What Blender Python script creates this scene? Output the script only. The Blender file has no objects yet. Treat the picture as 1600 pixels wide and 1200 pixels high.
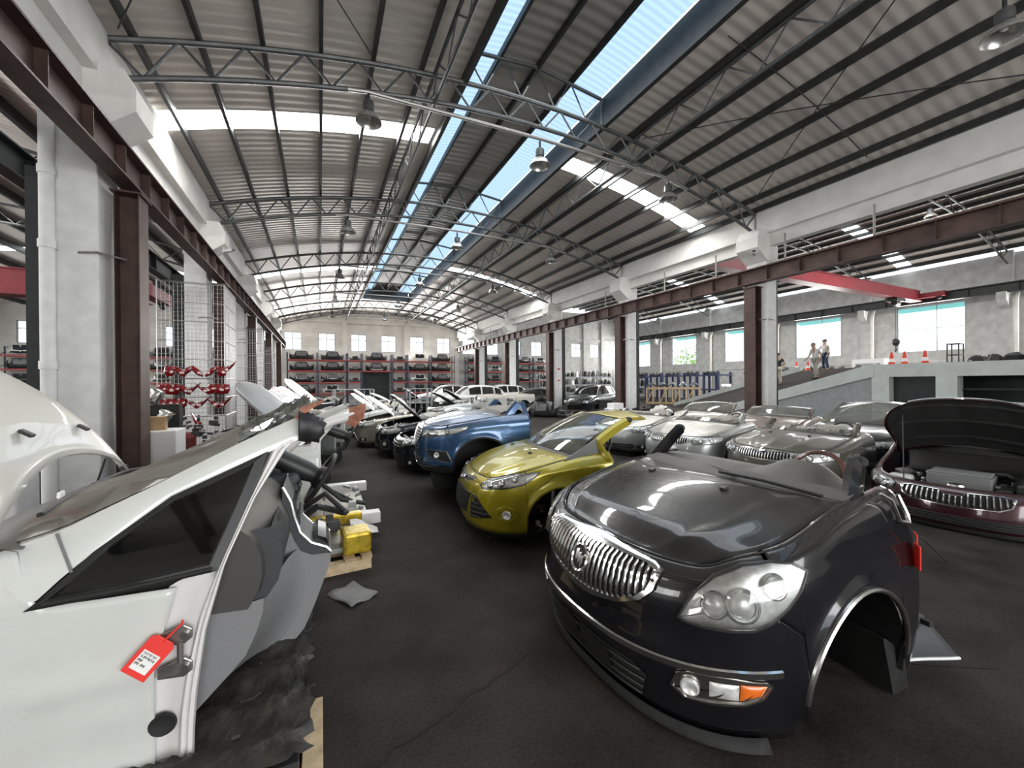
import bpy, bmesh, math, random
from math import sin, cos, pi, sqrt, atan2, radians, exp
from mathutils import Vector, Matrix
random.seed(7)
SC = bpy.context.scene
COL = SC.collection
# ---------------------------------------------------------------- camera, world, exposure
H = 1.85
cam_d = bpy.data.cameras.new('camera')
cam_d.sensor_width = 36.0
cam_d.lens = 36.0 * 630.0 / 1600.0
cam_d.clip_start = 0.02
cam_d.clip_end = 400
cam = bpy.data.objects.new('camera', cam_d)
COL.objects.link(cam)
cam.location = (0, 0, H)
YAW = radians(25.46)
cam.rotation_mode = 'XYZ'
cam.rotation_euler = (Matrix.Rotation(-YAW, 3, 'Z') @ Matrix.Rotation(radians(90 - 0.18), 3, 'X') @ Matrix.Rotation(radians(-0.4), 3, 'Z')).to_euler()
SC.camera = cam
W = bpy.data.worlds.new('sky')
SC.world = W
W.use_nodes = True
_bg = W.node_tree.nodes['Background']
_bg.inputs[0].default_value = (0.86, 0.93, 1.0, 1)
_bg.inputs[1].default_value = 1.6
SC.view_settings.view_transform = 'Standard'
SC.view_settings.look = 'None'
SC.view_settings.gamma = 1
SC.view_settings.use_curve_mapping = False
SC.view_settings.exposure = 0.75

def area(name, loc, rot, sx, sy, power, col=(1, 0.97, 0.93)):
    l = bpy.data.lights.new(name, 'AREA')
    l.shape = 'RECTANGLE'; l.size = sx; l.size_y = sy; l.energy = power; l.color = col
    o = bpy.data.objects.new(name, l); COL.objects.link(o)
    o.location = loc; o.rotation_euler = rot
    return o

# hall measures (metres). Y runs along the hall, X to the right, camera stands at X=0, Y=0
XL, XR = -3.4, 13.75           # column rows
BAY0, BAY = 8.85, 6.72
COLY = [BAY0 + BAY * k for k in range(-1, 5)]
YF, YB = 42.45, -9.0           # far wall, unseen end with an added opening behind the camera
XW, XO = -22.0, 36.8           # outer walls
RC, RH = 5.1, 8.45             # centre and half width of the main vault
def zroof(x): return H + 7.2 - 1.37 * ((x - RC) / RH) ** 2
def zroof_r(x): return H + 9.6 - 2.0 * ((x - 25.4) / 11.4) ** 2
def zroof_l(x): return H + 7.3 - 1.7 * ((x + 12.8) / 9.2) ** 2

# daylight through roof lights and windows, plus two added fills at unseen walls
SKY = (1, 0.985, 0.96)
SKYL_L = ((11.1, 11.85), (25.7, 26.4)); SKYL_R = ((10.7, 11.4), (23.9, 24.6))
for (x0, x1, SK_) in ((-3.2, 3.0, SKYL_L), (7.15, 13.2, SKYL_R)):
    for (y0, y1) in SK_:
        xm = (x0 + x1) / 2; sl = atan2(zroof(x1) - zroof(x0), x1 - x0)
        area('roof_daylight', (xm, (y0+y1)/2, zroof(xm) - 0.10), (0, -sl, 0), x1 - x0 - .1, 0.72, 260, SKY)
area('added_rear_fill', (4.0, YB + 0.3, 3.2), (radians(-90), 0, pi), 11, 5.0, 640, SKY)  # added fill for the foreground, standing in a made-up rear opening
area('monitor_daylight', (5.0, 18, 9.2), (0, 0, 0), 3.2, 34, 520, (0.93, 0.97, 1))
area('left_bay_daylight', (-12, 14, 8.3), (0, 0, 0), 3, 26, 700, SKY)
area('right_bay_daylight', (25, 16, 10.3), (0, 0, 0), 3, 30, 1500, SKY)
area('end_window_daylight', (5, YF - .4, 5.9), (radians(-90), 0, 0), 16, 1.5, 1100, SKY)
area('added_left_fill', (XW + .4, 14, 4.0), (0, radians(-90), 0), 3.0, 40, 1800, SKY)  # added fill to brighten the ceiling, set at invented openings

# ---------------------------------------------------------------- mesh helpers
class MB:
    """collects shapes into one mesh"""
    def __init__(s): s.v = []; s.f = []
    def add(s, vs, fs):
        n = len(s.v); s.v.extend([tuple(p) for p in vs]); s.f.extend([tuple(i + n for i in f) for f in fs]); return s
    def box(s, a, b):
        x0, y0, z0 = a; x1, y1, z1 = b
        return s.add([(x0,y0,z0),(x1,y0,z0),(x1,y1,z0),(x0,y1,z0),(x0,y0,z1),(x1,y0,z1),(x1,y1,z1),(x0,y1,z1)],
                     [(3,2,1,0),(4,5,6,7),(0,1,5,4),(1,2,6,5),(2,3,7,6),(3,0,4,7)])
    def bar(s, p, q, w, h, up=(0, 0, 1)):
        p = Vector(p); q = Vector(q); d = (q - p).normalized(); u = Vector(up)
        r = d.cross(u)
        if r.length < 1e-4: r = d.cross(Vector((0, 1, 0)))
        r.normalize(); u = r.cross(d)
        vs = []
        for c in (p, q):
            for (a, b) in ((-1, -1), (1, -1), (1, 1), (-1, 1)): vs.append(c + r * a * w / 2 + u * b * h / 2)
        return s.add(vs, [(0,1,2,3),(7,6,5,4),(0,4,5,1),(1,5,6,2),(2,6,7,3),(3,7,4,0)])
    def tube(s, pts, r, n=8, closed=False, cap=True):
        pts = [Vector(p) for p in pts]; m = len(pts)
        rad = r if isinstance(r, (list, tuple)) else [r] * m
        rings = []; ref = None
        for i in range(m):
            if closed: d = pts[(i + 1) % m] - pts[i - 1]
            else: d = pts[min(i + 1, m - 1)] - pts[max(i - 1, 0)]
            d.normalize()
            if ref is None:
                ref = d.cross(Vector((0, 0, 1)))
                if ref.length < .1: ref = d.cross(Vector((0, 1, 0)))
            ref = ref - d * ref.dot(d); ref.normalize()
            b = d.cross(ref)
            rings.append([pts[i] + (ref * cos(2*pi*k/n) + b * sin(2*pi*k/n)) * rad[i] for k in range(n)])
        vs = [p for R in rings for p in R]; fs = []
        for i in range(m if closed else m - 1):
            j = (i + 1) % m
            for k in range(n): fs.append((i*n+k, i*n+(k+1)%n, j*n+(k+1)%n, j*n+k))
        if cap and not closed:
            fs.append(tuple(range(n))[::-1]); fs.append(tuple((m-1)*n+k for k in range(n)))
        return s.add(vs, fs)
    def prism(s, poly, off):
        off = Vector(off); n = len(poly)
        vs = [Vector(p) for p in poly] + [Vector(p) + off for p in poly]
        return s.add(vs, [tuple(range(n))[::-1], tuple(range(n, 2*n))] + [(i, (i+1)%n, n+(i+1)%n, n+i) for i in range(n)])
    def grid(s, rows, closed=False):
        m = len(rows); n = len(rows[0]); fs = []
        for i in range(m - 1):
            for j in range(n if closed else n - 1):
                k = (j + 1) % n
                fs.append((i*n+j, i*n+k, (i+1)*n+k, (i+1)*n+j))
        return s.add([p for r in rows for p in r], fs)
    def lathe(s, prof, c=(0, 0, 0), n=16, axis='z'):
        rows = []
        for (r, h) in prof:
            ring = []
            for k in range(n):
                a = 2*pi*k/n; p = (r*cos(a), r*sin(a), h)
                if axis == 'y': p = (p[0], p[2], p[1])
                if axis == 'x': p = (p[2], p[0], p[1])
                ring.append((c[0]+p[0], c[1]+p[1], c[2]+p[2]))
            rows.append(ring)
        return s.grid(rows, True)
    def ball(s, c, rx, ry=None, rz=None, n=10, m=6):
        ry = ry or rx; rz = rz or rx
        rows = []
        for i in range(m + 1):
            t = -pi/2 + pi*i/m
            rows.append([(c[0]+rx*cos(t)*cos(2*pi*k/n), c[1]+ry*cos(t)*sin(2*pi*k/n), c[2]+rz*sin(t)) for k in range(n)])
        return s.grid(rows, True)
    def build(s, name, mat, parent=None, smooth=False, bevel=0, solid=0, fix=True, sub=0, angle=40):
        me = bpy.data.meshes.new(name)
        me.from_pydata(s.v, [], s.f)
        if fix or smooth:
            bm = bmesh.new(); bm.from_mesh(me)
            if smooth: bmesh.ops.remove_doubles(bm, verts=bm.verts, dist=1e-5)
            if fix: bmesh.ops.recalc_face_normals(bm, faces=bm.faces)
            if smooth:
                ca = radians(angle)
                for f in bm.faces: f.smooth = True
                for e in bm.edges:
                    if len(e.link_faces) == 2 and e.calc_face_angle(0) > ca: e.smooth = False
            bm.to_mesh(me); bm.free()
        me.materials.append(MAT[mat] if isinstance(mat, str) else mat)
        o = bpy.data.objects.new(name, me); COL.objects.link(o)
        if parent: o.parent = parent
        if sub:
            md = o.modifiers.new('sub', 'SUBSURF'); md.levels = md.render_levels = sub
        if solid:
            md = o.modifiers.new('solid', 'SOLIDIFY'); md.thickness = abs(solid); md.offset = -1 if solid > 0 else 1
        if bevel:
            md = o.modifiers.new('bevel', 'BEVEL'); md.width = bevel; md.segments = 2; md.limit_method = 'ANGLE'
        return o

USED = {}
def tag(o, label=None, cat=None, group=None, kind=None):
    if label:
        if label in USED: print('DUPLABEL', label)
        USED[label] = 1
        o['label'] = label
    if cat: o['category'] = cat
    if group: o['group'] = group
    if kind: o['kind'] = kind
    return o
def thing(name, label, cat, loc=(0, 0, 0), rz=0, group=None):
    o = bpy.data.objects.new(name, None); COL.objects.link(o)
    o.empty_display_size = .2
    o.location = loc; o.rotation_euler = (0, 0, rz)
    return tag(o, label, cat, group)
def struct(o, label=None):
    o['kind'] = 'structure'
    if label: o['label'] = label
    return o
def dup(root, loc, rz, label, group=None):
    r = root.copy(); COL.objects.link(r); r.location = loc; r.rotation_euler = (0, 0, rz)
    if 'label' in r: del r['label']
    tag(r, label)
    if group: r['group'] = group
    for ch in root.children:
        c = ch.copy(); COL.objects.link(c); c.parent = r
        for g in ch.children:
            d = g.copy(); COL.objects.link(d); d.parent = c
    return r
ORD = ['first', 'second', 'third', 'fourth', 'fifth', 'sixth', 'seventh', 'eighth', 'ninth', 'tenth', 'eleventh', 'twelfth', 'thirteenth', 'fourteenth', 'fifteenth', 'sixteenth', 'seventeenth', 'eighteenth', 'nineteenth', 'twentieth', 'twenty-first', 'twenty-second', 'twenty-third', 'twenty-fourth']

# ---------------------------------------------------------------- materials
MAT = {}
def mat(name, col, rough=.6, metal=0, noise=0, nscale=6, coat=0, bump=0, bscale=60, spec=.5, dust=0, dustcol=(.36, .32, .27), emit=None, alpha=1):
    m = bpy.data.materials.new(name); m.use_nodes = True; nt = m.node_tree; b = nt.nodes['Principled BSDF']
    b.inputs['Base Color'].default_value = (*col, 1); b.inputs['Roughness'].default_value = rough; b.inputs['Metallic'].default_value = metal
    b.inputs['Specular IOR Level'].default_value = spec
    if coat: b.inputs['Coat Weight'].default_value = coat; b.inputs['Coat Roughness'].default_value = .04
    L = nt.links.new
    tc = nt.nodes.new('ShaderNodeTexCoord')
    colout = None
    if noise:
        n = nt.nodes.new('ShaderNodeTexNoise'); n.inputs['Scale'].default_value = nscale; n.inputs['Detail'].default_value = 6
        L(tc.outputs['Object'], n.inputs['Vector'])
        r = nt.nodes.new('ShaderNodeValToRGB')
        r.color_ramp.elements[0].position = .3; r.color_ramp.elements[1].position = .7
        r.color_ramp.elements[0].color = (*[max(0, c * (1 - noise)) for c in col], 1)
        r.color_ramp.elements[1].color = (*[min(1, c * (1 + noise)) for c in col], 1)
        L(n.outputs['Fac'], r.inputs[0]); colout = r.outputs[0]
    if dust:   # settled dust on faces that point up
        g = nt.nodes.new('ShaderNodeNewGeometry'); sx = nt.nodes.new('ShaderNodeSeparateXYZ'); L(g.outputs['Normal'], sx.inputs[0])
        n2 = nt.nodes.new('ShaderNodeTexNoise'); n2.inputs['Scale'].default_value = 3; n2.inputs['Detail'].default_value = 8; L(tc.outputs['Object'], n2.inputs['Vector'])
        mr = nt.nodes.new('ShaderNodeMapRange'); mr.inputs[1].default_value = .35; mr.inputs[2].default_value = 1; mr.inputs[3].default_value = 0; mr.inputs[4].default_value = dust
        L(sx.outputs[2], mr.inputs[0])
        mm = nt.nodes.new('ShaderNodeMath'); mm.operation = 'MULTIPLY'
        mr2 = nt.nodes.new('ShaderNodeMapRange'); mr2.inputs[1].default_value = .3; mr2.inputs[2].default_value = .75; mr2.inputs[3].default_value = .55; mr2.inputs[4].default_value = 1.1
        L(n2.outputs['Fac'], mr2.inputs[0]); L(mr.outputs[0], mm.inputs[0]); L(mr2.outputs[0], mm.inputs[1])
        mx = nt.nodes.new('ShaderNodeMix'); mx.data_type = 'RGBA'
        L(mm.outputs[0], mx.inputs[0])
        if colout: L(colout, mx.inputs[6])
        else: mx.inputs[6].default_value = (*col, 1)
        mx.inputs[7].default_value = (*dustcol, 1); colout = mx.outputs[2]
        rr = nt.nodes.new('ShaderNodeMapRange'); rr.inputs[3].default_value = rough; rr.inputs[4].default_value = .55
        L(mm.outputs[0], rr.inputs[0]); L(rr.outputs[0], b.inputs['Roughness'])
        if coat:
            cr = nt.nodes.new('ShaderNodeMapRange'); cr.inputs[2].default_value = .75; cr.inputs[3].default_value = coat; cr.inputs[4].default_value = .06
            L(mm.outputs[0], cr.inputs[0]); L(cr.outputs[0], b.inputs['Coat Weight'])
    if colout: L(colout, b.inputs['Base Color'])
    if bump:
        n = nt.nodes.new('ShaderNodeTexNoise'); n.inputs['Scale'].default_value = bscale; n.inputs['Detail'].default_value = 4
        L(tc.outputs['Object'], n.inputs['Vector'])
        bp = nt.nodes.new('ShaderNodeBump'); bp.inputs['Strength'].default_value = bump; bp.inputs['Distance'].default_value = .01
        L(n.outputs['Fac'], bp.inputs['Height']); L(bp.outputs[0], b.inputs['Normal'])
    if emit: b.inputs['Emission Color'].default_value = (*emit[:3], 1); b.inputs['Emission Strength'].default_value = emit[3]
    MAT[name] = m
    return m
def glass(name, tint, refl=.12, dirt=0, dirtcol=(.3, .29, .26)):
    """thin pane: clear with a tint, a mirror sheen and a film of dust"""
    m = bpy.data.materials.new(name); m.use_nodes = True; nt = m.node_tree; nt.nodes.clear(); L = nt.links.new
    out = nt.nodes.new('ShaderNodeOutputMaterial'); tr = nt.nodes.new('ShaderNodeBsdfTransparent'); tr.inputs[0].default_value = (*tint, 1)
    gl = nt.nodes.new('ShaderNodeBsdfGlossy'); gl.inputs['Roughness'].default_value = .03
    fr = nt.nodes.new('ShaderNodeFresnel'); fr.inputs[0].default_value = 1.5
    ad = nt.nodes.new('ShaderNodeMath'); ad.inputs[1].default_value = refl - .04
    L(fr.outputs[0], ad.inputs[0]); ad.use_clamp = True
    mx = nt.nodes.new('ShaderNodeMixShader'); L(ad.outputs[0], mx.inputs[0]); L(tr.outputs[0], mx.inputs[1]); L(gl.outputs[0], mx.inputs[2])
    last = mx.outputs[0]
    if dirt:
        df = nt.nodes.new('ShaderNodeBsdfDiffuse'); df.inputs[0].default_value = (*dirtcol, 1)
        tc = nt.nodes.new('ShaderNodeTexCoord'); n = nt.nodes.new('ShaderNodeTexNoise'); n.inputs['Scale'].default_value = 4; n.inputs['Detail'].default_value = 8
        L(tc.outputs['Object'], n.inputs['Vector'])
        mr = nt.nodes.new('ShaderNodeMapRange'); mr.inputs[1].default_value = .3; mr.inputs[2].default_value = .7
        mr.inputs[3].default_value = dirt * .7; mr.inputs[4].default_value = min(1, dirt * 1.25); L(n.outputs['Fac'], mr.inputs[0])
        m2 = nt.nodes.new('ShaderNodeMixShader'); L(mr.outputs[0], m2.inputs[0]); L(last, m2.inputs[1]); L(df.outputs[0], m2.inputs[2]); last = m2.outputs[0]
    L(last, out.inputs[0]); MAT[name] = m
def sheet(name, col, pitch, axis, depth=.6, rough=.45, metal=0, stain=0, trans=0):
    """corrugated sheeting: waves along one axis"""
    m = mat(name, col, rough, metal, noise=.10 + stain, nscale=.7); nt = m.node_tree; L = nt.links.new; b = nt.nodes['Principled BSDF']
    tc = nt.nodes.new('ShaderNodeTexCoord'); w = nt.nodes.new('ShaderNodeTexWave'); w.wave_type = 'BANDS'; w.bands_direction = axis
    w.inputs['Scale'].default_value = 1 / pitch * .3183 * pi / 10 * 10 / pi; w.inputs['Distortion'].default_value = .12; w.inputs['Detail'].default_value = 1
    w.inputs['Detail Scale'].default_value = .3
    L(tc.outputs['Object'], w.inputs[0])
    bp = nt.nodes.new('ShaderNodeBump'); bp.inputs['Strength'].default_value = depth; bp.inputs['Distance'].default_value = .04
    L(w.outputs['Fac'], bp.inputs['Height']); L(bp.outputs[0], b.inputs['Normal'])
    if trans:
        b.inputs['Emission Color'].default_value = (*col, 1)
    return m
# floor: worn dark concrete with stains
def floor_mat():
    m = mat('floor', (.036, .031, .028), .85, noise=.26, nscale=.35, spec=.10); nt = m.node_tree; L = nt.links.new; b = nt.nodes['Principled BSDF']
    tc = nt.nodes.new('ShaderNodeTexCoord')
    n1 = nt.nodes.new('ShaderNodeTexNoise'); n1.inputs['Scale'].default_value = 2.3; n1.inputs['Detail'].default_value = 10; L(tc.outputs['Object'], n1.inputs['Vector'])
    n2 = nt.nodes.new('ShaderNodeTexNoise'); n2.inputs['Scale'].default_value = 55; n2.inputs['Detail'].default_value = 5; L(tc.outputs['Object'], n2.inputs['Vector'])
    src = b.inputs['Base Color'].links[0].from_socket
    mr = nt.nodes.new('ShaderNodeMapRange'); mr.inputs[1].default_value = .3; mr.inputs[2].default_value = .7; mr.inputs[3].default_value = .6; mr.inputs[4].default_value = 1.35; L(n1.outputs['Fac'], mr.inputs[0])
    mr2 = nt.nodes.new('ShaderNodeMapRange'); mr2.inputs[1].default_value = .3; mr2.inputs[2].default_value = .7; mr2.inputs[3].default_value = .75; mr2.inputs[4].default_value = 1.25; L(n2.outputs['Fac'], mr2.inputs[0])
    mu = nt.nodes.new('ShaderNodeMath'); mu.operation = 'MULTIPLY'; L(mr.outputs[0], mu.inputs[0]); L(mr2.outputs[0], mu.inputs[1])
    mx = nt.nodes.new('ShaderNodeVectorMath'); mx.operation = 'SCALE'; L(src, mx.inputs[0]); L(mu.outputs[0], mx.inputs[3])
    L(mx.outputs[0], b.inputs['Base Color'])
    rr = nt.nodes.new('ShaderNodeMapRange'); rr.inputs[1].default_value = .3; rr.inputs[2].default_value = .7; rr.inputs[3].default_value = .7; rr.inputs[4].default_value = .95; L(n1.outputs['Fac'], rr.inputs[0]); L(rr.outputs[0], b.inputs['Roughness'])
    bp = nt.nodes.new('ShaderNodeBump'); bp.inputs['Strength'].default_value = .35; bp.inputs['Distance'].default_value = .006; L(n2.outputs['Fac'], bp.inputs['Height']); L(bp.outputs[0], b.inputs['Normal'])
floor_mat()
mat('crack', (.012, .011, .01), .9)
mat('joint', (.16, .12, .08), .8, noise=.3, nscale=9)
mat('wall_white', (.80, .775, .73), .85, noise=.10, nscale=1.2)
mat('wall_grey', (.58, .58, .56), .9, noise=.16, nscale=2.2)
mat('concrete_white', (.74, .73, .70), .8, noise=.07, nscale=2.5)
mat('plaster', (.70, .70, .69), .8, noise=.08, nscale=5, bump=.1, bscale=30)
mat('platform_side', (.30, .32, .32), .85, noise=.1)
mat('platform_paint', (.55, .59, .56), .8, noise=.08, nscale=3)
mat('roof_foil', (.33, .30, .275), .5, .12, noise=.12, nscale=.8)
sheet('roof_sheet', (.70, .65, .60), .26, 'Y', .34, .42, .25)
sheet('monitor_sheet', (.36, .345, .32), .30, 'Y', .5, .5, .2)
mat('steel_dark', (.04, .042, .042), .5, .3, noise=.25, nscale=4)
mat('steel_grey', (.10, .105, .105), .45, .4, noise=.25, nscale=4)
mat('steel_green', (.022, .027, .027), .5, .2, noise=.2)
mat('pipe_grey', (.32, .31, .29), .4, .5)
mat('rust_brown', (.072, .040, .032), .55, .2, noise=.35, nscale=3)
mat('rust_edge', (.16, .085, .055), .6, .1, noise=.35, nscale=5)
mat('crane_red', (.27, .022, .032), .45, noise=.15, nscale=3)
mat('yellow_stripe', (.62, .42, .02), .5)
mat('window_frame', (.45, .46, .46), .5, .2)
glass('window_glass', (.95, .97, 1), .08)
mat('teal', (.10, .42, .38), .6)
mat('outside_white', (.8, .8, .8), .8)
mat('outside_green', (.22, .36, .08), .9, noise=.5, nscale=8)
mat('rack_red', (.42, .06, .05), .5, noise=.15)
mat('rack_blue', (.04, .05, .09), .5, noise=.15)
mat('rack_grey', (.36, .37, .38), .5, .3, noise=.1)
mat('blue_steel', (.02, .032, .09), .5, .1)
mat('black_plastic', (.014, .014, .014), .45, noise=.3, nscale=8)
mat('grey_plastic', (.17, .17, .17), .55, noise=.08, nscale=10)
mat('soft_grey', (.20, .20, .205), .6, bump=.25, bscale=260)
mat('dash_dark', (.035, .038, .042), .55, bump=.25, bscale=260)
mat('dusty_black', (.018, .018, .018), .5, dust=.75, dustcol=(.16, .145, .125), noise=.2)
mat('dusty_dash', (.05, .048, .045), .6, dust=.9, dustcol=(.30, .27, .23))
mat('rubber', (.012, .012, .012), .75, noise=.3, nscale=12)
mat('chrome', (.78, .78, .77), .14, 1)
mat('chrome_dull', (.55, .54, .52), .28, 1, noise=.15, nscale=20)
mat('steel_bare', (.34, .33, .31), .38, .9, noise=.3, nscale=14)
mat('alloy', (.55, .56, .57), .3, .9)
mat('lamp_reflector', (.82, .82, .80), .3, .45, noise=.22, nscale=26)
mat('lamp_dark', (.03, .03, .03), .3)
glass('lamp_lens', (.93, .94, .94), .12, .10, (.5, .5, .47))
glass('lamp_lens_dusty', (.9, .9, .88), .12, .25, (.5, .48, .43))
glass('car_glass', (.62, .70, .66), .16, .22, (.34, .34, .30))
glass('car_glass_dusty', (.45, .5, .47), .12, .5, (.22, .215, .19))
glass('van_glass', (.40, .44, .41), .12, .78, (.26, .245, .21))
glass('car_glass_dark', (.10, .12, .12), .16, .12, (.12, .12, .11))
glass('quarter_glass', (.12, .13, .13), .07, .05, (.05, .05, .05))
mat('amber', (.75, .16, .02), .25, coat=.5)
mat('tail_red', (.17, .003, .006), .14, coat=.8, noise=.25, nscale=14)
mat('tail_clear', (.75, .6, .58), .15, .4)
mat('tag_red', (.80, .035, .025), .45, noise=.06)
mat('tag_orange', (.80, .22, .04), .5)
mat('paper', (.85, .84, .82), .7)
mat('ink', (.03, .03, .03), .8)
mat('sign_red', (.55, .03, .03), .6)
mat('wood', (.46, .33, .19), .75, noise=.28, nscale=14)
mat('wood_pale', (.55, .42, .26), .75, noise=.25, nscale=12)
mat('card', (.38, .24, .13), .85, noise=.12)
mat('cone_red', (.75, .07, .03), .55)
mat('foam', (.85, .85, .84), .8)
mat('plastic_sheet', (.60, .58, .54), .4, noise=.1)
mat('tarp_blue', (.02, .08, .28), .5)
mat('burnt', (.035, .034, .036), .5, .5, noise=.7, nscale=11)
mat('rust_orange', (.30, .11, .06), .7, noise=.45, nscale=12)
mat('grime', (.028, .024, .02), .55, noise=.8, nscale=7, bump=1.0, bscale=22)
mat('engine_alloy', (.30, .30, .29), .42, .8, noise=.4, nscale=9, dust=.4)
mat('engine_red', (.18, .018, .02), .5, noise=.2)
mat('green_plastic', (.02, .028, .018), .5)
mat('foil_yellow', (.58, .42, .04), .3, .5, noise=.3, nscale=20)
mat('cable', (.02, .02, .02), .6)
mat('wire', (.40, .40, .40), .35, .7)
mat('skin', (.42, .26, .18), .6)
mat('hair', (.015, .013, .012), .7)
mat('shirt_white', (.62, .61, .58), .85, noise=.06)
mat('shirt_black', (.015, .016, .02), .85)
mat('jeans', (.03, .05, .09), .85, noise=.2)
mat('trousers_beige', (.52, .48, .38), .85, noise=.06)
mat('trousers_grey', (.34, .32, .28), .85, noise=.06)
mat('lamp_shade', (.50, .50, .48), .25, .7)
# car paints
mat('paint_black', (.008, .008, .010), .2, .0, coat=.9, spec=.2, dust=.30, dustcol=(.13, .12, .105), noise=.15)
mat('paint_yellow', (.40, .335, .012), .28, .45, coat=1, dust=.55, dustcol=(.27, .215, .07))
mat('paint_blue', (.035, .095, .20), .25, .5, coat=1, dust=.50, dustcol=(.30, .31, .32))
mat('paint_white', (.64, .65, .615), .32, coat=.8, noise=.03)
mat('paint_white_frame', (.70, .68, .67), .4, noise=.04, nscale=4)
mat('paint_white_dusty', (.62, .615, .57), .32, coat=.7, dust=1.0, dustcol=(.44, .395, .32), noise=.03)
mat('paint_silver_plain', (.20, .205, .205), .42, .5)
mat('paint_silver', (.42, .45, .44), .28, .6, coat=1, dust=.8, dustcol=(.50, .46, .40))
mat('paint_champagne', (.36, .34, .28), .3, .5, coat=1, dust=.5, dustcol=(.36, .32, .26))
mat('paint_taupe', (.15, .142, .122), .26, .5, coat=1, dust=.75, dustcol=(.105, .093, .078))
mat('paint_maroon', (.040, .010, .014), .22, .3, coat=1, dust=.4, dustcol=(.14, .12, .10))
mat('paint_brown', (.13, .09, .07), .3, .3, coat=1, dust=.7, dustcol=(.28, .24, .20))
mat('paint_red', (.30, .02, .03), .3, coat=.8)
mat('paint_navy', (.012, .016, .022), .22, .2, coat=1, dust=.35, dustcol=(.12, .12, .12))
mat('wood_dark', (.09, .03, .02), .3, coat=.8, noise=.3, nscale=20)
# ================================================================ SETTING
struct(MB().add([(XW,YB-3,0),(XO,YB-3,0),(XO,YF,0),(XW,YF,0)], [(0,1,2,3)]).build('floor', 'floor', fix=False), 'worn dark concrete floor of the hall')
# cracks and joints in the floor
def crack(pts, w, name='floor_crack', m='crack'):
    rows = []
    for i, (x, y) in enumerate(pts):
        a = pts[max(i-1,0)]; b = pts[min(i+1,len(pts)-1)]; d = Vector((b[0]-a[0], b[1]-a[1])).normalized()
        rows.append([(x - d.y*w/2, y + d.x*w/2, .003), (x + d.y*w/2, y - d.x*w/2, .003)])
    return struct(MB().grid(rows).build(name, m, fix=False))
def wander(a, b, n, amp, seed):
    r = random.Random(seed)
    return [(a[0]+(b[0]-a[0])*i/n + (r.uniform(-amp,amp) if 0<i<n else 0), a[1]+(b[1]-a[1])*i/n + (r.uniform(-amp,amp) if 0<i<n else 0)) for i in range(n+1)]
crack(wander((0.02,1.98),(1.3,2.45),16,.022,3), .02)
crack(wander((2.6,2.3),(6.5,1.6),26,.022,4), .014)
crack(wander((2.2,2.0),(3.9,1.0),14,.02,5), .010)
crack(wander((2.9,3.3),(6.2,2.2),20,.02,9), .008)
crack([(4.2,6.5),(4.4,42)], .05, 'floor_joint', 'joint')
for y in (7.6, 14.6, 21.6): crack(wander((-2,y),(13,y+.2),24,.02,int(y)), .012)

# far wall with its row of windows
def wall_holes(axis, c, u0, u1, z0, z1, holes, th, name, m, label):
    """a wall at constant Y (axis 'y') or X (axis 'x') with rectangular openings"""
    us = sorted({u0, u1, *[h[0] for h in holes], *[h[1] for h in holes]})
    mb = MB()
    P = (lambda u, w, z: (u, c + w, z)) if axis == 'y' else (lambda u, w, z: (c + w, u, z))
    def blk(a, b, za, zb):
        p = P(a, 0, za); q = P(b, th, zb)
        mb.box([min(p[i],q[i]) for i in range(3)], [max(p[i],q[i]) for i in range(3)])
    for a, b in zip(us, us[1:]):
        hs = sorted([h for h in holes if h[0] <= a + 1e-6 and h[1] >= b - 1e-6], key=lambda h: h[2])
        z = z0
        for h in hs: blk(a, b, z, h[2]); z = h[3]
        blk(a, b, z, z1)
    return struct(mb.build(name, m), label)
WZ0, WZ1 = 5.03, 6.72
fw = [(-2.97 + 2.862 * k, -2.97 + 2.862 * k + 1.45) for k in range(-6, 14)]
fw = [w for w in fw if w[1] < XO - .6]
gate = (3.72, 6.42, 0, 3.0)
wall_holes('y', YF, XW, XL, 0, 9.5, [(a, b, WZ0, WZ1) for a, b in fw if b < XL], .3, 'wall_far_left', 'wall_white', 'white end wall of the left bay')
wall_holes('y', YF, XL, XR, 0, 7.9, [(a, b, WZ0, WZ1) for a, b in fw if XL < a < XR - 1.4] , .3, 'wall_far', 'wall_white', 'white end wall of the main hall with a row of windows')
wall_holes('y', YF, XR, XO, 0, 10.6, [(a, b, WZ0, WZ1) for a, b in fw if a > XR], .3, 'wall_far_right', 'wall_grey', 'grey end wall of the right bay')
# gable above the main end wall, following the vault
struct(MB().prism([(XL, YF, 7.9), (XR, YF, 7.9)] + [(x, YF, max(7.91, zroof(x))) for x in [XR - (XR-XL)*i/24 for i in range(25)]], (0, .3, 0)).build('wall_gable', 'wall_white'), 'white gable under the vaulted roof')
struct(MB().box((XL, YF-.12, 7.75), (XR, YF, 8.05)).build('trim_1', 'wall_white'))
wn = 0
for a, b in fw:
    wn += 1
    w = bpy.data.objects.new('window_%d' % wn, None); COL.objects.link(w); w.location = ((a+b)/2, YF + .1, WZ0); struct(w, 'white-framed end wall window')
    hw = (b - a) / 2; hh = WZ1 - WZ0; f = MB()
    for x in (-hw + .03, 0, hw - .03): f.box((x-.03, -.03, 0), (x+.03, .03, hh))
    for z in (.03, hh*.66, hh-.03): f.box((-hw, -.03, z-.03), (hw, .03, z+.03))
    f.build('window_frame', 'window_frame', w)
    MB().box((-hw, -.005, 0), (hw, .005, hh)).build('window_pane', 'window_glass', w)
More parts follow.
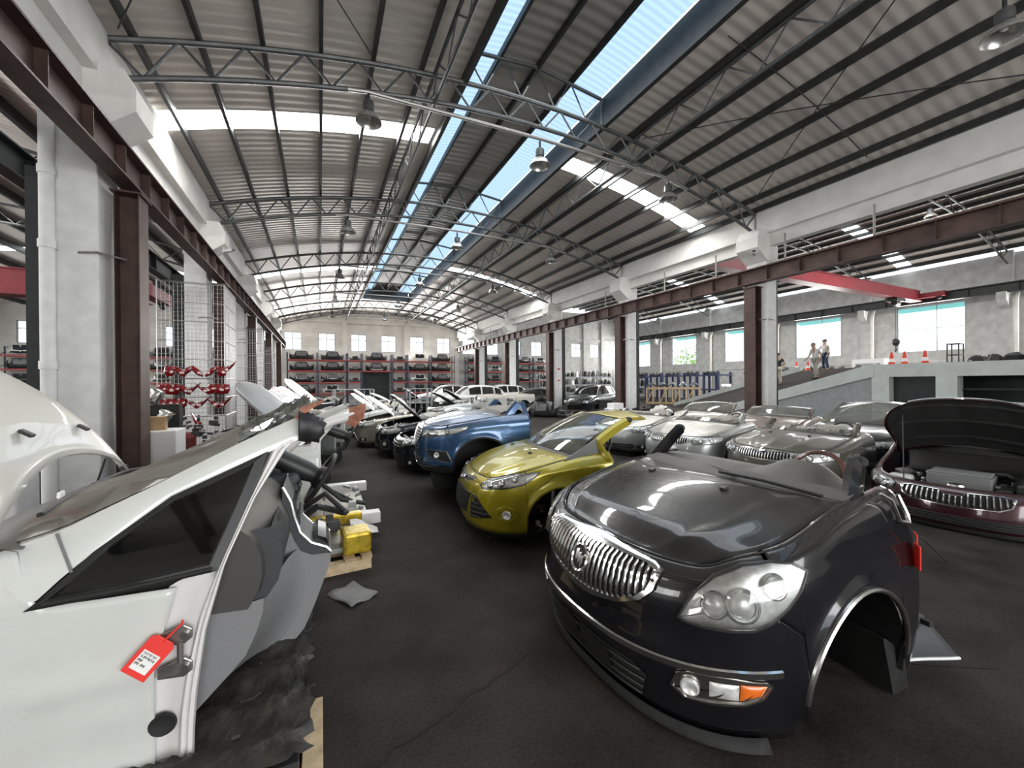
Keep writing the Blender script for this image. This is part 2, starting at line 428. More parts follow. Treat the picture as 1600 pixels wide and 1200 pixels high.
# pilasters on the end wall
k = 2
for x in (2.2, 8.05, 18.6, 30.4, 33.2):
    struct(MB().box((x-.22, YF-.25, 0), (x+.22, YF, 7.9 if x < XR else 9.5)).build('trim_%d' % k, 'wall_white' if x < XR else 'wall_grey')); k += 1
struct(MB().box((XR+.3, YF-.12, 7.0), (XO, YF, 7.3)).build('trim_%d' % k, 'wall_grey')); k += 1
# dark gate standing open behind the racks
g = bpy.data.objects.new('door_1', None); COL.objects.link(g); g.location = ((gate[0]+gate[1])/2, YF, 0); struct(g, 'dark roller gate behind the racks')
MB().box((-1.3, -.1, 0), (1.3, -.02, 3.0)).build('gate_panel', 'steel_green', g)
MB().box((-1.36, -.14, 1.45), (1.36, -.02, 1.55)).build('gate_rail', 'steel_dark', g)

# right outer wall with big openings, one per bay
RWY = [8.95 + 6.74 * k for k in range(-2, 6)]          # pilasters
holes = []
for y in RWY:
    holes.append((y + 1.7, y + 5.1, 3.75, 6.85))
holes = [h for h in holes if h[1] < YF - .4]
wall_holes('x', XO, YB, YF, 0, 9.30, holes, .3, 'wall_right', 'wall_grey', 'grey right wall with large openings')
wn += 1
for n, h in enumerate(holes):
    w = bpy.data.objects.new('window_%d' % (wn + n), None); COL.objects.link(w); w.location = (XO + .12, (h[0]+h[1])/2, h[2]); struct(w, 'large bright opening in the right wall')
    hw = (h[1]-h[0])/2; hh = h[3]-h[2]; f = MB()
    for y in (-hw+.03, hw-.03): f.box((-.04, y-.04, 0), (.04, y+.04, hh))
    f.box((-.02, -hw*.2-.02, 0), (.02, -hw*.2+.02, hh))
    for z in (.03, hh*.5, hh-.03): f.box((-.03, -hw, z-.02), (.03, hw, z+.02))
    f.build('window_frame', 'window_frame', w)
    MB().prism([(.5, -hw-.4, hh+.12), (1.5, -hw-.4, hh-.12), (1.5, -hw-.4, hh-.18), (.5, -hw-.4, hh+.06)], (0, 2*hw+.8, 0)).build('awning', 'teal', w)
    area('window_daylight', (XO - .05, (h[0]+h[1])/2, (h[2]+h[3])/2), (0, radians(90), 0), 2.9, 3.2, 300, SKY)
for y in RWY:
    if y > YF: continue
    struct(MB().box((XO-.35, y-.3, 0), (XO, y+.3, 9.4)).build('trim_%d' % k, 'wall_grey')); k += 1
    struct(MB().prism([(XO-.35, y-.2, 6.0), (XO-1.0, y-.2, 6.5), (XO-1.0, y-.2, 6.95), (XO-.35, y-.2, 6.95)], (0, .4, 0)).build('trim_%d' % k, 'wall_grey')); k += 1
    struct(MB().tube([(XO-.42, y-.45, 0), (XO-.42, y-.45, 6.4), (XO-.2, y-.45, 6.9)], .09).build('trim_%d' % k, 'wall_white', smooth=True)); k += 1
struct(MB().box((XO-.06, YB, 3.0), (XO, YF, 3.18)).build('trim_%d' % k, 'wall_grey')); k += 1
# left outer wall, its unseen openings made up to let light in
wall_holes('x', XW - .3, YB, YF, 0, 8.2, [(y, y + 3.4, 2.6, 5.4) for y in (-4, 2.7, 9.4, 16.1, 22.8, 29.5, 36.2)], .3, 'wall_left', 'wall_white', 'white left outer wall')
wall_holes('y', YB - .3, XW, XO, 0, 10.2, [(-1.5, 9.5, 0, 5.7)], .3, 'wall_near', 'wall_white', 'white unseen near end wall with a wide opening added for light')  # unseen wall put in to cut sky light; its opening is made up

# ---------------------------------------------------------------- roofs
def roof_strip(x0, x1, y0, y1, zf, name, m, n=10, z0=0):
    rows = [[(x, y, zf(x) + z0) for x in [x0 + (x1-x0)*i/n for i in range(n+1)]] for y in (y0, y1)]
    return struct(MB().grid(rows).build(name, m, fix=False, smooth=True), None)
MX0, MX1 = 3.07, 6.98
ys = [YB] + [v for s in SKYL_L for v in s] + [YF]; yr = [YB] + [v for s in SKYL_R for v in s] + [YF]
for i in range(0, len(ys), 2):
    roof_strip(-3.45, MX0, ys[i], ys[i+1], zroof, 'ceiling', 'roof_sheet')['label'] = 'insulated metal roof sheeting of the left slope'
    roof_strip(MX1, 13.85, yr[i], yr[i+1], zroof, 'ceiling', 'roof_sheet')['label'] = 'insulated metal roof sheeting of the right slope'
# translucent roof-light sheets
def rooflight(name, col, em):
    m = bpy.data.materials.new(name); m.use_nodes = True; nt = m.node_tree; nt.nodes.clear(); L = nt.links.new
    out = nt.nodes.new('ShaderNodeOutputMaterial'); t = nt.nodes.new('ShaderNodeBsdfTranslucent'); t.inputs[0].default_value = (*col, 1)
    e = nt.nodes.new('ShaderNodeEmission'); e.inputs[0].default_value = (*col, 1)
    tc = nt.nodes.new('ShaderNodeTexCoord'); w = nt.nodes.new('ShaderNodeTexWave'); w.wave_type = 'BANDS'; w.bands_direction = 'Y'; w.inputs['Scale'].default_value = 1.9; w.inputs['Distortion'].default_value = 1.2; w.inputs['Detail'].default_value = 4
    L(tc.outputs['Object'], w.inputs[0])
    mr = nt.nodes.new('ShaderNodeMapRange'); mr.inputs[3].default_value = em * .75; mr.inputs[4].default_value = em * 1.2; L(w.outputs['Fac'], mr.inputs[0]); L(mr.outputs[0], e.inputs[1])
    a = nt.nodes.new('ShaderNodeAddShader'); L(t.outputs[0], a.inputs[0]); L(e.outputs[0], a.inputs[1]); L(a.outputs[0], out.inputs[0]); MAT[name] = m
rooflight('rooflight_white', (.9, .92, .9), 1.4)
rooflight('rooflight_blue', (.155, .215, .28), .9)
for (x0, x1, SK_) in ((-3.35, MX0 - .12, SKYL_L), (MX1 + .12, 13.3, SKYL_R)):
    for (y0, y1) in SK_:
        wn_ = roof_strip(x0, x1, y0, y1, zroof, 'window_roof', 'rooflight_white')
        wn_['label'] = 'bright translucent roof-light strip across the roof'
for (a, b, SK_) in ((-3.45, -3.35, SKYL_L), (MX0 - .12, MX0, SKYL_L), (MX1, MX1 + .12, SKYL_R), (13.3, 13.85, SKYL_R)):
    for (y0, y1) in SK_:
        roof_strip(a, b, y0, y1, zroof, 'ceiling', 'roof_sheet', n=1)
# raised monitor along the ridge
ZM = H + 7.8
def zmon(x): return ZM + .22 - .10 * (x - 5.0) ** 2 * .6
MY0, MY1 = YB, 35.6
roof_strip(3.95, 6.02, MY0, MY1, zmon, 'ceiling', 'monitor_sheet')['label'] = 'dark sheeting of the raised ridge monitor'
roof_strip(2.75, 3.95, MY0, MY1, zmon, 'window_roof', 'rooflight_blue', n=3)['label'] = 'left blue translucent strip along the ridge'
roof_strip(6.02, 7.0, MY0, MY1, zmon, 'window_roof', 'rooflight_blue', n=3)['label'] = 'right blue translucent strip along the ridge'
roof_strip(MX0, MX1, MY1, YF, zroof, 'ceiling', 'roof_sheet')
struct(MB().box((MX0-.03, MY0, zroof(MX0)), (MX0, MY1, zmon(2.75))).build('wall_monitor_left', 'steel_grey'))
struct(MB().box((MX0, MY1-.05, zroof(MX0)-.05), (MX1, MY1+.05, ZM+.25)).build('wall_monitor_end', 'steel_grey'))
# side bays
def bay_roof(x0, x1, zf, name, lab, gaps):
    ys = [YB] + [v for s in gaps for v in s] + [YF]
    for i in range(0, len(ys), 2):
        roof_strip(x0, x1, ys[i], ys[i+1], zf, 'ceiling', 'roof_sheet', n=12)['label'] = lab
    for (a, b) in gaps: roof_strip(x0, x1, a, b, zf, 'window_roof', 'rooflight_white', n=12)['label'] = 'translucent roof-light strip in ' + name
bay_roof(14.05, XO-.15, zroof_r, 'the right bay', 'metal roof sheeting of the right bay', ((13, 13.8), (27, 27.8)))
bay_roof(XW, -3.75, zroof_l, 'the left bay', 'metal roof sheeting of the left bay', ((4.5, 5.2), (17.5, 18.3), (30, 30.8)))

# longitudinal concrete eaves beams between the columns
for (x, s, nm) in ((XL, 1, 'left'), (XR, -1, 'right')):
    struct(MB().box((min(x, x+s*.3), YB, 6.78), (max(x, x+s*.3), YF, 7.62)).build('wall_eaves_%s' % nm, 'concrete_white'), 'white concrete eaves beam on the %s column row' % nm)
    struct(MB().box((min(x-s*.15, x+s*.12), YB, 6.38), (max(x-s*.15, x+s*.12), YF, 6.78)).build('trim_%d' % k, 'concrete_white')); k += 1
    struct(MB().box((min(x-s*.2, x+s*.2), YB, 7.62), (max(x-s*.2, x+s*.2), YF, 7.66)).build('trim_%d' % k, 'steel_grey')); k += 1

# ---------------------------------------------------------------- columns
where = {0: 'nearest the camera behind the frame', 1: 'first', 2: 'second', 3: 'third', 4: 'fourth', 5: 'fifth'}
for side, x, s in (('left', XL, 1), ('right', XR, -1)):
    for i, y in enumerate(COLY):
        if i == 0: continue
        c = thing('concrete_column', '%s white concrete column along the %s crane beam, counted from the near end' % (ORD[i-1], side), 'column', (x, y, 0), 0, 'white concrete columns')
        w = .28 if side == 'left' else .25
        MB().box((-w, -.36, 0), (w, .36, 6.4)).build('shaft', 'plaster', c, bevel=.02)
        hd = [(-.35, 0, 5.5), (s*.34, 0, 5.5), (s*1.0, 0, 6.1), (s*1.0, 0, 6.72), (s*.8, 0, 7.0), (-s*.34, 0, 7.0)] if False else [(-s*.3, 0, 5.80), (s*.28, 0, 5.88), (s*.76, 0, 6.26), (s*.76, 0, 6.62), (s*.62, 0, 6.90), (-s*.3, 0, 6.90)]
        MB().prism([(a, -.38, b) for a, _, b in hd], (0, .76, 0)).build('corbel', 'concrete_white', c)
        if i == 1 and side == 'left':
            MB().tube([(-.25, -.46, 0), (-.25, -.46, 6.3)], .085, 12).build('drain_pipe', 'plaster', c, smooth=True)
            for z in (2.1, 3.9, 5.0): MB().tube([(-.25, -.46, z), (-.25, -.46, z+.12)], .10, 12).build('pipe_collar', 'plaster', c, smooth=True)
        b = thing('steel_column', '%s brown steel crane column beside the %s row of white columns' % (ORD[i-1], side), 'column', (x + s*(.56 if side == 'left' else .44), y + .02, 0), 0, 'brown steel crane columns')
        MB().box((-.16, -.20, .0), (-.145, .20, 5.0)).box((.145, -.20, 0), (.16, .20, 5.0)).build('flange', 'rust_brown', b)
        MB().box((-.145, -.012, 0), (.145, .012, 5.0)).build('web', 'rust_brown', b)
        MB().box((-.2, -.24, 5.0), (.2, .24, 5.03)).build('cap_plate', 'rust_brown', b)
        MB().box((-.25, -.3, 0), (.25, .3, .03)).build('base_plate', 'plaster', b)
        MB().tube([(0, -.21, 3.9), (-s*.3, -.40, 3.93), (-s*.5, -.42, 3.9)], .018).build('tie_rod', 'steel_bare', b)
        # posts for the outer bay on the far side of the column
        d = thing('steel_post', '%s dark green steel post on the outer face of the %s column row' % (ORD[i-1], side), 'post', (x - s*.47, y, 0), 0, 'dark steel posts of the outer bays')
        MB().box((-.14, -.18, 0), (.14, .18, 5.2 if side == 'left' else 6.0)).build('shaft', 'steel_green', d)
        MB().box((-.155, -.24, 0), (.155, .24, .03)).build('base_plate', 'steel_green', d)
# CCTV cameras under three corbels
for (p, lab, s) in (((XL+.68, COLY[2]-.2, 6.05), 'small white security camera on the second left column bracket', 1), ((XR-.68, COLY[1]-.2, 6.05), 'small white security camera on the nearest right column bracket', -1), ((XR-.68, COLY[3]-.2, 6.05), 'small white security camera on a farther right column bracket', -1)):
    t = thing('security_camera', lab, 'camera', p)
    MB().bar((0, 0, 0), (s*.28, -.18, .02), .1, .09).build('housing', 'plaster', t)
    MB().lathe([(0, 0), (.05, 0), (.05, .05), (0, .05)], (s*.29, -.19, .0), 10).build('lens', 'lamp_dark', t)
    MB().tube([(0, .05, .16), (0, .02, 0)], .02).build('bracket', 'plaster', t)

# ---------------------------------------------------------------- crane beams
def crane_beam(x, zt, s, lab, h=.5, m='rust_brown', y0=YB, y1=YF-.4, st=1.0, rods=False):
    t = thing('crane_beam', lab, 'beam', (x, 0, zt - h))
    MB().box((-.16, y0, h-.03), (.16, y1, h)).box((-.13, y0, 0), (.13, y1, .03)).build('flange', m, t)
    MB().box((-.01, y0, .03), (.01, y1, h-.03)).build('web', m, t)
    MB().box((-.03, y0, h), (.03, y1, h+.05)).build('rail', 'rust_edge' if m == 'rust_brown' else m, t)
    y = max(y0, -2.0) + .3
    while y < y1:
        MB().box((-.125, y-.006, .03), (.125, y+.006, h-.03)).build('stiffener', m, t); y += st
    if rods:
        for y in (5.6, 7.9, 10.4, 12.9, 16.9, 21.3, 23.4, 26.2, 30.0, 32.6, 35.5):
            MB().tube([(-.2*s, y, h), (-.2*s, y, h + .95)], .028, 6).build('upright_rod', 'pipe_grey', t)
    return t
crane_beam(-2.84, 5.63, 1, 'brown rusty steel crane beam running along the left columns')
crane_beam(13.28, 5.63, -1, 'brown rusty steel crane beam running along the right columns', rods=True)
crane_beam(XO - .75, 7.45, -1, 'dark crane beam along the far right wall above the openings', h=.55, st=2, m='steel_dark')
crane_beam(-4.75, 5.95, 1, 'dark crane beam of the left bay behind the white columns', h=.5, m='steel_green', st=2)
# red bridge cranes
def bridge(x0, x1, y, z, lab, w=.42, h=.62, stripes=None):
    t = thing('bridge_crane', lab, 'crane', ((x0+x1)/2, y, z))
    L = (x1 - x0)/2
    pr = [(-L, h*.35), (-L+.9, 0), (L-.9, 0), (L, h*.35), (L, h), (-L, h)]
    MB().prism([(a, -w/2, b) for a, b in pr], (0, w, 0)).build('girder', 'crane_red', t)
    MB().box((-L, -w/2-.08, -.05), (L, w/2+.08, -.0)).box((-L+.0, -w/2-.05, h), (L, w/2+.05, h+.03)).build('flange', 'crane_red', t)
    for e in (-1, 1):
        MB().box((e*L-.16, -1.4, .12), (e*L+.16, 1.4, .44)).build('end_carriage', 'crane_red', t)
        for yy in (-1.1, 1.1): MB().lathe([(0, -.06), (.15, -.06), (.15, .06), (0, .06)], (e*L, yy, .1), 12, 'x').build('wheel', 'steel_dark', t)
    if stripes:
        for a in range(4): MB().prism([(L-.15-a*.3, -w/2-.012, .04), (L-.03-a*.3, -w/2-.012, .04), (L-.23-a*.3, -w/2-.012, h-.04), (L-.35-a*.3, -w/2-.012, h-.04)], (0, .008, 0)).build('hazard_stripe', 'yellow_stripe', t)
    else:
        q = MB().lathe([(0, -.25), (.17, -.25), (.17, .25), (0, .25)], (L-2.7, 0, -.35), 12, 'x').build('hoist_drum', 'steel_dark', t)
        MB().box((L-3.3, -.3, -.25), (L-2.2, .3, -.07)).build('hoist_trolley', 'steel_dark', t)
        MB().tube([(L-2.7, 0, -.4), (L-2.7, 0, -2.6)], .016, 6).build('hoist_rope', 'steel_dark', t)
        MB().lathe([(0, 0), (.12, .04), (.2, .2), (.2, .36), (.1, .46), (0, .5)], (L-2.7, 0, -3.05), 12).build('hook_block', 'steel_dark', t)
        MB().tube([(L-2.7, 0, -3.05), (L-2.7, 0, -3.2), (L-2.62, 0, -3.32), (L-2.72, 0, -3.42), (L-2.84, 0, -3.3)], .035, 6).build('hook', 'steel_dark', t)
    return t
bridge(14.6, XO - 1.15, 12.6, 7.05, 'red overhead bridge crane spanning the right bay')
bridge(-21.3, -4.5, 15.3, 4.30, 'dark red bridge crane with yellow stripes in the left bay', stripes=True)

# ---------------------------------------------------------------- roof steel
def truss(y, lab, first):
    t = thing('roof_truss', lab, 'truss', (0, y, 0), 0, 'arched roof trusses of the main hall')
    X0, X1 = XL + .25, XR - .3; n = 17
    top = lambda x: zroof(x) - .20
    bot = lambda x: H + 6.42 - 1.45 * ((x - RC) / RH) ** 2
    xs = [X0 + (X1 - X0) * i / n for i in range(n + 1)]
    MB().tube([(x, 0, top(x)) for x in xs], .055, 8).build('top_chord', 'steel_grey', t, smooth=True)
    MB().tube([(x, 0, bot(x)) for x in xs], .05, 8).build('bottom_chord', 'steel_grey', t, smooth=True)
    for i in range(n):
        xm = (xs[i] + xs[i+1]) / 2
        MB().tube([(xs[i], 0, top(xs[i])), (xm, 0, bot(xm))], .024, 6, cap=False).build('web_bar', 'steel_grey', t)
        MB().tube([(xm, 0, bot(xm)), (xs[i+1], 0, top(xs[i+1]))], .024, 6, cap=False).build('web_bar', 'steel_grey', t)
    MB().tube([(X0, 0, bot(X0)), (X0, 0, top(X0))], .04, 6).build('end_post', 'pipe_grey', t)
    MB().tube([(X1, 0, bot(X1)), (X1, 0, top(X1))], .04, 6).build('end_post', 'pipe_grey', t)
    a = .95; b = 2*RC - a
    MB().tube([(a-.4, -.06, bot(a-.4)-.04), (a, -.06, bot(a)-.05), ((a+b)/2, -.06, bot(a)+.02), (b, -.06, bot(b)-.05), (b+.9, -.06, bot(b+.9)-.05)], .04, 8).build('tie_pipe', 'pipe_grey', t, smooth=True)
    if y < MY1:
        MB().tube([(MX0-.1, 0, zmon(MX0)-.12), (5.0, 0, zmon(5)-.12), (MX1+.1, 0, zmon(MX1)-.12)], .045, 8).build('monitor_chord', 'steel_grey', t)
        for x in (MX0, MX1): MB().tube([(x, 0, top(x)), (x, 0, zmon(x)-.1)], .045, 6).build('monitor_post', 'steel_grey', t)
        mm = [MX0, 4.05, 5.0, 5.95, MX1]
        for p, q in zip(mm, mm[1:]):
            MB().tube([(p, 0, zmon(p)-.12), ((p+q)/2, 0, top((p+q)/2))], .02, 6, cap=False).build('web_bar', 'steel_grey', t)
            MB().tube([((p+q)/2, 0, top((p+q)/2)), (q, 0, zmon(q)-.12)], .02, 6, cap=False).build('web_bar', 'steel_grey', t)
    return t
for i, y in enumerate(COLY):
    if i == 0: continue
    truss(y, '%s arched grey roof truss over the main hall, counted from the near end' % ORD[i-1], i == 1)
truss((COLY[5] + YF)/2 + .0, 'arched grey roof truss hard by the far gable wall', False)
for i in (1, 2, 3, 4): pass
PX_L = [-3.33, -2.8, -1.9, -.92, .07, 1.06, 2.07]
PX_R = [2*RC - x - .15 for x in PX_L]
def purlin(x, z, lab, y0=YB, y1=YF, w=.07, h=.17, m='steel_dark', grp='roof purlins of the main hall'):
    o = MB().box((x-w/2, y0, z-h), (x+w/2, y1, z)).build('roof_purlin', m); return tag(o, lab, 'purlin', grp)
for i, x in enumerate(PX_L): purlin(x, zroof(x)-.02, '%s dark steel purlin up the left roof slope from the eaves' % ORD[i])
for i, x in enumerate(PX_R): purlin(x, zroof(x)-.02, '%s dark steel purlin up the right roof slope from the eaves' % ORD[i])
purlin(MX0, zroof(MX0)+.0, 'deep dark ridge purlin along the left edge of the blue strips', w=.10, h=.24)
purlin(MX1+.05, zroof(MX1)+.40, 'deep dark ridge purlin along the right edge of the blue strips', w=.12, h=.62)
for x, lab in ((3.97, 'dark purlin of the ridge monitor along the left blue strip'), (5.0, 'dark purlin down the middle of the ridge monitor'), (6.0, 'dark purlin of the ridge monitor beside the right blue strip'), (7.06, 'dark eaves purlin of the ridge monitor above the sky gap')):
    purlin(x, zmon(x)-.01, lab, y1=MY1, h=.16)
# longitudinal lattice girders under the slopes
for x, lab in ((2.35, 'lattice girder running lengthwise under the left roof slope'), (8.05, 'lattice girder running lengthwise under the right roof slope')):
    t = thing('lattice_girder', lab, 'truss', (x, 0, 0))
    zt = zroof(x) - .2; zb = zt - .62
    MB().tube([(0, YB, zb), (0, YF, zb)], .04, 6).build('bottom_chord', 'steel_grey', t)
    MB().tube([(0, YB, zt), (0, YF, zt)], .04, 6).build('top_chord', 'steel_grey', t)
    y = 2.0
    while y < YF - 1.4:
        MB().tube([(0, y, zt), (0, y+.65, zb)], .02, 5, cap=False).build('web_bar', 'steel_grey', t)
        MB().tube([(0, y+.65, zb), (0, y+1.3, zt)], .02, 5, cap=False).build('web_bar', 'steel_grey', t); y += 1.3
# bracing rods
for n, (a, b) in enumerate((((8.2, 2.2), (12.9, 8.6)), ((12.9, 2.2), (8.2, 8.6)), ((7.4, 5.4), (12.9, 5.5)), ((-2.9, 2.2), (1.0, 8.6)), ((1.0, 2.2), (-2.9, 8.6)))):
    pts = [(a[0]+(b[0]-a[0])*i/8, a[1]+(b[1]-a[1])*i/8) for i in range(9)]
    o = MB().tube([(x, y, zroof(x)-.22) for x, y in pts], .013, 5).build('bracing_rod', 'steel_dark')
    tag(o, 'thin steel bracing rod, %s of those across the first roof bay' % ORD[n], 'rod', 'roof bracing rods')
# side bay roof steel
for i in range(24):
    x = 14.8 + i * .93
    purlin(x, zroof_r(x)-.02, '%s dark purlin of the right bay roof from the column row' % ORD[i], grp='roof purlins of the right bay', w=.1, h=.2)
for i in range(9):
    x = -4.5 - i * 1.9
    purlin(x, zroof_l(x)-.02, '%s dark purlin of the left bay roof from the column row' % ORD[i], grp='roof purlins of the left bay', w=.12, h=.28)
def side_truss(y, x0, x1, zf, lab, n, grp):
    t = thing('roof_truss', lab, 'truss', (0, y, 0), 0, grp)
    xs = [x0 + (x1-x0)*i/n for i in range(n+1)]; top = lambda x: zf(x) - .25; bot = lambda x: zf(x) - .95
    MB().tube([(x, 0, top(x)) for x in xs], .05, 6).build('top_chord', 'steel_grey', t)
    MB().tube([(x, 0, bot(x)) for x in xs], .05, 6).build('bottom_chord', 'steel_grey', t)
    for i in range(n):
        xm = (xs[i]+xs[i+1])/2
        MB().tube([(xs[i], 0, top(xs[i])), (xm, 0, bot(xm))], .022, 5, cap=False).build('web_bar', 'steel_grey', t)
        MB().tube([(xm, 0, bot(xm)), (xs[i+1], 0, top(xs[i+1]))], .022, 5, cap=False).build('web_bar', 'steel_grey', t)
for i, y in enumerate(COLY[1:]):
    side_truss(y, 14.3, XO-.4, zroof_r, '%s roof truss over the right bay, counted from the near end' % ORD[i], 14, 'roof trusses of the right bay')
    if i < 3: side_truss(y, XW+.3, -3.9, zroof_l, '%s roof truss over the left bay, counted from the near end' % ORD[i], 12, 'roof trusses of the left bay')
# high-bay lamps
def lamp(p, lab, s=1.0):
    t = thing('high_bay_lamp', lab, 'lamp', p, 0, 'high-bay lamps')
    MB().tube([(0, 0, .0), (0, 0, -.22)], .03, 8).build('stem', 'steel_dark', t)
    MB().lathe([(0, -.2), (.10*s, -.2), (.11*s, -.24), (.11*s, -.38), (.07*s, -.4)], (0,0,0), 14).build('ballast_housing', 'steel_grey', t, smooth=True)
    MB().lathe([(.07*s, -.39), (.12*s, -.43), (.2*s, -.5), (.25*s, -.58), (.26*s, -.62)], (0,0,0), 18).build('reflector', 'lamp_shade', t, smooth=True)
    MB().ball((0, 0, -.48), .05*s).build('bulb', 'foam', t, smooth=True)
bt = lambda x: H + 6.42 - 1.45 * ((x - RC) / RH) ** 2
for i in range(1, 6):
    y = COLY[i]
    for x, w in ((.95, 'left'), (5.0, 'middle'), (9.35, 'right')):
        z = bt(x) - .05 if w != 'middle' else bt(.95) - .05
        lamp((x, y - .06, z), 'bell-shaped high-bay lamp, %s one on the %s arched truss' % (w, ORD[i-1]))
lamp((10.2, 2.5, zroof(10.2) - .45), 'bell-shaped high-bay lamp under the right roof slope at the top corner', 1.1)
for n, (x, y) in enumerate(((19.5, 15.6), (24.0, 9.0), (27.0, 9.0), (21.0, 22.3), (24.5, 15.6), (18.2, 29.0))):
    lamp((x, y, zroof_r(x) - 1.0), 'bell-shaped lamp in the right bay roof, %s from the near side' % ORD[n])
# ================================================================ CAR FRONTS
#CARLIB-BEGIN  (front of the car faces -Y, its own left side is +X, metres)
def smooth(pts, u):
    """monotone cubic through (u, v) points"""
    if u <= pts[0][0]: return pts[0][1]
    if u >= pts[-1][0]: return pts[-1][1]
    n = len(pts)
    for i in range(n - 1):
        if u <= pts[i+1][0]:
            h = pts[i+1][0] - pts[i][0]; d = (pts[i+1][1] - pts[i][1]) / h
            def slope(j):
                if j == 0 or j == n - 1:
                    k = 0 if j == 0 else n - 2
                    return (pts[k+1][1] - pts[k][1]) / (pts[k+1][0] - pts[k][0])
                a = (pts[j][1] - pts[j-1][1]) / (pts[j][0] - pts[j-1][0]); b = (pts[j+1][1] - pts[j][1]) / (pts[j+1][0] - pts[j][0])
                return 0 if a * b <= 0 else 2 * a * b / (a + b)
            m0, m1 = slope(i), slope(i+1); t = (u - pts[i][0]) / h
            return (2*t**3 - 3*t*t + 1) * pts[i][1] + (t**3 - 2*t*t + t) * h * m0 + (-2*t**3 + 3*t*t) * pts[i+1][1] + (t**3 - t*t) * h * m1
class Car:
    """w half width, n plan squareness, nd nose depth, L length kept, zb sill, top [(q, z)], front/side profile [(z, out)], arch (y, z, r)"""
    def __init__(s, **k):
        s.__dict__.update(dict(w=.92, n=2.4, nd=.75, L=1.75, zb=.2, rt=.05, flare=0, arch=(.95, .33, .38), crease=0, hoodcrown=.03, cowl=1.2, bow=.16, cz=.03, hq=.55, tuck=0), **{})
        s.__dict__.update(k)
        pts = []
        for i in range(121):
            a = pi/2 * (i/120); x = s.w * abs(sin(a)) ** (2/s.n); y = s.nd * (1 - abs(cos(a)) ** (2/s.n)); pts.append((x, y))
        # resample evenly
        for i in range(1, 41): pts.append((s.w + s.flare * sin(pi * .5 * i/40), s.nd + (s.L - s.nd) * i/40))
        q = [0]
        for a, b in zip(pts, pts[1:]): q.append(q[-1] + sqrt((b[0]-a[0])**2 + (b[1]-a[1])**2))
        s.pp = pts; s.qq = q; s.Q = q[-1]
    def plan(s, q):
        sg = -1 if q < 0 else 1; q = min(abs(q), s.Q - 1e-6)
        lo, hi = 0, len(s.qq) - 1
        while hi - lo > 1:
            m = (lo + hi) // 2
            if s.qq[m] <= q: lo = m
            else: hi = m
        t = (q - s.qq[lo]) / max(1e-9, s.qq[hi] - s.qq[lo])
        a, b = s.pp[lo], s.pp[hi]
        # smooth normal
        def nrm(i):
            p = s.pp[max(i-1, 0)]; r = s.pp[min(i+1, len(s.pp)-1)]; dx, dy = r[0]-p[0], r[1]-p[1]; l = sqrt(dx*dx+dy*dy) or 1
            return (dy/l, -dx/l) if i > 0 else (0, -1)
        n0, n1 = nrm(lo), nrm(hi)
        nx, ny = n0[0]*(1-t)+n1[0]*t, n0[1]*(1-t)+n1[1]*t; l = sqrt(nx*nx+ny*ny); 
        return (sg*(a[0]*(1-t)+b[0]*t), a[1]*(1-t)+b[1]*t, sg*nx/l, ny/l)
    def qy(s, y):
        """q where the plan reaches length y"""
        for i in range(len(s.pp) - 1):
            if s.pp[i+1][1] >= y: return s.qq[i] + (s.qq[i+1]-s.qq[i]) * (y - s.pp[i][1]) / max(1e-9, s.pp[i+1][1]-s.pp[i][1])
        return s.Q
    def ztop(s, q): return smooth(s.top, abs(q))
    def zbot(s, q):
        z = smooth(s.bot, abs(q)) if hasattr(s, 'bot') else s.zb
        y = s.plan(q)[1]; ya, za, ra = s.arch
        if abs(y - ya) < ra and abs(q) > s.qy(ya - ra) - 1e-6: z = max(z, za + sqrt(max(0, ra*ra - (y-ya)**2)))
        return z
    def wrap(s, q, z, off=0):
        x, y, nx, ny = s.plan(q); f = nx*nx
        zt = s.ztop(q); o = smooth(s.front, z) * (1-f) + smooth(s.side, z) * f
        d = zt - z
        if d < s.rt: o -= s.rt * .8 * (1 - sqrt(max(0, 1 - ((s.rt - max(d, 0))/s.rt)**2)))
        ya, za, ra = s.arch     # flared wheel arch lip
        if f > .3:
            r = sqrt((y-ya)**2 + (z-za)**2)
            if z > za - .1: o += .028 * exp(-((r-ra)/.05)**2) * min(1, (f-.3)/.3)
        for (q0, z0, z1, amp, wd) in getattr(s, 'ridges', ()):   # character lines (q range start.., z from..to)
            if abs(q) > q0:
                t = (abs(q) - q0) / (s.Q - q0); zc = z0 + (z1-z0)*t
                o += amp * exp(-((z-zc)/wd)**2) * min(1, t*5)
        o += off
        return (x + nx*o, y + ny*o, z)
    def patch(s, q0, q1, lo=None, hi=None, nq=40, nz=14, off=0):
        qs = [q0 + (q1-q0)*i/nq for i in range(nq+1)]
        ya, za, ra = s.arch
        for sg in (-1, 1):
            for e in (s.qy(ya-ra), s.qy(ya+ra)):
                for d in (-.004, .004, .02, -.02):
                    if min(q0, q1) < sg*(e+d) < max(q0, q1): qs.append(sg*(e+d))
        qs.sort()
        rows = []
        for q in qs:
            a = (lo(q) if callable(lo) else lo) if lo is not None else s.zbot(q); b = (hi(q) if callable(hi) else hi) if hi is not None else s.ztop(q)
            a = max(a, s.zbot(q)); b = min(b, s.ztop(q)); a = min(a, b)
            rows.append([s.wrap(q, a + (b-a)*(1-(1-j/nz)**1.5), off) for j in range(nz+1)])
        return rows
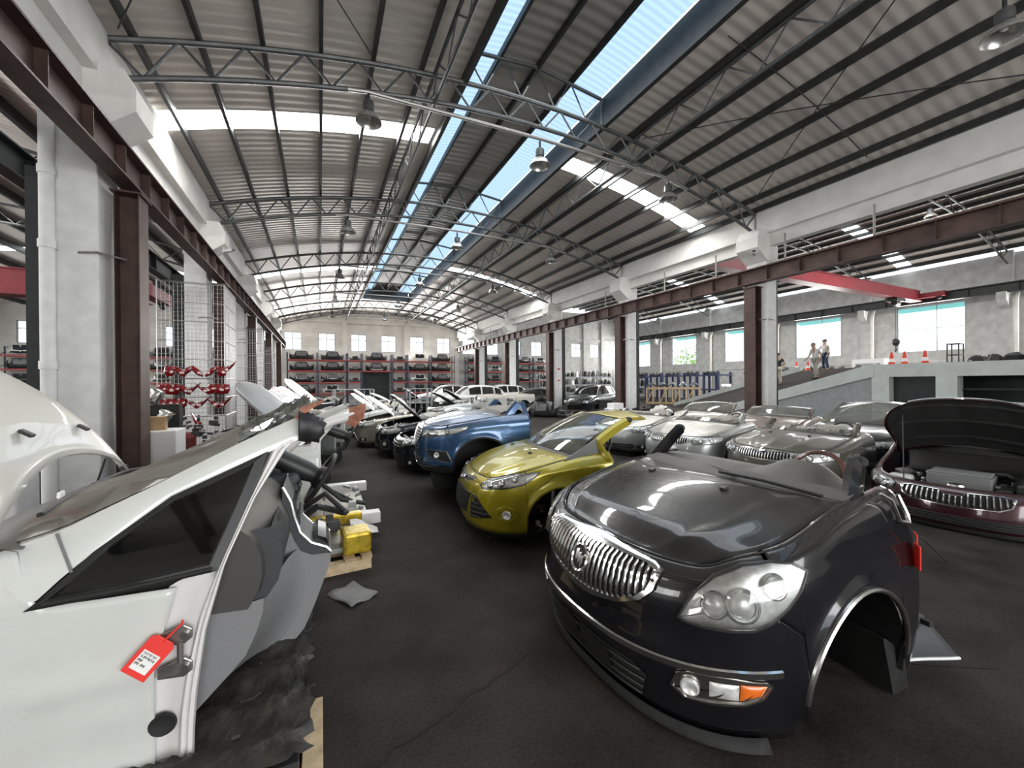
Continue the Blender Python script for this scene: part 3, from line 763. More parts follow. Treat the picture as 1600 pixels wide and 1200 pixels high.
    def blob(s, poly, off=.004, bulge=.0, rings=6, per=6, inset=0.0):
        """domed patch over a (q, z) outline lying on the body"""
        P = []
        m = len(poly)
        for i in range(m):
            a, b = poly[i], poly[(i+1) % m]
            for k in range(per): P.append((a[0]+(b[0]-a[0])*k/per, a[1]+(b[1]-a[1])*k/per))
        cq = sum(p[0] for p in P)/len(P); cz = sum(p[1] for p in P)/len(P)
        rows = []
        for r in range(rings + 1):
            u = 1 - r/rings; h = off + bulge * sqrt(max(0, 1 - u*u))
            rows.append([s.wrap(cq+(p[0]-cq)*u, cz+(p[1]-cz)*u, h if r else off - inset) for p in P])
        return rows
    def line(s, pts, off=.006, per=8, closed=False):
        """points along a (q, z) path lying on the body"""
        out = []; m = len(pts)
        for i in range(m if closed else m - 1):
            a, b = pts[i], pts[(i+1) % m]
            for k in range(per): out.append(s.wrap(a[0]+(b[0]-a[0])*k/per, a[1]+(b[1]-a[1])*k/per, off))
        if not closed: out.append(s.wrap(*pts[-1], off))
        return out
    def hood_fn(s):
        qh, qc = s.hq, s.qy(s.cowl); 
        ia = .012
        def F(a):
            return Vector3(s.wrap(a*qh, s.ztop(a*qh)))
        def E(sg, b):
            q = qh + (qc-qh)*b; return Vector3(s.wrap(sg*q, s.ztop(q)))
        p0, p1 = E(-1, 1), E(1, 1)
        def R(a):
            t = (a+1)/2; p = p0*(1-t) + p1*t; k = 1 - a*a
            return Vector3((p.x, p.y - s.bow*k, p.z + s.cz*k))
        c00, c10 = F(-1), F(1); c01, c11 = R(-1), R(1)
        def S(a, b):
            u = (a+1)/2
            lc = F(a)*(1-b) + R(a)*b; ld = E(-1, b)*(1-u) + E(1, b)*u
            bl = (c00*(1-u) + c10*u)*(1-b) + (c01*(1-u) + c11*u)*b
            p = lc + ld - bl
            k = (1 - abs(a)**3) * (1 - (2*b-1)**2)
            z = s.hoodcrown * k
            for (ac0, ac1, amp, wd) in getattr(s, 'hoodlines', ()):
                ac = ac0 + (ac1-ac0)*b
                z += amp * (exp(-((abs(a)-ac)/wd)**2)) * min(1, 6*b, 6*(1-b)+.3)
            return Vector3((p.x, p.y, p.z + z))
        return S
#CARLIB-END
Vector3 = Vector
def qmir(poly): return [(-q, z) for q, z in poly][::-1]
def frame_at(c, q, z, off=0):
    p = Vector(c.wrap(q, z, off)); du = Vector(c.wrap(q+.01, z, off)) - p; dv = Vector(c.wrap(q, z+.01, off)) - p
    du.normalize(); n = du.cross(dv); n.normalize()
    if n.dot(Vector((c.plan(q)[2], c.plan(q)[3], 0))) < 0: n = -n
    v = n.cross(du); 
    if v.z < 0: v = -v
    return p, du, v, n
def onbody(c, q, z, mb, off=0, sx=1, sy=1, fr=None):
    """move a shape built in (x right, y up, z out) on to the body at (q, z)"""
    p, u, v, n = fr or frame_at(c, q, z, off)
    r = MB(); r.f = mb.f; r.v = [tuple(p + u*(a*sx) + v*(b*sy) + n*d) for a, b, d in mb.v]
    return r
def ring(c, poly, w, h, off=.004, per=5):
    """flat frame of width w around a (q, z) outline"""
    m = len(poly); cq = sum(p[0] for p in poly)/m; cz = sum(p[1] for p in poly)/m
    P = []
    for i in range(m):
        a, b = poly[i], poly[(i+1) % m]
        for k in range(per): P.append((a[0]+(b[0]-a[0])*k/per, a[1]+(b[1]-a[1])*k/per))
    def sc(p, d):
        L = sqrt((p[0]-cq)**2+(p[1]-cz)**2) or 1; s = (L+d)/L; return (cq+(p[0]-cq)*s, cz+(p[1]-cz)*s)
    rows = [[c.wrap(*sc(p, d), o) for p in P] for d, o in ((w*.5, off), (w*.35, off+h), (-w*.35, off+h), (-w*.5, off))]
    return MB().grid([list(r) for r in zip(*rows)] + [[r[0] for r in rows]])
def inpoly(poly, x):
    """z range of a (q, z) outline at q = x"""
    zs = []
    for i in range(len(poly)):
        a, b = poly[i], poly[(i+1) % len(poly)]
        if (a[0]-x)*(b[0]-x) <= 0 and a[0] != b[0]: zs.append(a[1]+(b[1]-a[1])*(x-a[0])/(b[0]-a[0]))
    return (min(zs), max(zs)) if len(zs) > 1 else None
def inpolyz(poly, z):
    r = inpoly([(b, a) for a, b in poly], z)
    return r
def stroke(c, root, name, pts, w, m, off=.012, per=8):
    """moulding of width w along a (q, z) path"""
    out = []
    for i in range(len(pts)-1):
        a, b = pts[i], pts[i+1]
        for k in range(per + (i == len(pts)-2)): out.append((a[0]+(b[0]-a[0])*k/per, a[1]+(b[1]-a[1])*k/per))
    rows = [[c.wrap(q, z-w/2, off*.2), c.wrap(q, z-w*.35, off), c.wrap(q, z+w*.35, off), c.wrap(q, z+w/2, off*.2)] for q, z in out]
    return MB().grid(rows).build(name, m, root, smooth=True)
def steering_wheel(root, p, tilt, r=.185, m='black_plastic', dirx=0, col=True, rim=None):
    """steering wheel facing +Y (the driver), tilted back by tilt"""
    M_ = Matrix.Translation(p) @ Matrix.Rotation(dirx, 4, 'Z') @ Matrix.Rotation(-tilt, 4, 'X')
    def tr(mb): mb.v = [tuple(M_ @ Vector(v)) for v in mb.v]; return mb
    w = tr(MB().tube([(r*cos(2*pi*k/28), 0, r*sin(2*pi*k/28)) for k in range(28)], .017, 8, closed=True)).build('steering_wheel', rim or m, root, smooth=True)
    hub = MB().lathe([(0, .035), (.05, .033), (.085, .015), (.09, -.02), (.06, -.05), (0, -.05)], n=16, axis='y')
    tr(hub).build('wheel_hub', m, w, smooth=True)
    sp = MB()
    for a in (0, pi, -pi/2): sp.bar((.06*cos(a), 0, .06*sin(a)), (r*cos(a), 0, r*sin(a)), .045 if a == -pi/2 else .02, .03, (0, 1, 0))
    tr(sp).build('wheel_spoke', m, w)
    if col: tr(MB().tube([(0, -.05, 0), (0, -.12, 0), (0, -.38, 0)], [.06, .075, .07], 12)).build('steering_column', m, root, smooth=True)
    return w
def dash(root, hw, y, z, m='dusty_dash', hump=.06, depth=.5, drop=.45, hx=.37, side=1):
    rows = []
    for i in range(33):
        x = -hw + 2*hw*i/32; row = []
        hb = hump * exp(-((x - side*hx)/.20)**4)
        e = 1 - abs(x/hw)**6 * .25
        for (t, dz, hf) in ((0, 0, 0), (.25, .03, .2), (.5, .045, .7), (.72, .05, 1), (.86, .035, 1), (.95, 0, .75), (1, -.06, .4), (1.0, -.16, 0), (.94, -.30, 0), (.85, -drop, 0), (.3, -drop, 0)):
            row.append((x, y + depth*t*e, z + dz + hb*hf))
        rows.append(row)
    return MB().grid(rows).build('dashboard', m, root, smooth=True)
def tyre(root, p, r=.33, w=.2, axis='x', rim='alloy', flat=False):
    t = MB().lathe([(r*.62, -w/2), (r*.9, -w/2), (r, -w*.38), (r, w*.38), (r*.9, w/2), (r*.62, w/2)], p, 28, axis).build('wheel', 'rubber', root, smooth=True)
    MB().lathe([(r*.62, -w/2+.01), (r*.62, w/2-.02), (r*.58, w/2-.03), (r*.5, w*.2), (0, w*.25)], p, 28, axis).build('wheel_barrel', 'steel_dark', t, smooth=True)
    s = MB()
    for k in range(5):
        a = 2*pi*k/5 + .3
        for d in (-w/2 + .02, w/2 - .02):
            if axis == 'x': s.bar((p[0]+d, p[1], p[2]), (p[0]+d, p[1]+r*.6*cos(a), p[2]+r*.6*sin(a)), .07, .025, (1, 0, 0))
            else: s.bar((p[0], p[1]+d, p[2]), (p[0]+r*.6*cos(a), p[1]+d, p[2]+r*.6*sin(a)), .07, .025, (0, 1, 0))
    s.build('wheel_spoke', rim, t)
    return t
def lumpy(mb, pts, rng, s0, s1, kinds=(0, 1, 2)):
    """small mechanical shapes scattered at pts"""
    for p in pts:
        k = rng.choice(kinds); s = rng.uniform(s0, s1)
        if k == 0: mb.box((p[0]-s, p[1]-s*.7, p[2]-s*.6), (p[0]+s, p[1]+s*.7, p[2]+s*.6))
        elif k == 1:
            a = rng.uniform(0, pi); mb.tube([(p[0]-s*cos(a), p[1]-s*sin(a), p[2]), (p[0]+s*cos(a), p[1]+s*sin(a), p[2]+rng.uniform(-s, s))], s*.45, 8)
        else: mb.ball(p, s*.8, s*.8, s*.7, 8, 5)
    return mb

def car_front(c, root, paint, o):
    """all parts of a cut-off car front under root, in the car's own frame"""
    G = .004
    ya, za, ra = c.arch
    qf = c.qy(ya - ra)                   # front edge of the arch
    qa, s0, s1 = o.get('seam', (qf - .12, .70, .62))
    if qa == 'auto': qa = qf - .12
    zs = lambda q: s0 + (s1 - s0) * (abs(q) - qa) / max(.01, qf - qa)
    nz = o.get('nz', 16); res = o.get('res', 1.0)
    P = o.get('bumper_paint', paint)
    hi = lambda q: c.ztop(q) if abs(q) < qa else min(zs(q), c.ztop(q))
    bz0 = o.get('skirt')                 # unpainted lower lip
    nb = int(90*res)
    MB().grid(c.patch(-qf, qf, lo=bz0, hi=hi, nq=nb, nz=nz)).build('bumper', P, root, smooth=True, solid=.006)
    if bz0: MB().grid(c.patch(-qf, qf, hi=bz0, nq=int(nb*.7), nz=4, off=-.008)).build('bumper_lip', o.get('skirt_mat', 'black_plastic'), root, smooth=True, solid=.006)
    for sg in (-1, 1):
        if sg*o.get('only', sg) < 0: continue
        lo = lambda q: max(c.zbot(q), (zs(q) + G) if abs(q) < qf else 0)
        rows = c.patch(min(sg*(qa+G), sg*c.Q), max(sg*(qa+G), sg*c.Q), lo=lo, nq=int(56*res), nz=nz)
        MB().grid(rows).build('fender', paint, root, smooth=True, solid=.012)
        # liner of the wheel arch
        rr = []
        for i in range(19):
            a = pi*(-.08 + 1.16*i/18); y = ya - (ra+.008)*cos(a); z = max(o.get('ground', c.zb - .05), za + (ra+.008)*sin(a))
            rr.append([(sg*(c.w - d), y, z) for d in (-.012, .25, .52)])
        MB().grid(rr).build('arch_liner', 'black_plastic', root, smooth=True)
        MB().grid([[(sg*(c.w-.52), ya + ra*cos(2*pi*k/20)*u, za + ra*sin(2*pi*k/20)*u) for k in range(21)] for u in (0, 1)]).build('wheel_well', 'rubber', root)
        if o.get('archtrim'):
            pts = []
            for i in range(25):
                a = pi*(i/24); yy = ya - (ra+.004)*cos(a); q = c.qy(yy); pts.append(c.wrap(sg*q, za + (ra+.004)*sin(a), .004))
            MB().tube(pts, o['archtrim'][1], 6).build('arch_trim', o['archtrim'][0], root, smooth=True)
    # hood
    S = c.hood_fn(); nh = int(30*res); mh = int(24*res); i0 = .008
    rows = []
    for j in range(mh+1):
        b = .0 + j/mh; rows.append([S((-1 + 2*i/nh)*(1-i0), b) - Vector((0, 0, .004)) for i in range(nh+1)])
    ho = o.get('hood', 'closed')
    if ho != 'none':
        hm = MB().grid(rows)
        M_ = None
        if ho != 'closed':
            p = S(0, 1); hz = min(S(1, 1).z, p.z) - .02; hy = p.y + .02
            M_ = Matrix.Translation((0, hy, hz)) @ Matrix.Rotation(-radians(ho), 4, 'X') @ Matrix.Translation((0, -hy, -hz))
            hm.v = [tuple(M_ @ Vector(v)) for v in hm.v]
        hd = hm.build('hood', o.get('hood_paint', paint), root, smooth=True, solid=.012)
        if ho != 'closed':
            rows2 = [[p - Vector((0, 0, .03)) for p in r[1:-1]] for r in rows[1:-1]]
            um = MB().grid(rows2)
            for b0 in (.2, .5, .8):
                um.tube([S(-.8 + 1.6*i/10, b0) - Vector((0, 0, .04)) for i in range(11)], .02, 6)
            um.v = [tuple(M_ @ Vector(v)) for v in um.v]
            um.build('hood_lining', o.get('lining', 'rubber'), hd, smooth=True)
            q0 = Vector((-.5, c.nd*.35, S(-.8, .15).z - .1)); q1 = M_ @ (S(-.72, .35) - Vector((0, 0, .04)))
            MB().tube([q0, q1], .007, 6).build('prop_rod', 'steel_dark', root)
        if ho == 'closed':
            qc_ = c.qy(c.cowl); gp = MB()
            for sg in (-1, 1): gp.tube([c.wrap(sg*(c.hq + (qc_-c.hq)*i/16), c.ztop(c.hq + (qc_-c.hq)*i/16)-.002, .001) for i in range(17)], .0055, 5)
            gp.tube([c.wrap(c.hq*(-1+2*i/20), c.ztop(abs(c.hq*(-1+2*i/20)))-.002, .0) for i in range(21)], .0045, 5)
            gp.build('hood_gap', 'rubber', root, smooth=True)
        if o.get('hoodlip'):
            lp = MB().tube([M_ @ (S(-.9+1.8*i/24, .012) + Vector((0, -.008, 0))) for i in range(25)], .010, 6)
            lp.lathe([(0,0),(.05,0),(.05,.014),(0,.02)], tuple(M_ @ (S(0, .03) + Vector((0,0,.0)))), 16)
            lp.build('hood_lip', 'chrome_dull', hd, smooth=True)
        for a in o.get('nozzles', ()):
            p = S(a, .80); 
            MB().bar(p - Vector((.0, .02, -.003)), p + Vector((0, .025, .012)), .035, .014).build('washer_nozzle', 'black_plastic', root)
    ub = o.get('under', c.zb - .02)
    MB().box((-c.w+.55, .25, ub), (c.w-.55, c.L, ub + .3)).build('underbody', 'rubber', root)
    # lamps
    if 'head' in o:
        for sg in (-1, 1):
            if o.get('nohead') == sg: continue
            poly = o['head'] if sg > 0 else qmir(o['head'])
            h = MB().grid(c.blob(poly, .003, 0, 4, 4)).build('headlight', 'lamp_reflector', root, smooth=True)
            ring(c, poly, .016, .006, .004).build('lamp_bezel', o.get('bezel', 'lamp_dark'), h, smooth=True)
            for (q, z, r) in o.get('bulbs', ()):
                fr = frame_at(c, sg*q, z, .004); fr = (fr[0], fr[1], fr[2], (fr[3]*.6 + Vector((0, -1, .0))*.4).normalized())
                onbody(c, q, z, MB().lathe([(r*1.15, .002), (r*1.1, .022), (r*.95, .03), (r*.85, .02), (r*.8, .008)], n=24), fr=fr).build('lamp_ring', 'chrome', h, smooth=True)
                onbody(c, q, z, MB().lathe([(r*.8, .008), (r*.7, .020), (r*.4, .030), (0, .034)], n=20), fr=fr).build('projector', o.get('projector', 'lamp_reflector'), h, smooth=True)
            for pl in o.get('lampdark', ()):
                MB().grid(c.blob(pl if sg > 0 else qmir(pl), .006, 0, 2, 4)).build('lamp_mask', 'lamp_dark', h, smooth=True)
            MB().grid(c.blob(poly, .006, o.get('lensbulge', .034), 7, 5)).build('lamp_lens', o.get('lens', 'lamp_lens'), h, smooth=True)
    for spec in o.get('grilles', ()):
        poly = spec['poly']; g = MB().grid(c.blob(poly, spec.get('back', .004), 0, 5, 4)).build('grille', spec.get('bm', 'black_plastic'), root, smooth=True)
        if spec.get('frame'): ring(c, poly, spec['frame'][1], spec['frame'][2], .004).build('grille_frame', spec['frame'][0], g, smooth=True)
        q0 = min(p[0] for p in poly); q1 = max(p[0] for p in poly); z0 = min(p[1] for p in poly); z1 = max(p[1] for p in poly)
        if 'v' in spec:
            n, r, h, m = spec['v']
            for i in range(n):
                q = q0 + (q1-q0)*(i+.5)/n; zz = inpoly(poly, q)
                if not zz or zz[1]-zz[0] < .03: continue
                a, b = zz; mg = .012
                if abs(q) < spec.get('skip', 0) and False: continue
                prof = [(0, .25), (.12, .85), (.35, 1), (.65, 1), (.88, .85), (1, .2)]
                MB().tube([c.wrap(q, a+mg+(b-a-2*mg)*t, .004 + h*k) for t, k in prof], r, 6).build('grille_slat', m, g, smooth=True)
        if 'h' in spec:
            n, r, h, m = spec['h']
            for i in range(n):
                z = z0 + (z1-z0)*(i+.5)/n; qq = inpolyz(poly, z)
                if not qq: continue
                a, b = qq
                MB().tube([c.wrap(a+(b-a)*t/14, z, h) for t in range(15)], r, 6).build('grille_slat', m, g, smooth=True)
        if 'mesh' in spec:
            r, m = spec['mesh']; mb = MB(); q = q0
            while q < q1:
                zz = inpoly(poly, q)
                if zz: mb.tube([c.wrap(q, zz[0], .008), c.wrap(q, zz[1], .008)], r, 4)
                q += .03
            mb.build('grille_mesh', m, g)
    for sg in (-1, 1):
        for spec in o.get('fogs', ()):
            poly = spec['poly'] if sg > 0 else qmir(spec['poly'])
            f_ = MB().grid(c.blob(poly, .005, 0, 4, 4)).build('fog_lamp', spec.get('bm', 'black_plastic'), root, smooth=True)
            if spec.get('frame'): ring(c, poly, *spec['frame'][1:], .005).build('fog_bezel', spec['frame'][0], f_, smooth=True)
            for (q, z, r) in spec.get('lamps', ()):
                onbody(c, 0, 0, MB().lathe([(r, .0), (r, .012), (r*.8, .016), (r*.5, .004), (0, .0)], n=18), fr=frame_at(c, sg*q, z, .008)).build('fog_lens', 'lamp_reflector', f_, smooth=True)
            for pl, m in spec.get('patches', ()):
                MB().grid(c.blob(pl if sg > 0 else qmir(pl), .008, .012, 4, 4)).build('turn_signal' if m == 'amber' else 'fog_glass', m, f_, smooth=True)
        for (nm, pts, w, m) in o.get('mouldings', ()):
            stroke(c, root, nm, pts if sg > 0 else [(-q, z) for q, z in pts], w, m, per=o.get('mper', 8))
    if 'emblem' in o: o['emblem'](c, root)
    # cowl, glass, pillars
    p0, p1 = S(-1, 1), S(1, 1)
    if o.get('cowl', True):
        rows = []
        for i in range(25):
            a = -1 + i/12; p = S(a, 1)
            rows.append([(p.x, p.y-.01, p.z-.02), (p.x, p.y+.04, p.z+.004), (p.x, p.y+.13, p.z+.035), (p.x, p.y+.14, p.z-.12)])
        MB().grid(rows).build('cowl', 'dusty_black', root, smooth=True)
    zc = S(0, 1).z
    gl = o.get('glass')
    th = o.get('top', None)              # (half width, y, z) of the windscreen's upper corners
    if gl and th:
        hw, yt, zt = th; n = 24; rows = []
        for j in range(13):
            t = j/12; row = []
            for i in range(n+1):
                a = -1 + 2*i/n; p = S(a, 1); k = 1 - a*a
                q = Vector((a*hw, yt - .10*k, zt + .04*k)); b = Vector((p.x*.985, p.y+.06, p.z+.02)); r = b*(1-t) + q*t
                r += Vector((0, -.05, .03)) * 4*t*(1-t)
                row.append(r)
            rows.append(row)
        if gl == 'full': MB().grid(rows).build('windscreen', o.get('glassmat', 'car_glass'), root, smooth=True)
        else:        # jagged remains along the edges
            rng = random.Random(gl); m = MB()
            keep = rows[:2] if gl != 'sides' else []
            for i in range(n):
                hgt = rng.uniform(.05, .22) * (1.6 if i in (0, 1, n-2, n-1) else 1)
                a0, a1 = rows[0][i], rows[0][i+1]; b0, b1 = rows[12][i], rows[12][i+1]
                h2 = rng.uniform(.05, .22) * (1.6 if i in (0, n-1) else 1)
                m.add([a0, a1, a1+(b1-a1)*h2, a0+(b0-a0)*hgt], [(0, 1, 2, 3)])
            m.build('windscreen_shards', 'car_glass', root)
    pl = o.get('pillars')                # fraction of the pillar left on each side (right, left)
    if pl and th:
        hw, yt, zt = th
        for sg, fr in ((-1, pl[0]), (1, pl[1])):
            if not fr: continue
            b = S(sg, 1) + Vector((sg*.005, .02, -.10)); t_ = Vector((sg*(hw+.03), yt+.05, zt)); pts = []
            n = 8
            for i in range(n+1):
                t = fr*i/n; r = b*(1-t) + t_*t + Vector((0, -.05, .03))*4*t*(1-t); pts.append(r)
            rows = []
            for i, r in enumerate(pts):
                wd = .075 - .025*i/n; k = .055
                rows.append([r + Vector((sg*d, e, f)) for d, e, f in ((-.045, -.02, .015), (.0, -.03, .02), (.03, .0, .0), (.025, wd, -.06), (-.03, wd, -.05), (-.05, .02, -.01))])
            MB().grid(rows, True).build('a_pillar', paint, root, smooth=True)
            e = pts[-1]; MB().ball((e.x, e.y+.02, e.z-.01), .05, .05, .04, 8, 5).build('pillar_stub', o.get('stub', 'steel_bare'), root)
    if o.get('roof') and th:
        hw, yt, zt = th; L2 = o['roof']; rows = []
        for j in range(6):
            rows.append([(a*hw*1.02, yt - .10*(1-a*a) + (L2+.08*(1-a*a))*j/5, zt + .04*(1-a*a) + .03*j/5*(1-abs(a)**3)) for a in [-1 + 2*i/16 for i in range(17)]])
        MB().grid(rows).build('roof_panel', paint, root, smooth=True, solid=.02)
    if o.get('dash', True):
        dash(root, o.get('dashw', c.w*.80), c.cowl + .02, zc + o.get('dashz', .0), m=o.get('dashmat', 'dusty_dash'), hump=o.get('hump', .06))
        if o.get('wheel', True): steering_wheel(root, (.37, c.cowl + o.get('wheely', .62), zc + o.get('wheelz', -.02)), radians(25), rim=o.get('rim'), col=o.get('column', o.get('glass') == 'full'))
    # engine bay when the hood is up
    if ho != 'closed' and o.get('engine', True):
        rng = random.Random(o.get('seed', 1)); zf = c.ztop(0); ez = o.get('engz', 0)
        MB().box((-.62, .22, zf-.10), (.62, .30, zf-.04)).box((-.72, .25, zf-.16), (.72, .45, zf-.12)).build('slam_panel', 'dusty_black', root, bevel=.01)
        MB().box((-c.w+.2, .3, ub+.3), (c.w-.2, c.cowl-.1, zf-.3)).build('bay_floor', 'rubber', root)
        zf += ez; e = MB().box((-.32, .48, zf-.2), (.26, .88, zf-.02)); [e.tube([(-.3, y, zf-.01), (.24, y, zf-.01)], .025, 8) for y in (.55, .65, .75, .83)]
        e.build('engine_cover', 'grey_plastic', root, bevel=.02)
        MB().tube([(.1, .92, zf-.04), (.35, .9, zf), (.48, .75, zf-.03), (.46, .55, zf-.08)], .055, 10).build('intake_hose', 'black_plastic', root, smooth=True)
        MB().box((.45, .42, zf-.2), (.72, .78, zf-.05)).box((.48, .85, zf-.2), (.75, 1.1, zf-.03)).build('battery', 'dusty_black', root, bevel=.015)
        MB().lathe([(0, 0), (.10, 0), (.11, .05), (.07, .07), (0, .08)], (-.58, .72, zf-.12), 14).build('strut_tower', 'engine_alloy', root, smooth=True)
        MB().box((-.7, .4, zf-.25), (-.45, .6, zf-.1)).build('coolant_tank', 'plastic_sheet', root, bevel=.03)
        lumpy(MB(), [(rng.uniform(-.68, .68), rng.uniform(.36, 1.1), zf-.16+rng.uniform(-.05, .06)) for _ in range(46)], rng, .02, .055).build('engine_parts', o.get('enginemat', 'steel_dark'), root)
# ---------------------------------------------------------------- the black front in the foreground
def half(poly):   # outline from its right half (top to bottom)
    return [(q, z) for q, z in poly] + [(-q, z) for q, z in poly[::-1] if q > 1e-6]
def emblem_shield(c, root):
    fr = frame_at(c, 0, .80, .035)
    e = onbody(c, 0, 0, MB().lathe([(.082, .0), (.082, .014), (.072, .020), (.062, .014), (.060, .006)], n=28), fr=fr, sy=1.12).build('emblem', 'chrome', root, smooth=True)
    onbody(c, 0, 0, MB().lathe([(.061, .006), (0, .008)], n=24), fr=fr, sy=1.12).build('emblem_disc', 'lamp_dark', e, smooth=True)
    for k in (-1, 0, 1):
        x = k*.026; y = -k*.014
        m = MB().prism([(x-.015, y+.03, .010), (x+.013, y+.04, .010), (x+.015, y-.008, .010), (x+.002, y-.038, .010), (x-.012, y-.02, .010)], (0, 0, .006))
        onbody(c, 0, 0, m, fr=fr).build('emblem_shield', 'chrome', e)
cb = Car(w=.978, n=2.65, nd=.98, L=1.74, zb=.13, rt=.09, top=[(0,.955),(.55,.95),(.75,.955),(1.0,1.025),(1.24,1.065),(1.76,1.18),(2.3,1.24)],
  front=[(.1,-.09),(.25,-.02),(.40,.015),(.52,.03),(.60,.005),(.75,-.01),(.95,-.09)], side=[(.13,-.05),(.3,-.01),(.6,.012),(.85,.005),(1.0,-.03),(1.25,-.10)],
  arch=(1.085,.345,.455), cowl=1.30, bow=.17, cz=.03, hq=.62, hoodcrown=.028, hoodlines=((.62,.80,.012,.07),))
root = thing('half_car', 'black cut-off car front with oval chrome grille of upright bars, nearest on the right', 'car', (1.50, 2.125, -.065), radians(-90), 'cut-off car fronts')
hp = [(.662,.725),(.70,.80),(.746,.866),(.833,.936),(.984,1.0),(1.127,1.018),(1.24,1.008),(1.317,.97),(1.25,.887),(1.176,.815),(1.082,.747),(1.0,.713),(.898,.703),(.771,.703),(.69,.710)]
car_front(cb, root, 'paint_black', dict(seam=(1.126, .762, .66), ground=.068, under=.068, res=1.2, nz=18,
  head=hp, bulbs=((.832,.818,.058),(.955,.826,.072),(1.115,.915,.055)), projector='lamp_reflector', lensbulge=.045,
  archtrim=('chrome_dull', .013),
  grilles=(dict(poly=half([(0,.935),(.25,.933),(.48,.928),(.545,.905),(.515,.815),(.45,.75),(.31,.685),(.12,.645),(0,.638)]), frame=('chrome', .05, .022), v=(27, .0105, .030, 'chrome')),
    dict(poly=half([(0,.40),(.42,.40),(.50,.36),(.46,.22),(0,.20)]), bm='rubber', h=(4,.008,.012,'black_plastic'))),
  fogs=(dict(poly=[(.63,.375),(.66,.45),(.72,.475),(.90,.475),(1.05,.465),(1.078,.445),(1.045,.385),(.96,.35),(.82,.335),(.69,.33)], bm='chrome_dull', frame=('chrome_dull', .02, .008),
     lamps=((.715,.40,.045),), patches=(([(.80,.37),(.80,.45),(.93,.45),(.93,.37)], 'lamp_reflector'), ([(.935,.37),(.935,.455),(1.06,.45),(1.035,.40)], 'amber'))),),
  mouldings=(('chrome_strip', [(0,.475),(.3,.480),(.6,.492),(.9,.502),(1.135,.502)], .042, 'chrome'),),
  emblem=emblem_shield, glass=None, top=(.62, 2.05, 1.78), pillars=(.50, .40), stub='rubber', nozzles=(-.38, .38),
  hump=.09, dashw=.74, dashz=-.04, dashmat='dusty_black', wheely=.56, wheelz=-.03, rim='wood_dark', column=False))
MB().tube([(.88,1.68,1.06),(.62,2.9,.62),(.34,4.2,.075)], .007, 6).build('aerial_wire', 'cable', root)
# number plate pad, front valance hanging loose, mud flap and liner
MB().grid(cb.blob(half([(0,.385),(.27,.385),(.27,.25),(0,.25)]), .02, 0, 2, 6)).build('plate_pad', 'black_plastic', root)
rows = [[Vector(cb.wrap(q, .16, .01)) + Vector((0, -.01, 0)), Vector(cb.wrap(q, .10, .05)), Vector(cb.wrap(q, .075, -.02))] for q in [-1.1 + 2.2*i/40 for i in range(41)]]
MB().grid(rows).build('valance', 'rubber', root, smooth=True, solid=.006)
MB().prism([(.60,1.50,.10),(.96,1.50,.08),(.975,1.62,.09),(.97,1.58,.32),(.93,1.46,.40),(.62,1.46,.42)], (0,.02,0)).build('mud_flap', 'black_plastic', root)
MB().tube([(.90,1.50,1.24),(.93,1.56,1.20),(.955,1.60,1.08),(.965,1.68,1.06),(.95,1.70,1.10),(.92,1.66,1.22)], .012, 6).build('window_seal', 'chrome_dull', root, smooth=True)
MB().box((-.72,1.34,.55),(.72,1.42,1.02)).build('firewall', 'rubber', root)
MB().tube([(.2,1.18,1.245),(-.1,1.26,1.255),(-.62,1.33,1.225)], .011, 6).tube([(.74,1.22,1.22),(.4,1.17,1.25),(.1,1.15,1.25)], .011, 6).build('wiper', 'black_plastic', root, smooth=True)
t = thing('key_tag', 'red plastic tag hanging on the rear fender edge of the black oval-grille car', 'tag', (3.17, 1.12, .83), radians(38))
MB().box((-.045, -.004, -.09), (.045, .004, .05)).build('tag_plate', 'tag_red', t, bevel=.003)
MB().box((-.034, -.006, -.06), (.034, -.0045, .0)).build('tag_label', 'paper', t)
MB().tube([(0, 0, .05), (.0, -.0, .10), (-.02, .02, .13)], .004, 6).build('tag_strap', 'tag_red', t)
t = thing('sill_trim', 'loose grey plastic sill trim lying behind the black car front', 'trim', (3.35, 1.35, .12), radians(-12))
rows = [[(-.3 + .62*i/14, -.19 + .02*sin(i*.3), .02 - .003*i), (-.3 + .62*i/14, -.02, .05 + .12*sin(pi*i/20)), (-.3 + .62*i/14, .14, .02 + .10*i/14)] for i in range(15)]
MB().grid(rows).build('panel', 'dash_dark', t, smooth=True, solid=.008)
MB().tube([rows[i][0] for i in range(15)], .009, 6).build('trim_edge', 'plaster', t, smooth=True)
for i in (9, 12): MB().box((rows[i][1][0]-.02, -.12, rows[i][1][2]-.03), (rows[i][1][0]+.02, -.07, rows[i][1][2]+.004)).build('clip', 'rubber', t)
MB().box((-.05, .0, -.12), (.05, .1, .08)).build('support_block', 'foam', t)
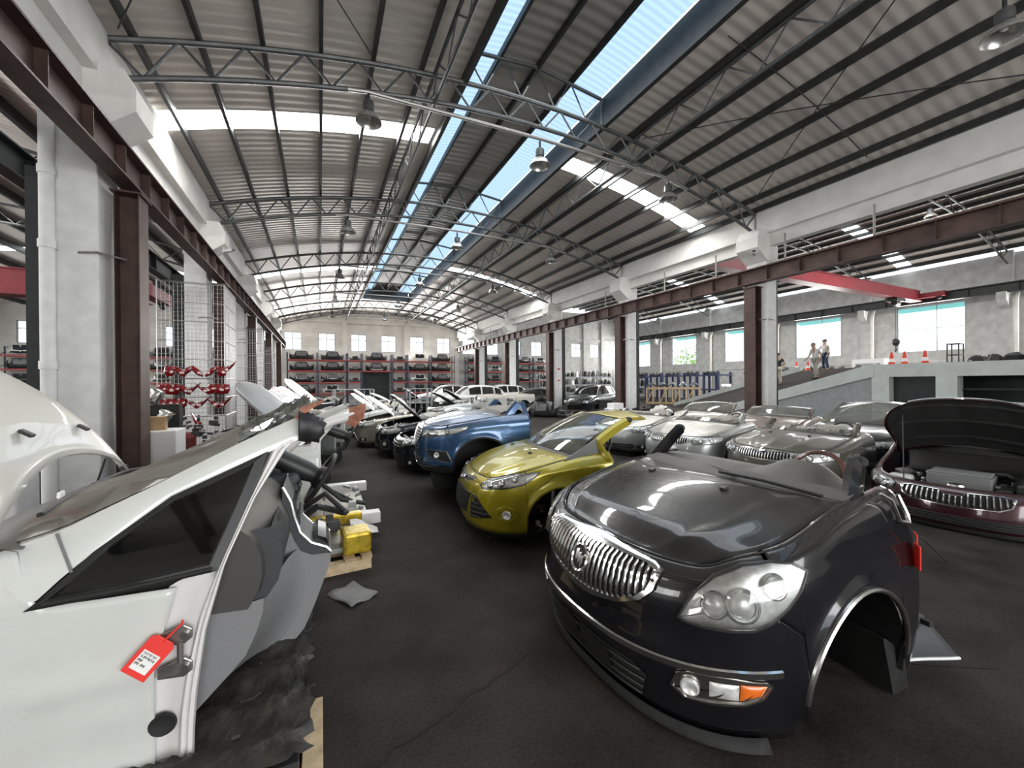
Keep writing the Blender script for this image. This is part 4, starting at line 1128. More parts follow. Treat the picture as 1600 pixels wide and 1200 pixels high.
# ---------------------------------------------------------------- white people carrier, front half, nearest on the left
VR = thing('half_car', 'white cut-off car front with raised beige-dusted hood, nearest on the left', 'car', (-1.2, 3.15, 0), 0, 'cut-off car fronts')
def wb(mb, name, m, root=None, **k):
    root = root or VR; o_ = root.location
    r = root
    while r.parent: r = r.parent
    o_ = r.location
    mb.v = [(v[0]-o_.x, v[1]-o_.y, v[2]-o_.z) for v in mb.v]
    return mb.build(name, m, root, **k)
NY = 2.25; LEAN = .35
def yl(z): return NY + max(0, z - 1.0) * LEAN
def mir(p): return (p[0], 6.30 - p[1], p[2])
def resample(pts, n):
    d = [0]
    for a, b in zip(pts, pts[1:]): d.append(d[-1] + (Vector(b) - Vector(a)).length)
    out = []
    for i in range(n+1):
        s = d[-1]*i/n; k = 0
        while k < len(pts)-2 and d[k+1] < s: k += 1
        t = (s-d[k])/max(1e-9, d[k+1]-d[k]); out.append(Vector(pts[k])*(1-t) + Vector(pts[k+1])*t)
    return out
fr_edge = [(.10, -.665), (.49, -.663), (.66, -.651), (.83, -.612), (.954, -.582), (1.0, -.57)]
def fender_side(flip):
    rows = []
    for j in range(25):
        s = j/24; row = []
        for i in range(49):
            t = i/48
            X1 = -2.02; zt0 = 1.0
            x0 = -.62; X = x0*(1-t) + X1*t
            zt = smooth([(-2.02,.80),(-1.6,1.02),(-1.3,1.14),(-1.13,1.20),(-1.06,1.02),(-1.03,.972),(-.62,.952)], X)
            zb_ = .12
            if abs(X + 1.50) < .35: zb_ = max(zb_, .36 + sqrt(.35**2 - (X+1.50)**2))
            z = zb_ + (zt - zb_)*s
            X += smooth(fr_edge, z)*1.0*(1-t)**3 - x0*(1-t)**3
            y = NY + (max(0, -1.45 - X)/.57)**2.4*.30 - .018*exp(-((z-.62)/.05)**2) + .02*exp(-((z-.30)/.12)**2) + max(0, z-1.0)*.30 + .02*exp(-((z-.98)/.06)**2)*0
            p = (X, y, z); row.append(mir(p) if flip else p)
        rows.append(row)
    return MB().grid(rows)
wb(fender_side(False), 'fender', 'paint_white', smooth=True, solid=.01)
wb(fender_side(True), 'fender', 'paint_white', smooth=True, solid=.01)
nose = Car(w=.9, n=2.6, nd=.55, L=.75, zb=.12, rt=.08, top=[(0,.74),(.6,.75),(1.0,.80),(1.5,.84)], front=[(.1,-.05),(.3,0),(.5,.02),(.74,-.05)], side=[(.1,-.03),(.3,0),(.8,-.02)], arch=(5,0,.1))
def nosew(q, z): p = nose.wrap(q, z); return (-2.36 + p[1], 3.15 - p[0], p[2])
wb(MB().grid([[nosew(-1.15+2.3*i/50, .14+(nose.ztop(-1.15+2.3*i/50)-.14)*j/10) for j in range(11)] for i in range(51)]), 'bumper', 'paint_white', smooth=True, solid=.01)
for s in (0, 1):
    rr = []
    for i in range(17):
        a = pi*i/16; row = []
        for d in (.01, .25, .45):
            p = (-1.50 - .355*cos(a), NY + d, max(.03, .36 + .355*sin(a))); row.append(mir(p) if s else p)
        rr.append(row)
    wb(MB().grid(rr), 'arch_liner', 'black_plastic', smooth=True)
# pillar band along the windscreen
WS = [(-1.20,1.185),(-1.15,1.20),(-.994,1.243),(-.862,1.307),(-.695,1.384),(-.356,1.559),(-.065,1.692)]
LOW = [(-1.06,1.0),(-1.03,.990),(-.95,1.075),(-.863,1.151),(-.621,1.335),(-.40,1.432),(-.228,1.505),(-.10,1.555)]
def band(flip):
    a = resample([(x, yl(z)+.05, z) for x, z in WS], 26); b = resample([(x, yl(z), z) for x, z in LOW], 26); rows = []
    for p, q in zip(a, b):
        rows.append([Vector((p.x, p.y+.035, p.z-.03)), Vector((p.x, p.y+.02, p.z)), p*.9+q*.1 + Vector((0,-.018,.012)), p*.6+q*.4 + Vector((0,-.03,.008)), p*.25+q*.75 + Vector((0,-.022,0)), q, q + Vector((0,.03,.0))])
    return MB().grid([[mir(v) for v in r] for r in rows] if flip else rows)
wb(band(False), 'a_pillar', 'paint_white', smooth=True)
wb(band(True), 'a_pillar', 'paint_white', smooth=True)
wb(MB().tube([(-.994,yl(1.243)-.006,1.235),(-.955,yl(1.17)-.02,1.16),(-.925,yl(1.091)-.014,1.085)], .0055, 6), 'panel_gap', 'grey_plastic', smooth=True)
# torched pillar end
rng = random.Random(44); rows = []
for i in range(11):
    t_ = i/10; row = []
    for k in range(13):
        a_ = -pi*.75 + 1.6*pi*k/12; r_ = (.088 - .02*t_)*(1 + .12*rng.uniform(-1,1)*t_)
        row.append((-.105 + .095*t_ + (rng.uniform(-.01,.025) if i == 10 else 0) + .03*t_*cos(a_), 2.465 + r_*.8*sin(a_ - .6), 1.622 - .03*t_*t_ + r_*cos(a_ - .6)))
    rows.append(row)
wb(MB().grid(rows), 'pillar_stub', 'burnt', smooth=True, solid=.004)
wb(MB().prism([(-.12,2.44,1.66),(-.02,2.44,1.73),(.02,2.62,1.74),(-.1,2.62,1.70)], (.0,.0,.02)), 'roof_scrap', 'rust_orange')
# quarter window: black surround and dark pane
TRI = [(-1.045,.972),(-1.0,1.008),(-.863,1.151),(-.621,1.335),(-.40,1.432),(-.25,1.50),(-.30,1.35),(-.43,1.006),(-.744,.980)]
def tri(d, off): 
    cx = sum(p[0] for p in TRI)/len(TRI); cz = sum(p[1] for p in TRI)/len(TRI)
    return [(cx+(x-cx)*d, yl(cz+(z-cz)*d)+off, cz+(z-cz)*d) for x, z in TRI]
for f in (0, 1):
    r0, r1, r2 = tri(1.02, -.012), tri(.86, -.016), tri(.83, .004)
    if f: r0, r1, r2 = [[mir(p) for p in r] for r in (r0, r1, r2)]
    w_ = wb(MB().grid([r0, r1, r2], True), 'quarter_window', 'black_plastic')
    wb(MB().add(r2, [tuple(range(len(r2)))]), 'window_pane', 'quarter_glass', w_)
wb(MB().tube([(-1.0,yl(1)-.012,.985),(-.75,yl(1)-.014,.990),(-.45,yl(1)-.012,1.012)], .012, 6), 'window_moulding', 'black_plastic', smooth=True)
# door frame strip and hinge post
FL = [(-.150,1.56),(-.228,1.51),(-.33,1.26),(-.431,1.002),(-.499,.814),(-.551,.57),(-.575,.386),(-.585,.13)]
FR = [(-.075,1.54),(-.141,1.545),(-.291,1.297),(-.403,1.023),(-.476,.735),(-.51,.47),(-.522,.30),(-.527,.10)]
def frame_rows(flip):
    a = resample([(x, yl(z), z) for x, z in FL], 30); b = resample([(x, yl(z), z) for x, z in FR], 30); rows = []
    for p, q in zip(a, b):
        rows.append([p + Vector((0,.05,0)), p + Vector((0,.008,0)), p*.8+q*.2 + Vector((0,-.008,0)), p*.6+q*.4 + Vector((0,-.004,0)), p*.5+q*.5 + Vector((0,.006,0)), p*.35+q*.65 + Vector((0,-.012,0)), p*.08+q*.92 + Vector((0,-.010,0)), q + Vector((0,.01,0)), q + Vector((-.02,.09,0))])
    return MB().grid([[mir(v) for v in r] for r in rows] if flip else rows)
wb(frame_rows(False), 'door_frame', 'paint_white_frame', smooth=True)
wb(frame_rows(True), 'door_frame', 'paint_white_frame', smooth=True)
PA = [(-.43,1.005),(-.582,.96),(-.615,.83),(-.655,.66),(-.668,.49),(-.67,.12)]; PB = [(-.42,1.01),(-.44,.97),(-.49,.82),(-.55,.57),(-.57,.40),(-.58,.12)]
def post(flip):
    a = resample([(x, NY+.012, z) for x, z in PA], 24); b = resample([(x, NY+.012, z) for x, z in PB], 24)
    rows = [[p + Vector((-.03,.02,0)), p*.75+q*.25 + Vector((0,.03,0)), p*.4+q*.6 + Vector((0,.022,0)), q] for p, q in zip(a, b)]
    return MB().grid([[mir(v) for v in r] for r in rows] if flip else rows)
hp_ = wb(post(False), 'hinge_post', 'paint_white_frame', smooth=True)
wb(post(True), 'hinge_post', 'paint_white_frame', smooth=True)
for z, x in ((.744,-.575),(.60,-.575)):
    hg = wb(MB().prism([(x-.075,2.245,z-.035),(x+.02,2.24,z-.045),(x+.052,2.235,z-.02),(x+.052,2.235,z+.022),(x+.02,2.24,z+.045),(x-.075,2.245,z+.015)], (0,.012,0)), 'door_hinge', 'steel_bare', bevel=.006)
    wb(MB().lathe([(0,-.012),(.015,-.012),(.017,.0),(0,.0)], (x+.025,2.237,z), 12, 'y'), 'hinge_bolt', 'chrome_dull', hg)
wb(MB().tube([(-.565,2.23,.63),(-.565,2.23,.72)], .012, 8), 'hinge_pin', 'steel_bare')
wb(MB().lathe([(.0,.004),(.038,.0),(.046,-.006),(.052,.004)], (-.638,2.262,.355), 20, 'y'), 'post_grommet', 'rubber', smooth=True)
# windscreen with its dust film and crumpled top, cowl and wipers
top_e = resample([(x, yl(z)+.055, z+.004) for x, z in WS[1:]], 20); rng = random.Random(4)
rows = []
for i, p in enumerate(top_e):
    a = Vector(p); b = Vector(mir(p)); row = []
    for k in range(25):
        t = k/24; v = a*(1-t) + b*t; bow = 4*t*(1-t)
        v += Vector((-.10*bow*(1-i/26), 0, .055*bow))
        if i > 13: c_ = (i-13)/7; v += Vector((rng.uniform(-1,1)*.02, rng.uniform(-1,1)*.02, rng.uniform(-1.2,.7)*.06))*c_
        row.append(v)
    rows.append(row)
wb(MB().grid(rows[:15]), 'windscreen', 'van_glass', smooth=True, angle=30)
wb(MB().grid(rows[14:]), 'crumpled_glass', 'car_glass', smooth=True, angle=16)
def cowlp(t, dx, dz): bow = 4*t*(1-t); y = 2.30 + 1.70*t; return (-1.14 - .11*bow + dx, y, 1.195 + .03*bow + dz)
wb(MB().grid([[cowlp(k/20, dx, dz) for dx, dz in ((.06,.0),(0,.012),(-.10,-.03),(-.22,-.06),(-.24,-.3))] for k in range(21)]), 'cowl', 'dusty_black', smooth=True)
for a, b, c_ in ((.20,.62,.012),(.55,.97,.02)):
    pts = [cowlp(a + (b-a)*i/8, .03+.02*i/8, .035+c_*(1-abs(2*i/8-1))) for i in range(9)]
    w_ = wb(MB().tube(pts, [.014]*2+[.011]*7, 8), 'wiper', 'black_plastic', smooth=True)
    wb(MB().tube([(p[0]+.03,p[1],p[2]-.012) for p in pts[3:]], .006, 5), 'wiper_blade', 'rubber', w_)
wb(MB().tube([cowlp(.34+.02*cos(2*pi*k/12)*0+.003*k, .02, .05+.03*sin(2*pi*k/6)) for k in range(13)], .009, 6), 'tape_coil', 'foam', smooth=True)
# raised hood
HD = []
for j in range(21):
    u = j/20; row = []
    for i in range(33):
        a = -1 + i/16; k = 1 - a*a
        base = Vector((-1.165 - .13*k, 3.12 + a*.745, 1.255 + .20*k - .03*(a < 0)*abs(a)))
        L_ = 1.02*u; ang = radians(47) - .10*u
        n_ = Vector((sin(ang), 0, cos(ang)))
        w_ = 1 - .12*u**3
        p = base + Vector((-cos(ang), 0, sin(ang)))*L_ + n_*(.07*sin(pi*u)*1 + .05*k*u - .12*abs(a)**5)
        p.y = 3.12 + (p.y - 3.12)*w_; row.append(p)
    HD.append(row)
hd = wb(MB().grid(HD), 'hood', 'paint_white_dusty', smooth=True, solid=.012)
wb(MB().grid([[p - Vector((.03, 0, .045)) for p in r[2:-2]] for r in HD[2:-1]]), 'hood_lining', 'rubber', hd, smooth=True)
for a in (12, 23):
    p = HD[4][a]; q = HD[3][a]
    wb(MB().bar(p + Vector((.01,0,.008)), q + Vector((.03,0,.02)), .035, .016), 'washer_nozzle', 'black_plastic', hd)
wb(MB().tube([(-1.42,3.66,.98),(-1.30,3.60,1.36)], .007, 6), 'prop_rod', 'steel_dark')
wb(MB().bar((-1.22,3.80,1.10),(-1.27,3.78,1.28), .03, .05), 'hood_hinge', 'steel_dark')
rng = random.Random(8)
wb(MB().box((-2.1,2.6,.15),(-1.3,3.7,.75)), 'engine_block', 'steel_dark')
wb(lumpy(MB(), [(rng.uniform(-2.0,-1.35), rng.uniform(2.55,3.75), rng.uniform(.75,.98)) for _ in range(45)], rng, .03, .08), 'engine_parts', 'steel_dark')
wb(MB().box((-1.25,2.3,.2),(-1.18,4.0,1.15)), 'firewall', 'steel_dark')
# dashboard: top pad, glove box, grey lower panel, centre stack
SEC = [(-.95,1.14),(-.70,1.20),(-.45,1.215),(-.33,1.19),(-.245,1.12),(-.20,1.02),(-.195,.92),(-.215,.84),(-.265,.765)]
rows = []
for i in range(29):
    t = i/28; y = 2.37 + 1.55*t; e = 1 - .10*abs(2*t-1)**4
    rows.append([(x if k < 2 else -.95 + (x+.95)*e + .02*sin(pi*t), y, z - .03*abs(2*t-1)**4) for k, (x, z) in enumerate(SEC)])
wb(MB().grid(rows).add([rows[0][k] for k in range(9)] + [(-.95, 2.37, .78)], [tuple(range(10))]), 'dashboard', 'dusty_dash', smooth=True, angle=60)
gb = [[(x+.012, y, z) for (x, z) in [(-.245,1.12),(-.20,1.02),(-.195,.92),(-.215,.84),(-.265,.765)] for y in [yy]] for yy in [2.40 + .50*i/8 for i in range(9)]]
wb(MB().grid(gb).add(gb[0] + [(-.55, 2.40, .72), (-.5, 2.40, 1.1)], [tuple(range(7))]), 'glove_box', 'dash_dark', smooth=True, angle=60)
rows = []
for i in range(21):
    t = i/20; y = 2.385 + 1.50*t; cx = .10*exp(-((y-3.1)/.28)**2)
    rows.append([(x + cx, y, z) for x, z in [(-.265,.768),(-.27,.70),(-.30,.60),(-.345,.50),(-.42,.42),(-.54,.30),(-.62,.24)]])
wb(MB().grid(rows).add(rows[0] + [(-.62, 2.385, .72)], [tuple(range(8))]), 'lower_panel', 'soft_grey', smooth=True, angle=60)
ST = [(-.22,1.20),(-.175,1.10),(-.155,1.0),(-.125,.90),(-.06,.82),(.03,.775),(.055,.745)]
LW = [(-.24,.20),(-.2,.20),(-.15,.22),(-.10,.28),(-.04,.42),(.02,.58),(.055,.68)]
def cons(y, a, b, n=6): return [[(p[0]*(1-k/n)+q[0]*k/n, y, p[1]*(1-k/n)+q[1]*k/n) for k in range(n+1)] for p, q in zip(a, b)]
for y in (2.93, 3.33): pass
mid = [(p[0]*.80+q[0]*.20, p[1]*.80+q[1]*.20) for p, q in zip(ST, LW)]
sd = MB().grid(cons(2.93, mid, LW)); sd.grid(cons(3.33, mid, LW)); sd.grid([[(x, y, z) for y in (2.93, 3.13, 3.33)] for x, z in [(-.10,.28),(-.04,.42),(.02,.58),(.055,.68)]])
wb(sd, 'console_side', 'soft_grey', smooth=True)
pa_ = [(-.262,.775),(-.27,.70),(-.30,.60),(-.345,.50),(-.42,.42),(-.54,.30),(-.62,.22)]
qa_ = [(-.10,.80),(-.06,.68),(-.04,.56),(-.05,.45),(-.08,.34),(-.13,.25),(-.20,.205)]
wb(MB().grid([[(a[0]*(1-k/8)+b[0]*k/8 + .05*sin(pi*k/8)*0, 2.40*(1-k/8)+2.945*k/8 + .16*sin(pi*k/8), a[1]*(1-k/8)+b[1]*k/8) for k in range(9)] for a, b in zip(pa_, qa_)]), 'console_flank', 'soft_grey', smooth=True)
ud = MB().grid(cons(2.928, ST, mid, 2)); ud.grid(cons(3.332, ST, mid, 2)); ud.grid([[(x, y, z) for y in (2.928, 3.13, 3.332)] for x, z in [ST[-1], mid[-1], LW[-1]]])
wb(ud, 'centre_console', 'dash_dark', smooth=True)
wb(MB().grid([[(x+.004, y, z+.004) for y in (2.94, 3.02, 3.24, 3.32)] for x, z in ST]), 'console_face', 'grey_plastic', smooth=True)
for y in (2.926, 3.334): wb(MB().tube([(x, y, z) for x, z in ST], .0095, 8), 'silver_trim', 'alloy', smooth=True)
lid = [(-.05,.825),(-.02,.85),(.03,.825),(.052,.765)]
wb(MB().grid([[(x, y, z + .012*sin(pi*(y-2.96)/.34)) for y in [2.96 + .34*i/8 for i in range(9)]] for x, z in lid]), 'ashtray_lid', 'lamp_dark', smooth=True)
for y0, y1, z0, z1, x in ((2.99,3.27,1.02,1.09,-.165),(2.99,3.27,.93,1.0,-.145)):
    v = wb(MB().box((x, y0, z0), (x+.022, y1, z1)), 'air_vent', 'lamp_dark')
    for k in range(6): wb(MB().box((x+.016, y0+.02+(y1-y0-.04)*k/5-.004, z0+.006), (x+.03, y0+.02+(y1-y0-.04)*k/5+.004, z1-.006)), 'vent_slat', 'grey_plastic', v)
v = wb(MB().prism([(-.262,2.56,1.075),(-.225,2.56,1.10),(-.205,2.56,1.055),(-.205,2.56,1.03)], (.004,.17,0)), 'side_vent', 'lamp_dark')
for k in range(5): wb(MB().box((-.235, 2.575+.033*k, 1.035), (-.196, 2.583+.033*k, 1.085)), 'vent_slat', 'dusty_dash', v)
# steering wheel and column on the far side
M_ = VR.location
sw = steering_wheel(VR, (.0-M_.x, 3.47-M_.y, 1.12), radians(32), r=.195, dirx=-pi/2)
wb(MB().box((-.42,3.28,1.0),(-.14,3.66,1.2)), 'instrument_hood', 'dash_dark', bevel=.04)
wb(MB().tube([(-.15,3.40,1.14),(-.13,3.22,1.14)], .012, 8), 'indicator_stalk', 'black_plastic')
# stripped floor with matted felt, on a pallet
rng = random.Random(2); rows = []
for i in range(41):
    x = -1.15 + 1.09*i/40 + (.0 if i < 40 else 0); row = []
    for j in range(61):
        y = 2.02 + 2.0*j/60
        row.append((x + (rng.uniform(-.025,.03) if i == 40 else 0), y, .21 + .022*sin(y*22+x*3) + rng.uniform(-.012,.014) + .03*max(0,(-.7-x))))
    rows.append(row)
wb(MB().grid(rows), 'floor_felt', 'grime', smooth=True, angle=70)
wb(MB().box((-1.2,2.27,.14),(-.10,4.0,.185)), 'floor_pan', 'steel_bare')
wb(MB().box((-.62,2.02,.13),(-.10,2.27,.18)), 'sill_end', 'steel_dark')
PAL = thing('wooden_pallet', 'wooden pallet under the white cut-off car on the left', 'pallet', (-.7, 3.0, 0))
for x, y1 in ((-1.35,4.0), (-.70,4.0), (-.045,2.5)): wb(MB().box((x-.045, 1.95, 0), (x+.045, y1, .10)), 'bearer', 'wood_pale', PAL, bevel=.004)
for y in (2.05, 2.45, 2.9, 3.4, 3.9): wb(MB().box((-1.4, y-.05, .10), (-.1, y+.05, .125)), 'deck_board', 'wood', PAL)
# red tag
t = thing('key_tag', 'red plastic tag with a white printed label hanging from the white car door hinge', 'tag', (-.66, 2.205, .70), 0)
M2 = Matrix.Rotation(radians(-9), 4, 'X') @ Matrix.Rotation(radians(42), 4, 'Y')
def tg(mb, name, m, **k): mb.v = [tuple(M2 @ Vector(v)) for v in mb.v]; return mb.build(name, m, t, **k)
tg(MB().prism([(-.052,-.002,-.085),(.052,-.002,-.085),(.052,-.002,.06),(.035,-.002,.075),(-.035,-.002,.075),(-.052,-.002,.06)], (0,.005,0)), 'tag_plate', 'tag_red', bevel=.002)
lb = tg(MB().box((-.036,-.0034,-.062),(.036,-.0022,.014)), 'tag_label', 'paper')
ink = MB(); rng = random.Random(3)
for r_, n_ in enumerate((14, 15, 6, 11)):
    x = -.031
    for k in range(n_):
        if rng.random() < .12: x += .004; continue
        z = .004 - r_*.014
        ink.box((x, -.0042, z-.0045), (x+.0009, -.0035, z+.0045)); ink.box((x, -.0042, z+rng.choice((-.0045,-.001,.0033))), (x+.0032, -.0035, z+rng.choice((.0045,.0045,.0045))*1.0)); x += .0042
tg(ink, 'printed_text', 'ink')
tg(MB().tube([(0,0,.06),(.004,-.004,.10),(.008,0,.15),(0,.01,.155)], .0045, 6), 'tag_strap', 'tag_red', smooth=True)
# ---------------------------------------------------------------- other cut-off fronts on the right
def front(label, pl, car, paint, o, grp='cut-off car fronts'):
    r = thing('half_car', label, 'car', (pl[0], pl[1], pl[3]), radians(pl[2]), grp)
    o = dict(o); o.setdefault('ground', -pl[3]); o.setdefault('under', -pl[3])
    car_front(car, r, paint, o); return r
# yellow-green hatchback front
def emblem_oval(c, root):
    fr = frame_at(c, 0, .705, .024)
    e = onbody(c, 0, 0, MB().lathe([(.085, 0), (.085, .01), (.075, .014), (.07, .008), (0, .008)], n=28), fr=fr, sy=.42).build('emblem', 'chrome', root, smooth=True)
    onbody(c, 0, 0, MB().lathe([(.068, .009), (0, .011)], n=24), fr=fr, sy=.42).build('emblem_field', 'rack_blue', e)
    onbody(c, 0, 0, MB().tube([(-.045,-.008,.013),(-.03,.016,.013),(-.02,-.012,.013),(-.005,.006,.013),(.008,-.01,.013),(.02,.006,.013),(.03,-.01,.013),(.048,.006,.013)], .003, 5), fr=fr).build('emblem_script', 'foam', e)
cf = Car(w=.905, n=2.515, nd=.948, L=1.62, zb=.15, rt=.10, top=[(0,.78),(.5,.775),(.8,.81),(1.1,.88),(1.7,1.0),(2.3,1.06)],
  front=[(.1,-.08),(.22,.0),(.40,.03),(.6,.0),(.78,-.08)], side=[(.15,-.03),(.4,.0),(.65,.02),(.85,.0),(1.05,-.06)], arch=(.93,.33,.37), cowl=1.14, bow=.20, cz=.04, hq=.60, hoodcrown=.03, hoodlines=((.62,.78,.014,.06),), ridges=((1.2,.86,.93,.012,.03),))
def quarter(root, c, yt=1.14):
    MB().prism([(.83,1.02,.985),(.79,1.50,1.0),(.74,1.49,1.20),(.78,1.28,1.10)], (-.02,0,0)).build('quarter_panel', 'grey_plastic', root)
yf = front('yellow-green cut-off hatchback front with complete windscreen', (1.600, 4.841, -98.1, -.019), cf, 'paint_yellow', dict(seam=(1.115,.752,.64), under=.02, res=1.1,
  head=[(.53,.70),(.56,.745),(.66,.785),(.97,.85),(1.27,.885),(1.21,.825),(1.09,.752),(.94,.715),(.76,.69),(.60,.668)], bulbs=((.70,.725,.035),(.84,.755,.04),(1.0,.80,.03)), lensbulge=.03, lens='lamp_lens',
  grilles=(dict(poly=half([(0,.605),(.36,.585),(.30,.36),(0,.345)]), bm='rubber', h=(7,.007,.012,'black_plastic'), frame=('black_plastic',.02,.01)),
           dict(poly=[(.42,.585),(.50,.57),(.73,.375),(.42,.325)], bm='rubber', h=(5,.009,.014,'black_plastic'), frame=('black_plastic',.016,.008)),
           dict(poly=qmir([(.42,.585),(.50,.57),(.73,.375),(.42,.325)]), bm='rubber', h=(5,.009,.014,'black_plastic')),
           dict(poly=half([(0,.735),(.33,.755),(.40,.745),(.33,.715),(0,.665)]), bm='dusty_black', h=(2,.008,.014,'chrome_dull'))),
  fogs=(dict(poly=[(.78,.40),(.80,.46),(.89,.50),(.98,.475),(1.01,.41),(.94,.36),(.84,.35)], bm='paint_yellow', frame=('paint_yellow',.05,.016), lamps=((.905,.42,.052),)),),
  emblem=emblem_oval, skirt=.20, glass='full', top=(.56,1.95,1.40), pillars=(1,1), roof=.34, dash=True, dashz=-.05, hump=.05, wheelz=-.02, nozzles=(-.45,.45), stub='black_plastic'))
quarter(yf, cf)
MB().bar((.87,1.60,.35),(.86,1.55,.97),.05,.07).bar((.86,1.55,.96),(.75,1.50,1.17),.05,.06).build('door_frame', 'paint_yellow', yf)
MB().box((-.8,1.25,.35),(.8,1.35,.95)).build('firewall', 'rubber', yf)
rng = random.Random(5)
for sg in (1, -1): lumpy(MB(), [(sg*rng.uniform(.45,.8), .93+rng.uniform(-.2,.2), .3+rng.uniform(-.15,.25)) for _ in range(16)], rng, .03, .07).tube([(sg*.7,.93,.2),(sg*.66,.95,.7)],.04,8).tube([(sg*.5,.9,.2),(sg*.8,.93,.18)],.03,8).build('suspension', 'steel_bare', yf)
MB().tube([cf.wrap(1.22+.02*i,.70+.012*i,.004) for i in range(12)], .004, 5).build('scuff', 'dusty_black', yf)
# blue sport utility front
cs = Car(w=.925, n=2.4, nd=.94, L=1.70, zb=.25, rt=.10, top=[(0,.98),(.5,.975),(.8,.975),(1.1,1.01),(1.9,1.12),(2.4,1.16)],
  front=[(.2,-.08),(.35,.0),(.55,.03),(.75,.01),(.98,-.06)], side=[(.2,-.03),(.5,.0),(.8,.02),(1.0,.0),(1.15,-.06)], arch=(.95,.38,.42), cowl=1.25, bow=.18, cz=.04, hq=.62, hoodcrown=.04, hoodlines=((.55,.7,.015,.06),), ridges=((1.2,.93,1.02,.014,.04),))
bs = front('metallic blue cut-off sport utility front beyond the yellow one', (1.45, 6.77, -100.6, .225), cs, 'paint_blue', dict(seam=('auto',.80,.72), under=-.05, ground=-.2, skirt=.36, archtrim=('black_plastic',.020),
  head=[(.47,.80),(.47,.86),(.60,.905),(.95,.925),(1.32,.985),(1.28,.93),(1.15,.875),(.95,.84),(.70,.80)], bulbs=((.62,.85,.032),(.80,.865,.036),(1.0,.89,.03)), lampdark=([(.50,.82),(.60,.86),(.80,.83),(.75,.81)],),
  grilles=(dict(poly=half([(0,.945),(.34,.93),(.44,.87),(.36,.74),(.25,.70),(0,.69)]), frame=('chrome',.03,.014), bm='black_plastic', h=(6,.011,.018,'chrome_dull')),
           dict(poly=half([(0,.48),(.5,.48),(.45,.37),(0,.36)]), bm='rubber', h=(3,.008,.01,'black_plastic'))),
  fogs=(dict(poly=[(.62,.62),(.98,.60),(1.06,.44),(.95,.44),(.72,.50)], bm='black_plastic', frame=('chrome_dull',.018,.008), lamps=((.82,.54,.045),)),),
  mouldings=(('chrome_strip',[(0,.345),(.5,.345),(.85,.36)],.03,'chrome'),), glass=None, top=(.60,1.95,1.62), pillars=(.42,.46), stub='steel_bare', hump=.07, nz=14, res=.9))
MB().box((-.8,1.3,.45),(.8,1.4,1.1)).build('firewall', 'rubber', bs)
MB().bar((.88,1.68,.45),(.86,1.68,1.05),.05,.07).bar((.86,1.68,1.05),(.76,1.62,1.32),.04,.05).build('door_frame', 'paint_blue', bs)
tyre(bs, (.80,.95,.16), .36, .2, rim='steel_dark'); tyre(bs, (-.80,.95,.16), .36, .2, rim='steel_dark')

# the sedans parked in the second row
def sedan(paintz=.80, w=.9, nd=.83, n=2.6, cz=1.0, **k):
    d = dict(w=w, n=n, nd=nd, L=1.75, zb=.15, rt=.10, top=[(0,paintz),(.5,paintz),(.8,paintz+.015),(1.1,paintz+.06),(1.9,cz-.01),(2.4,cz+.03)],
      front=[(.12,-.08),(.25,.0),(.45,.03),(.6,.01),(.8,-.06)], side=[(.15,-.03),(.4,.0),(.7,.02),(.85,.0),(1.05,-.06)], arch=(.93,.32,.37), cowl=1.25, bow=.18, cz=.03, hq=.6, hoodcrown=.035, hoodlines=((0,0,.016,.05),(.45,.62,.012,.06)), ridges=((1.1,.80,.90,.012,.03),))
    d.update(k); return Car(**d)
GR = half([(0,.735),(.09,.745),(.16,.775),(.38,.775),(.47,.755),(.44,.67),(.36,.635),(0,.625)])
HL = [(.55,.655),(.53,.72),(.58,.775),(.85,.795),(1.05,.815),(1.17,.80),(1.15,.74),(1.06,.69),(.88,.66),(.70,.645)]
def emblem_disc(z, r=.055):
    def f(c, root):
        fr = frame_at(c, 0, z, .02)
        e = onbody(c, 0, 0, MB().lathe([(r,0),(r,.012),(r*.8,.018),(0,.012)], n=20), fr=fr).build('emblem', 'chrome', root, smooth=True)
        onbody(c, 0, 0, MB().prism([(-r*.5,-r*.1,.016),(r*.5,.0,.016),(-r*.1,r*.45,.016)], (0,0,.004)), fr=fr).build('emblem_mark', 'green_plastic', e)
    return f
S_OPT = dict(seam=(1.10,.69,.62), res=.7, nz=12, head=HL, bulbs=((.70,.715,.045),(.90,.735,.045)), lens='lamp_lens', lensbulge=.028,
  grilles=(dict(poly=GR, frame=('chrome_dull',.022,.014), bm='rubber', v=(20,.0085,.016,'chrome_dull')), dict(poly=half([(0,.33),(.5,.34),(.46,.24),(0,.23)]), bm='rubber', h=(3,.007,.008,'black_plastic'))),
  fogs=(dict(poly=[(.62,.34),(.90,.35),(.90,.27),(.66,.26)], bm='black_plastic', lamps=((.78,.305,.032),)),), emblem=emblem_disc(.775), top=(.60,2.0,1.36), pillars=(.55,.55), glass=11, hump=.07, wheel=True, stub='steel_bare', skirt=.2)
def opt(**k): d = dict(S_OPT); d.update(k); return d
front('grey-taupe dusty cut-off sedan front with upright-bar grille and crumpled fender', (6.72, 4.353, -87.5, -.089), sedan(nd=.83, n=2.6), 'paint_taupe', opt(glass=21, nozzles=(-.4,.4), res=.9))
front('pale silver cut-off sedan front with upright-bar grille and jagged windscreen remains', (6.53, 6.215, -84.7, -.047), sedan(nd=.80, n=2.7, paintz=.79), 'paint_silver', opt(glass=17, top=(.62,1.85,1.33), pillars=(.6,.6), res=.9, seam=(1.1,.70,.62)))
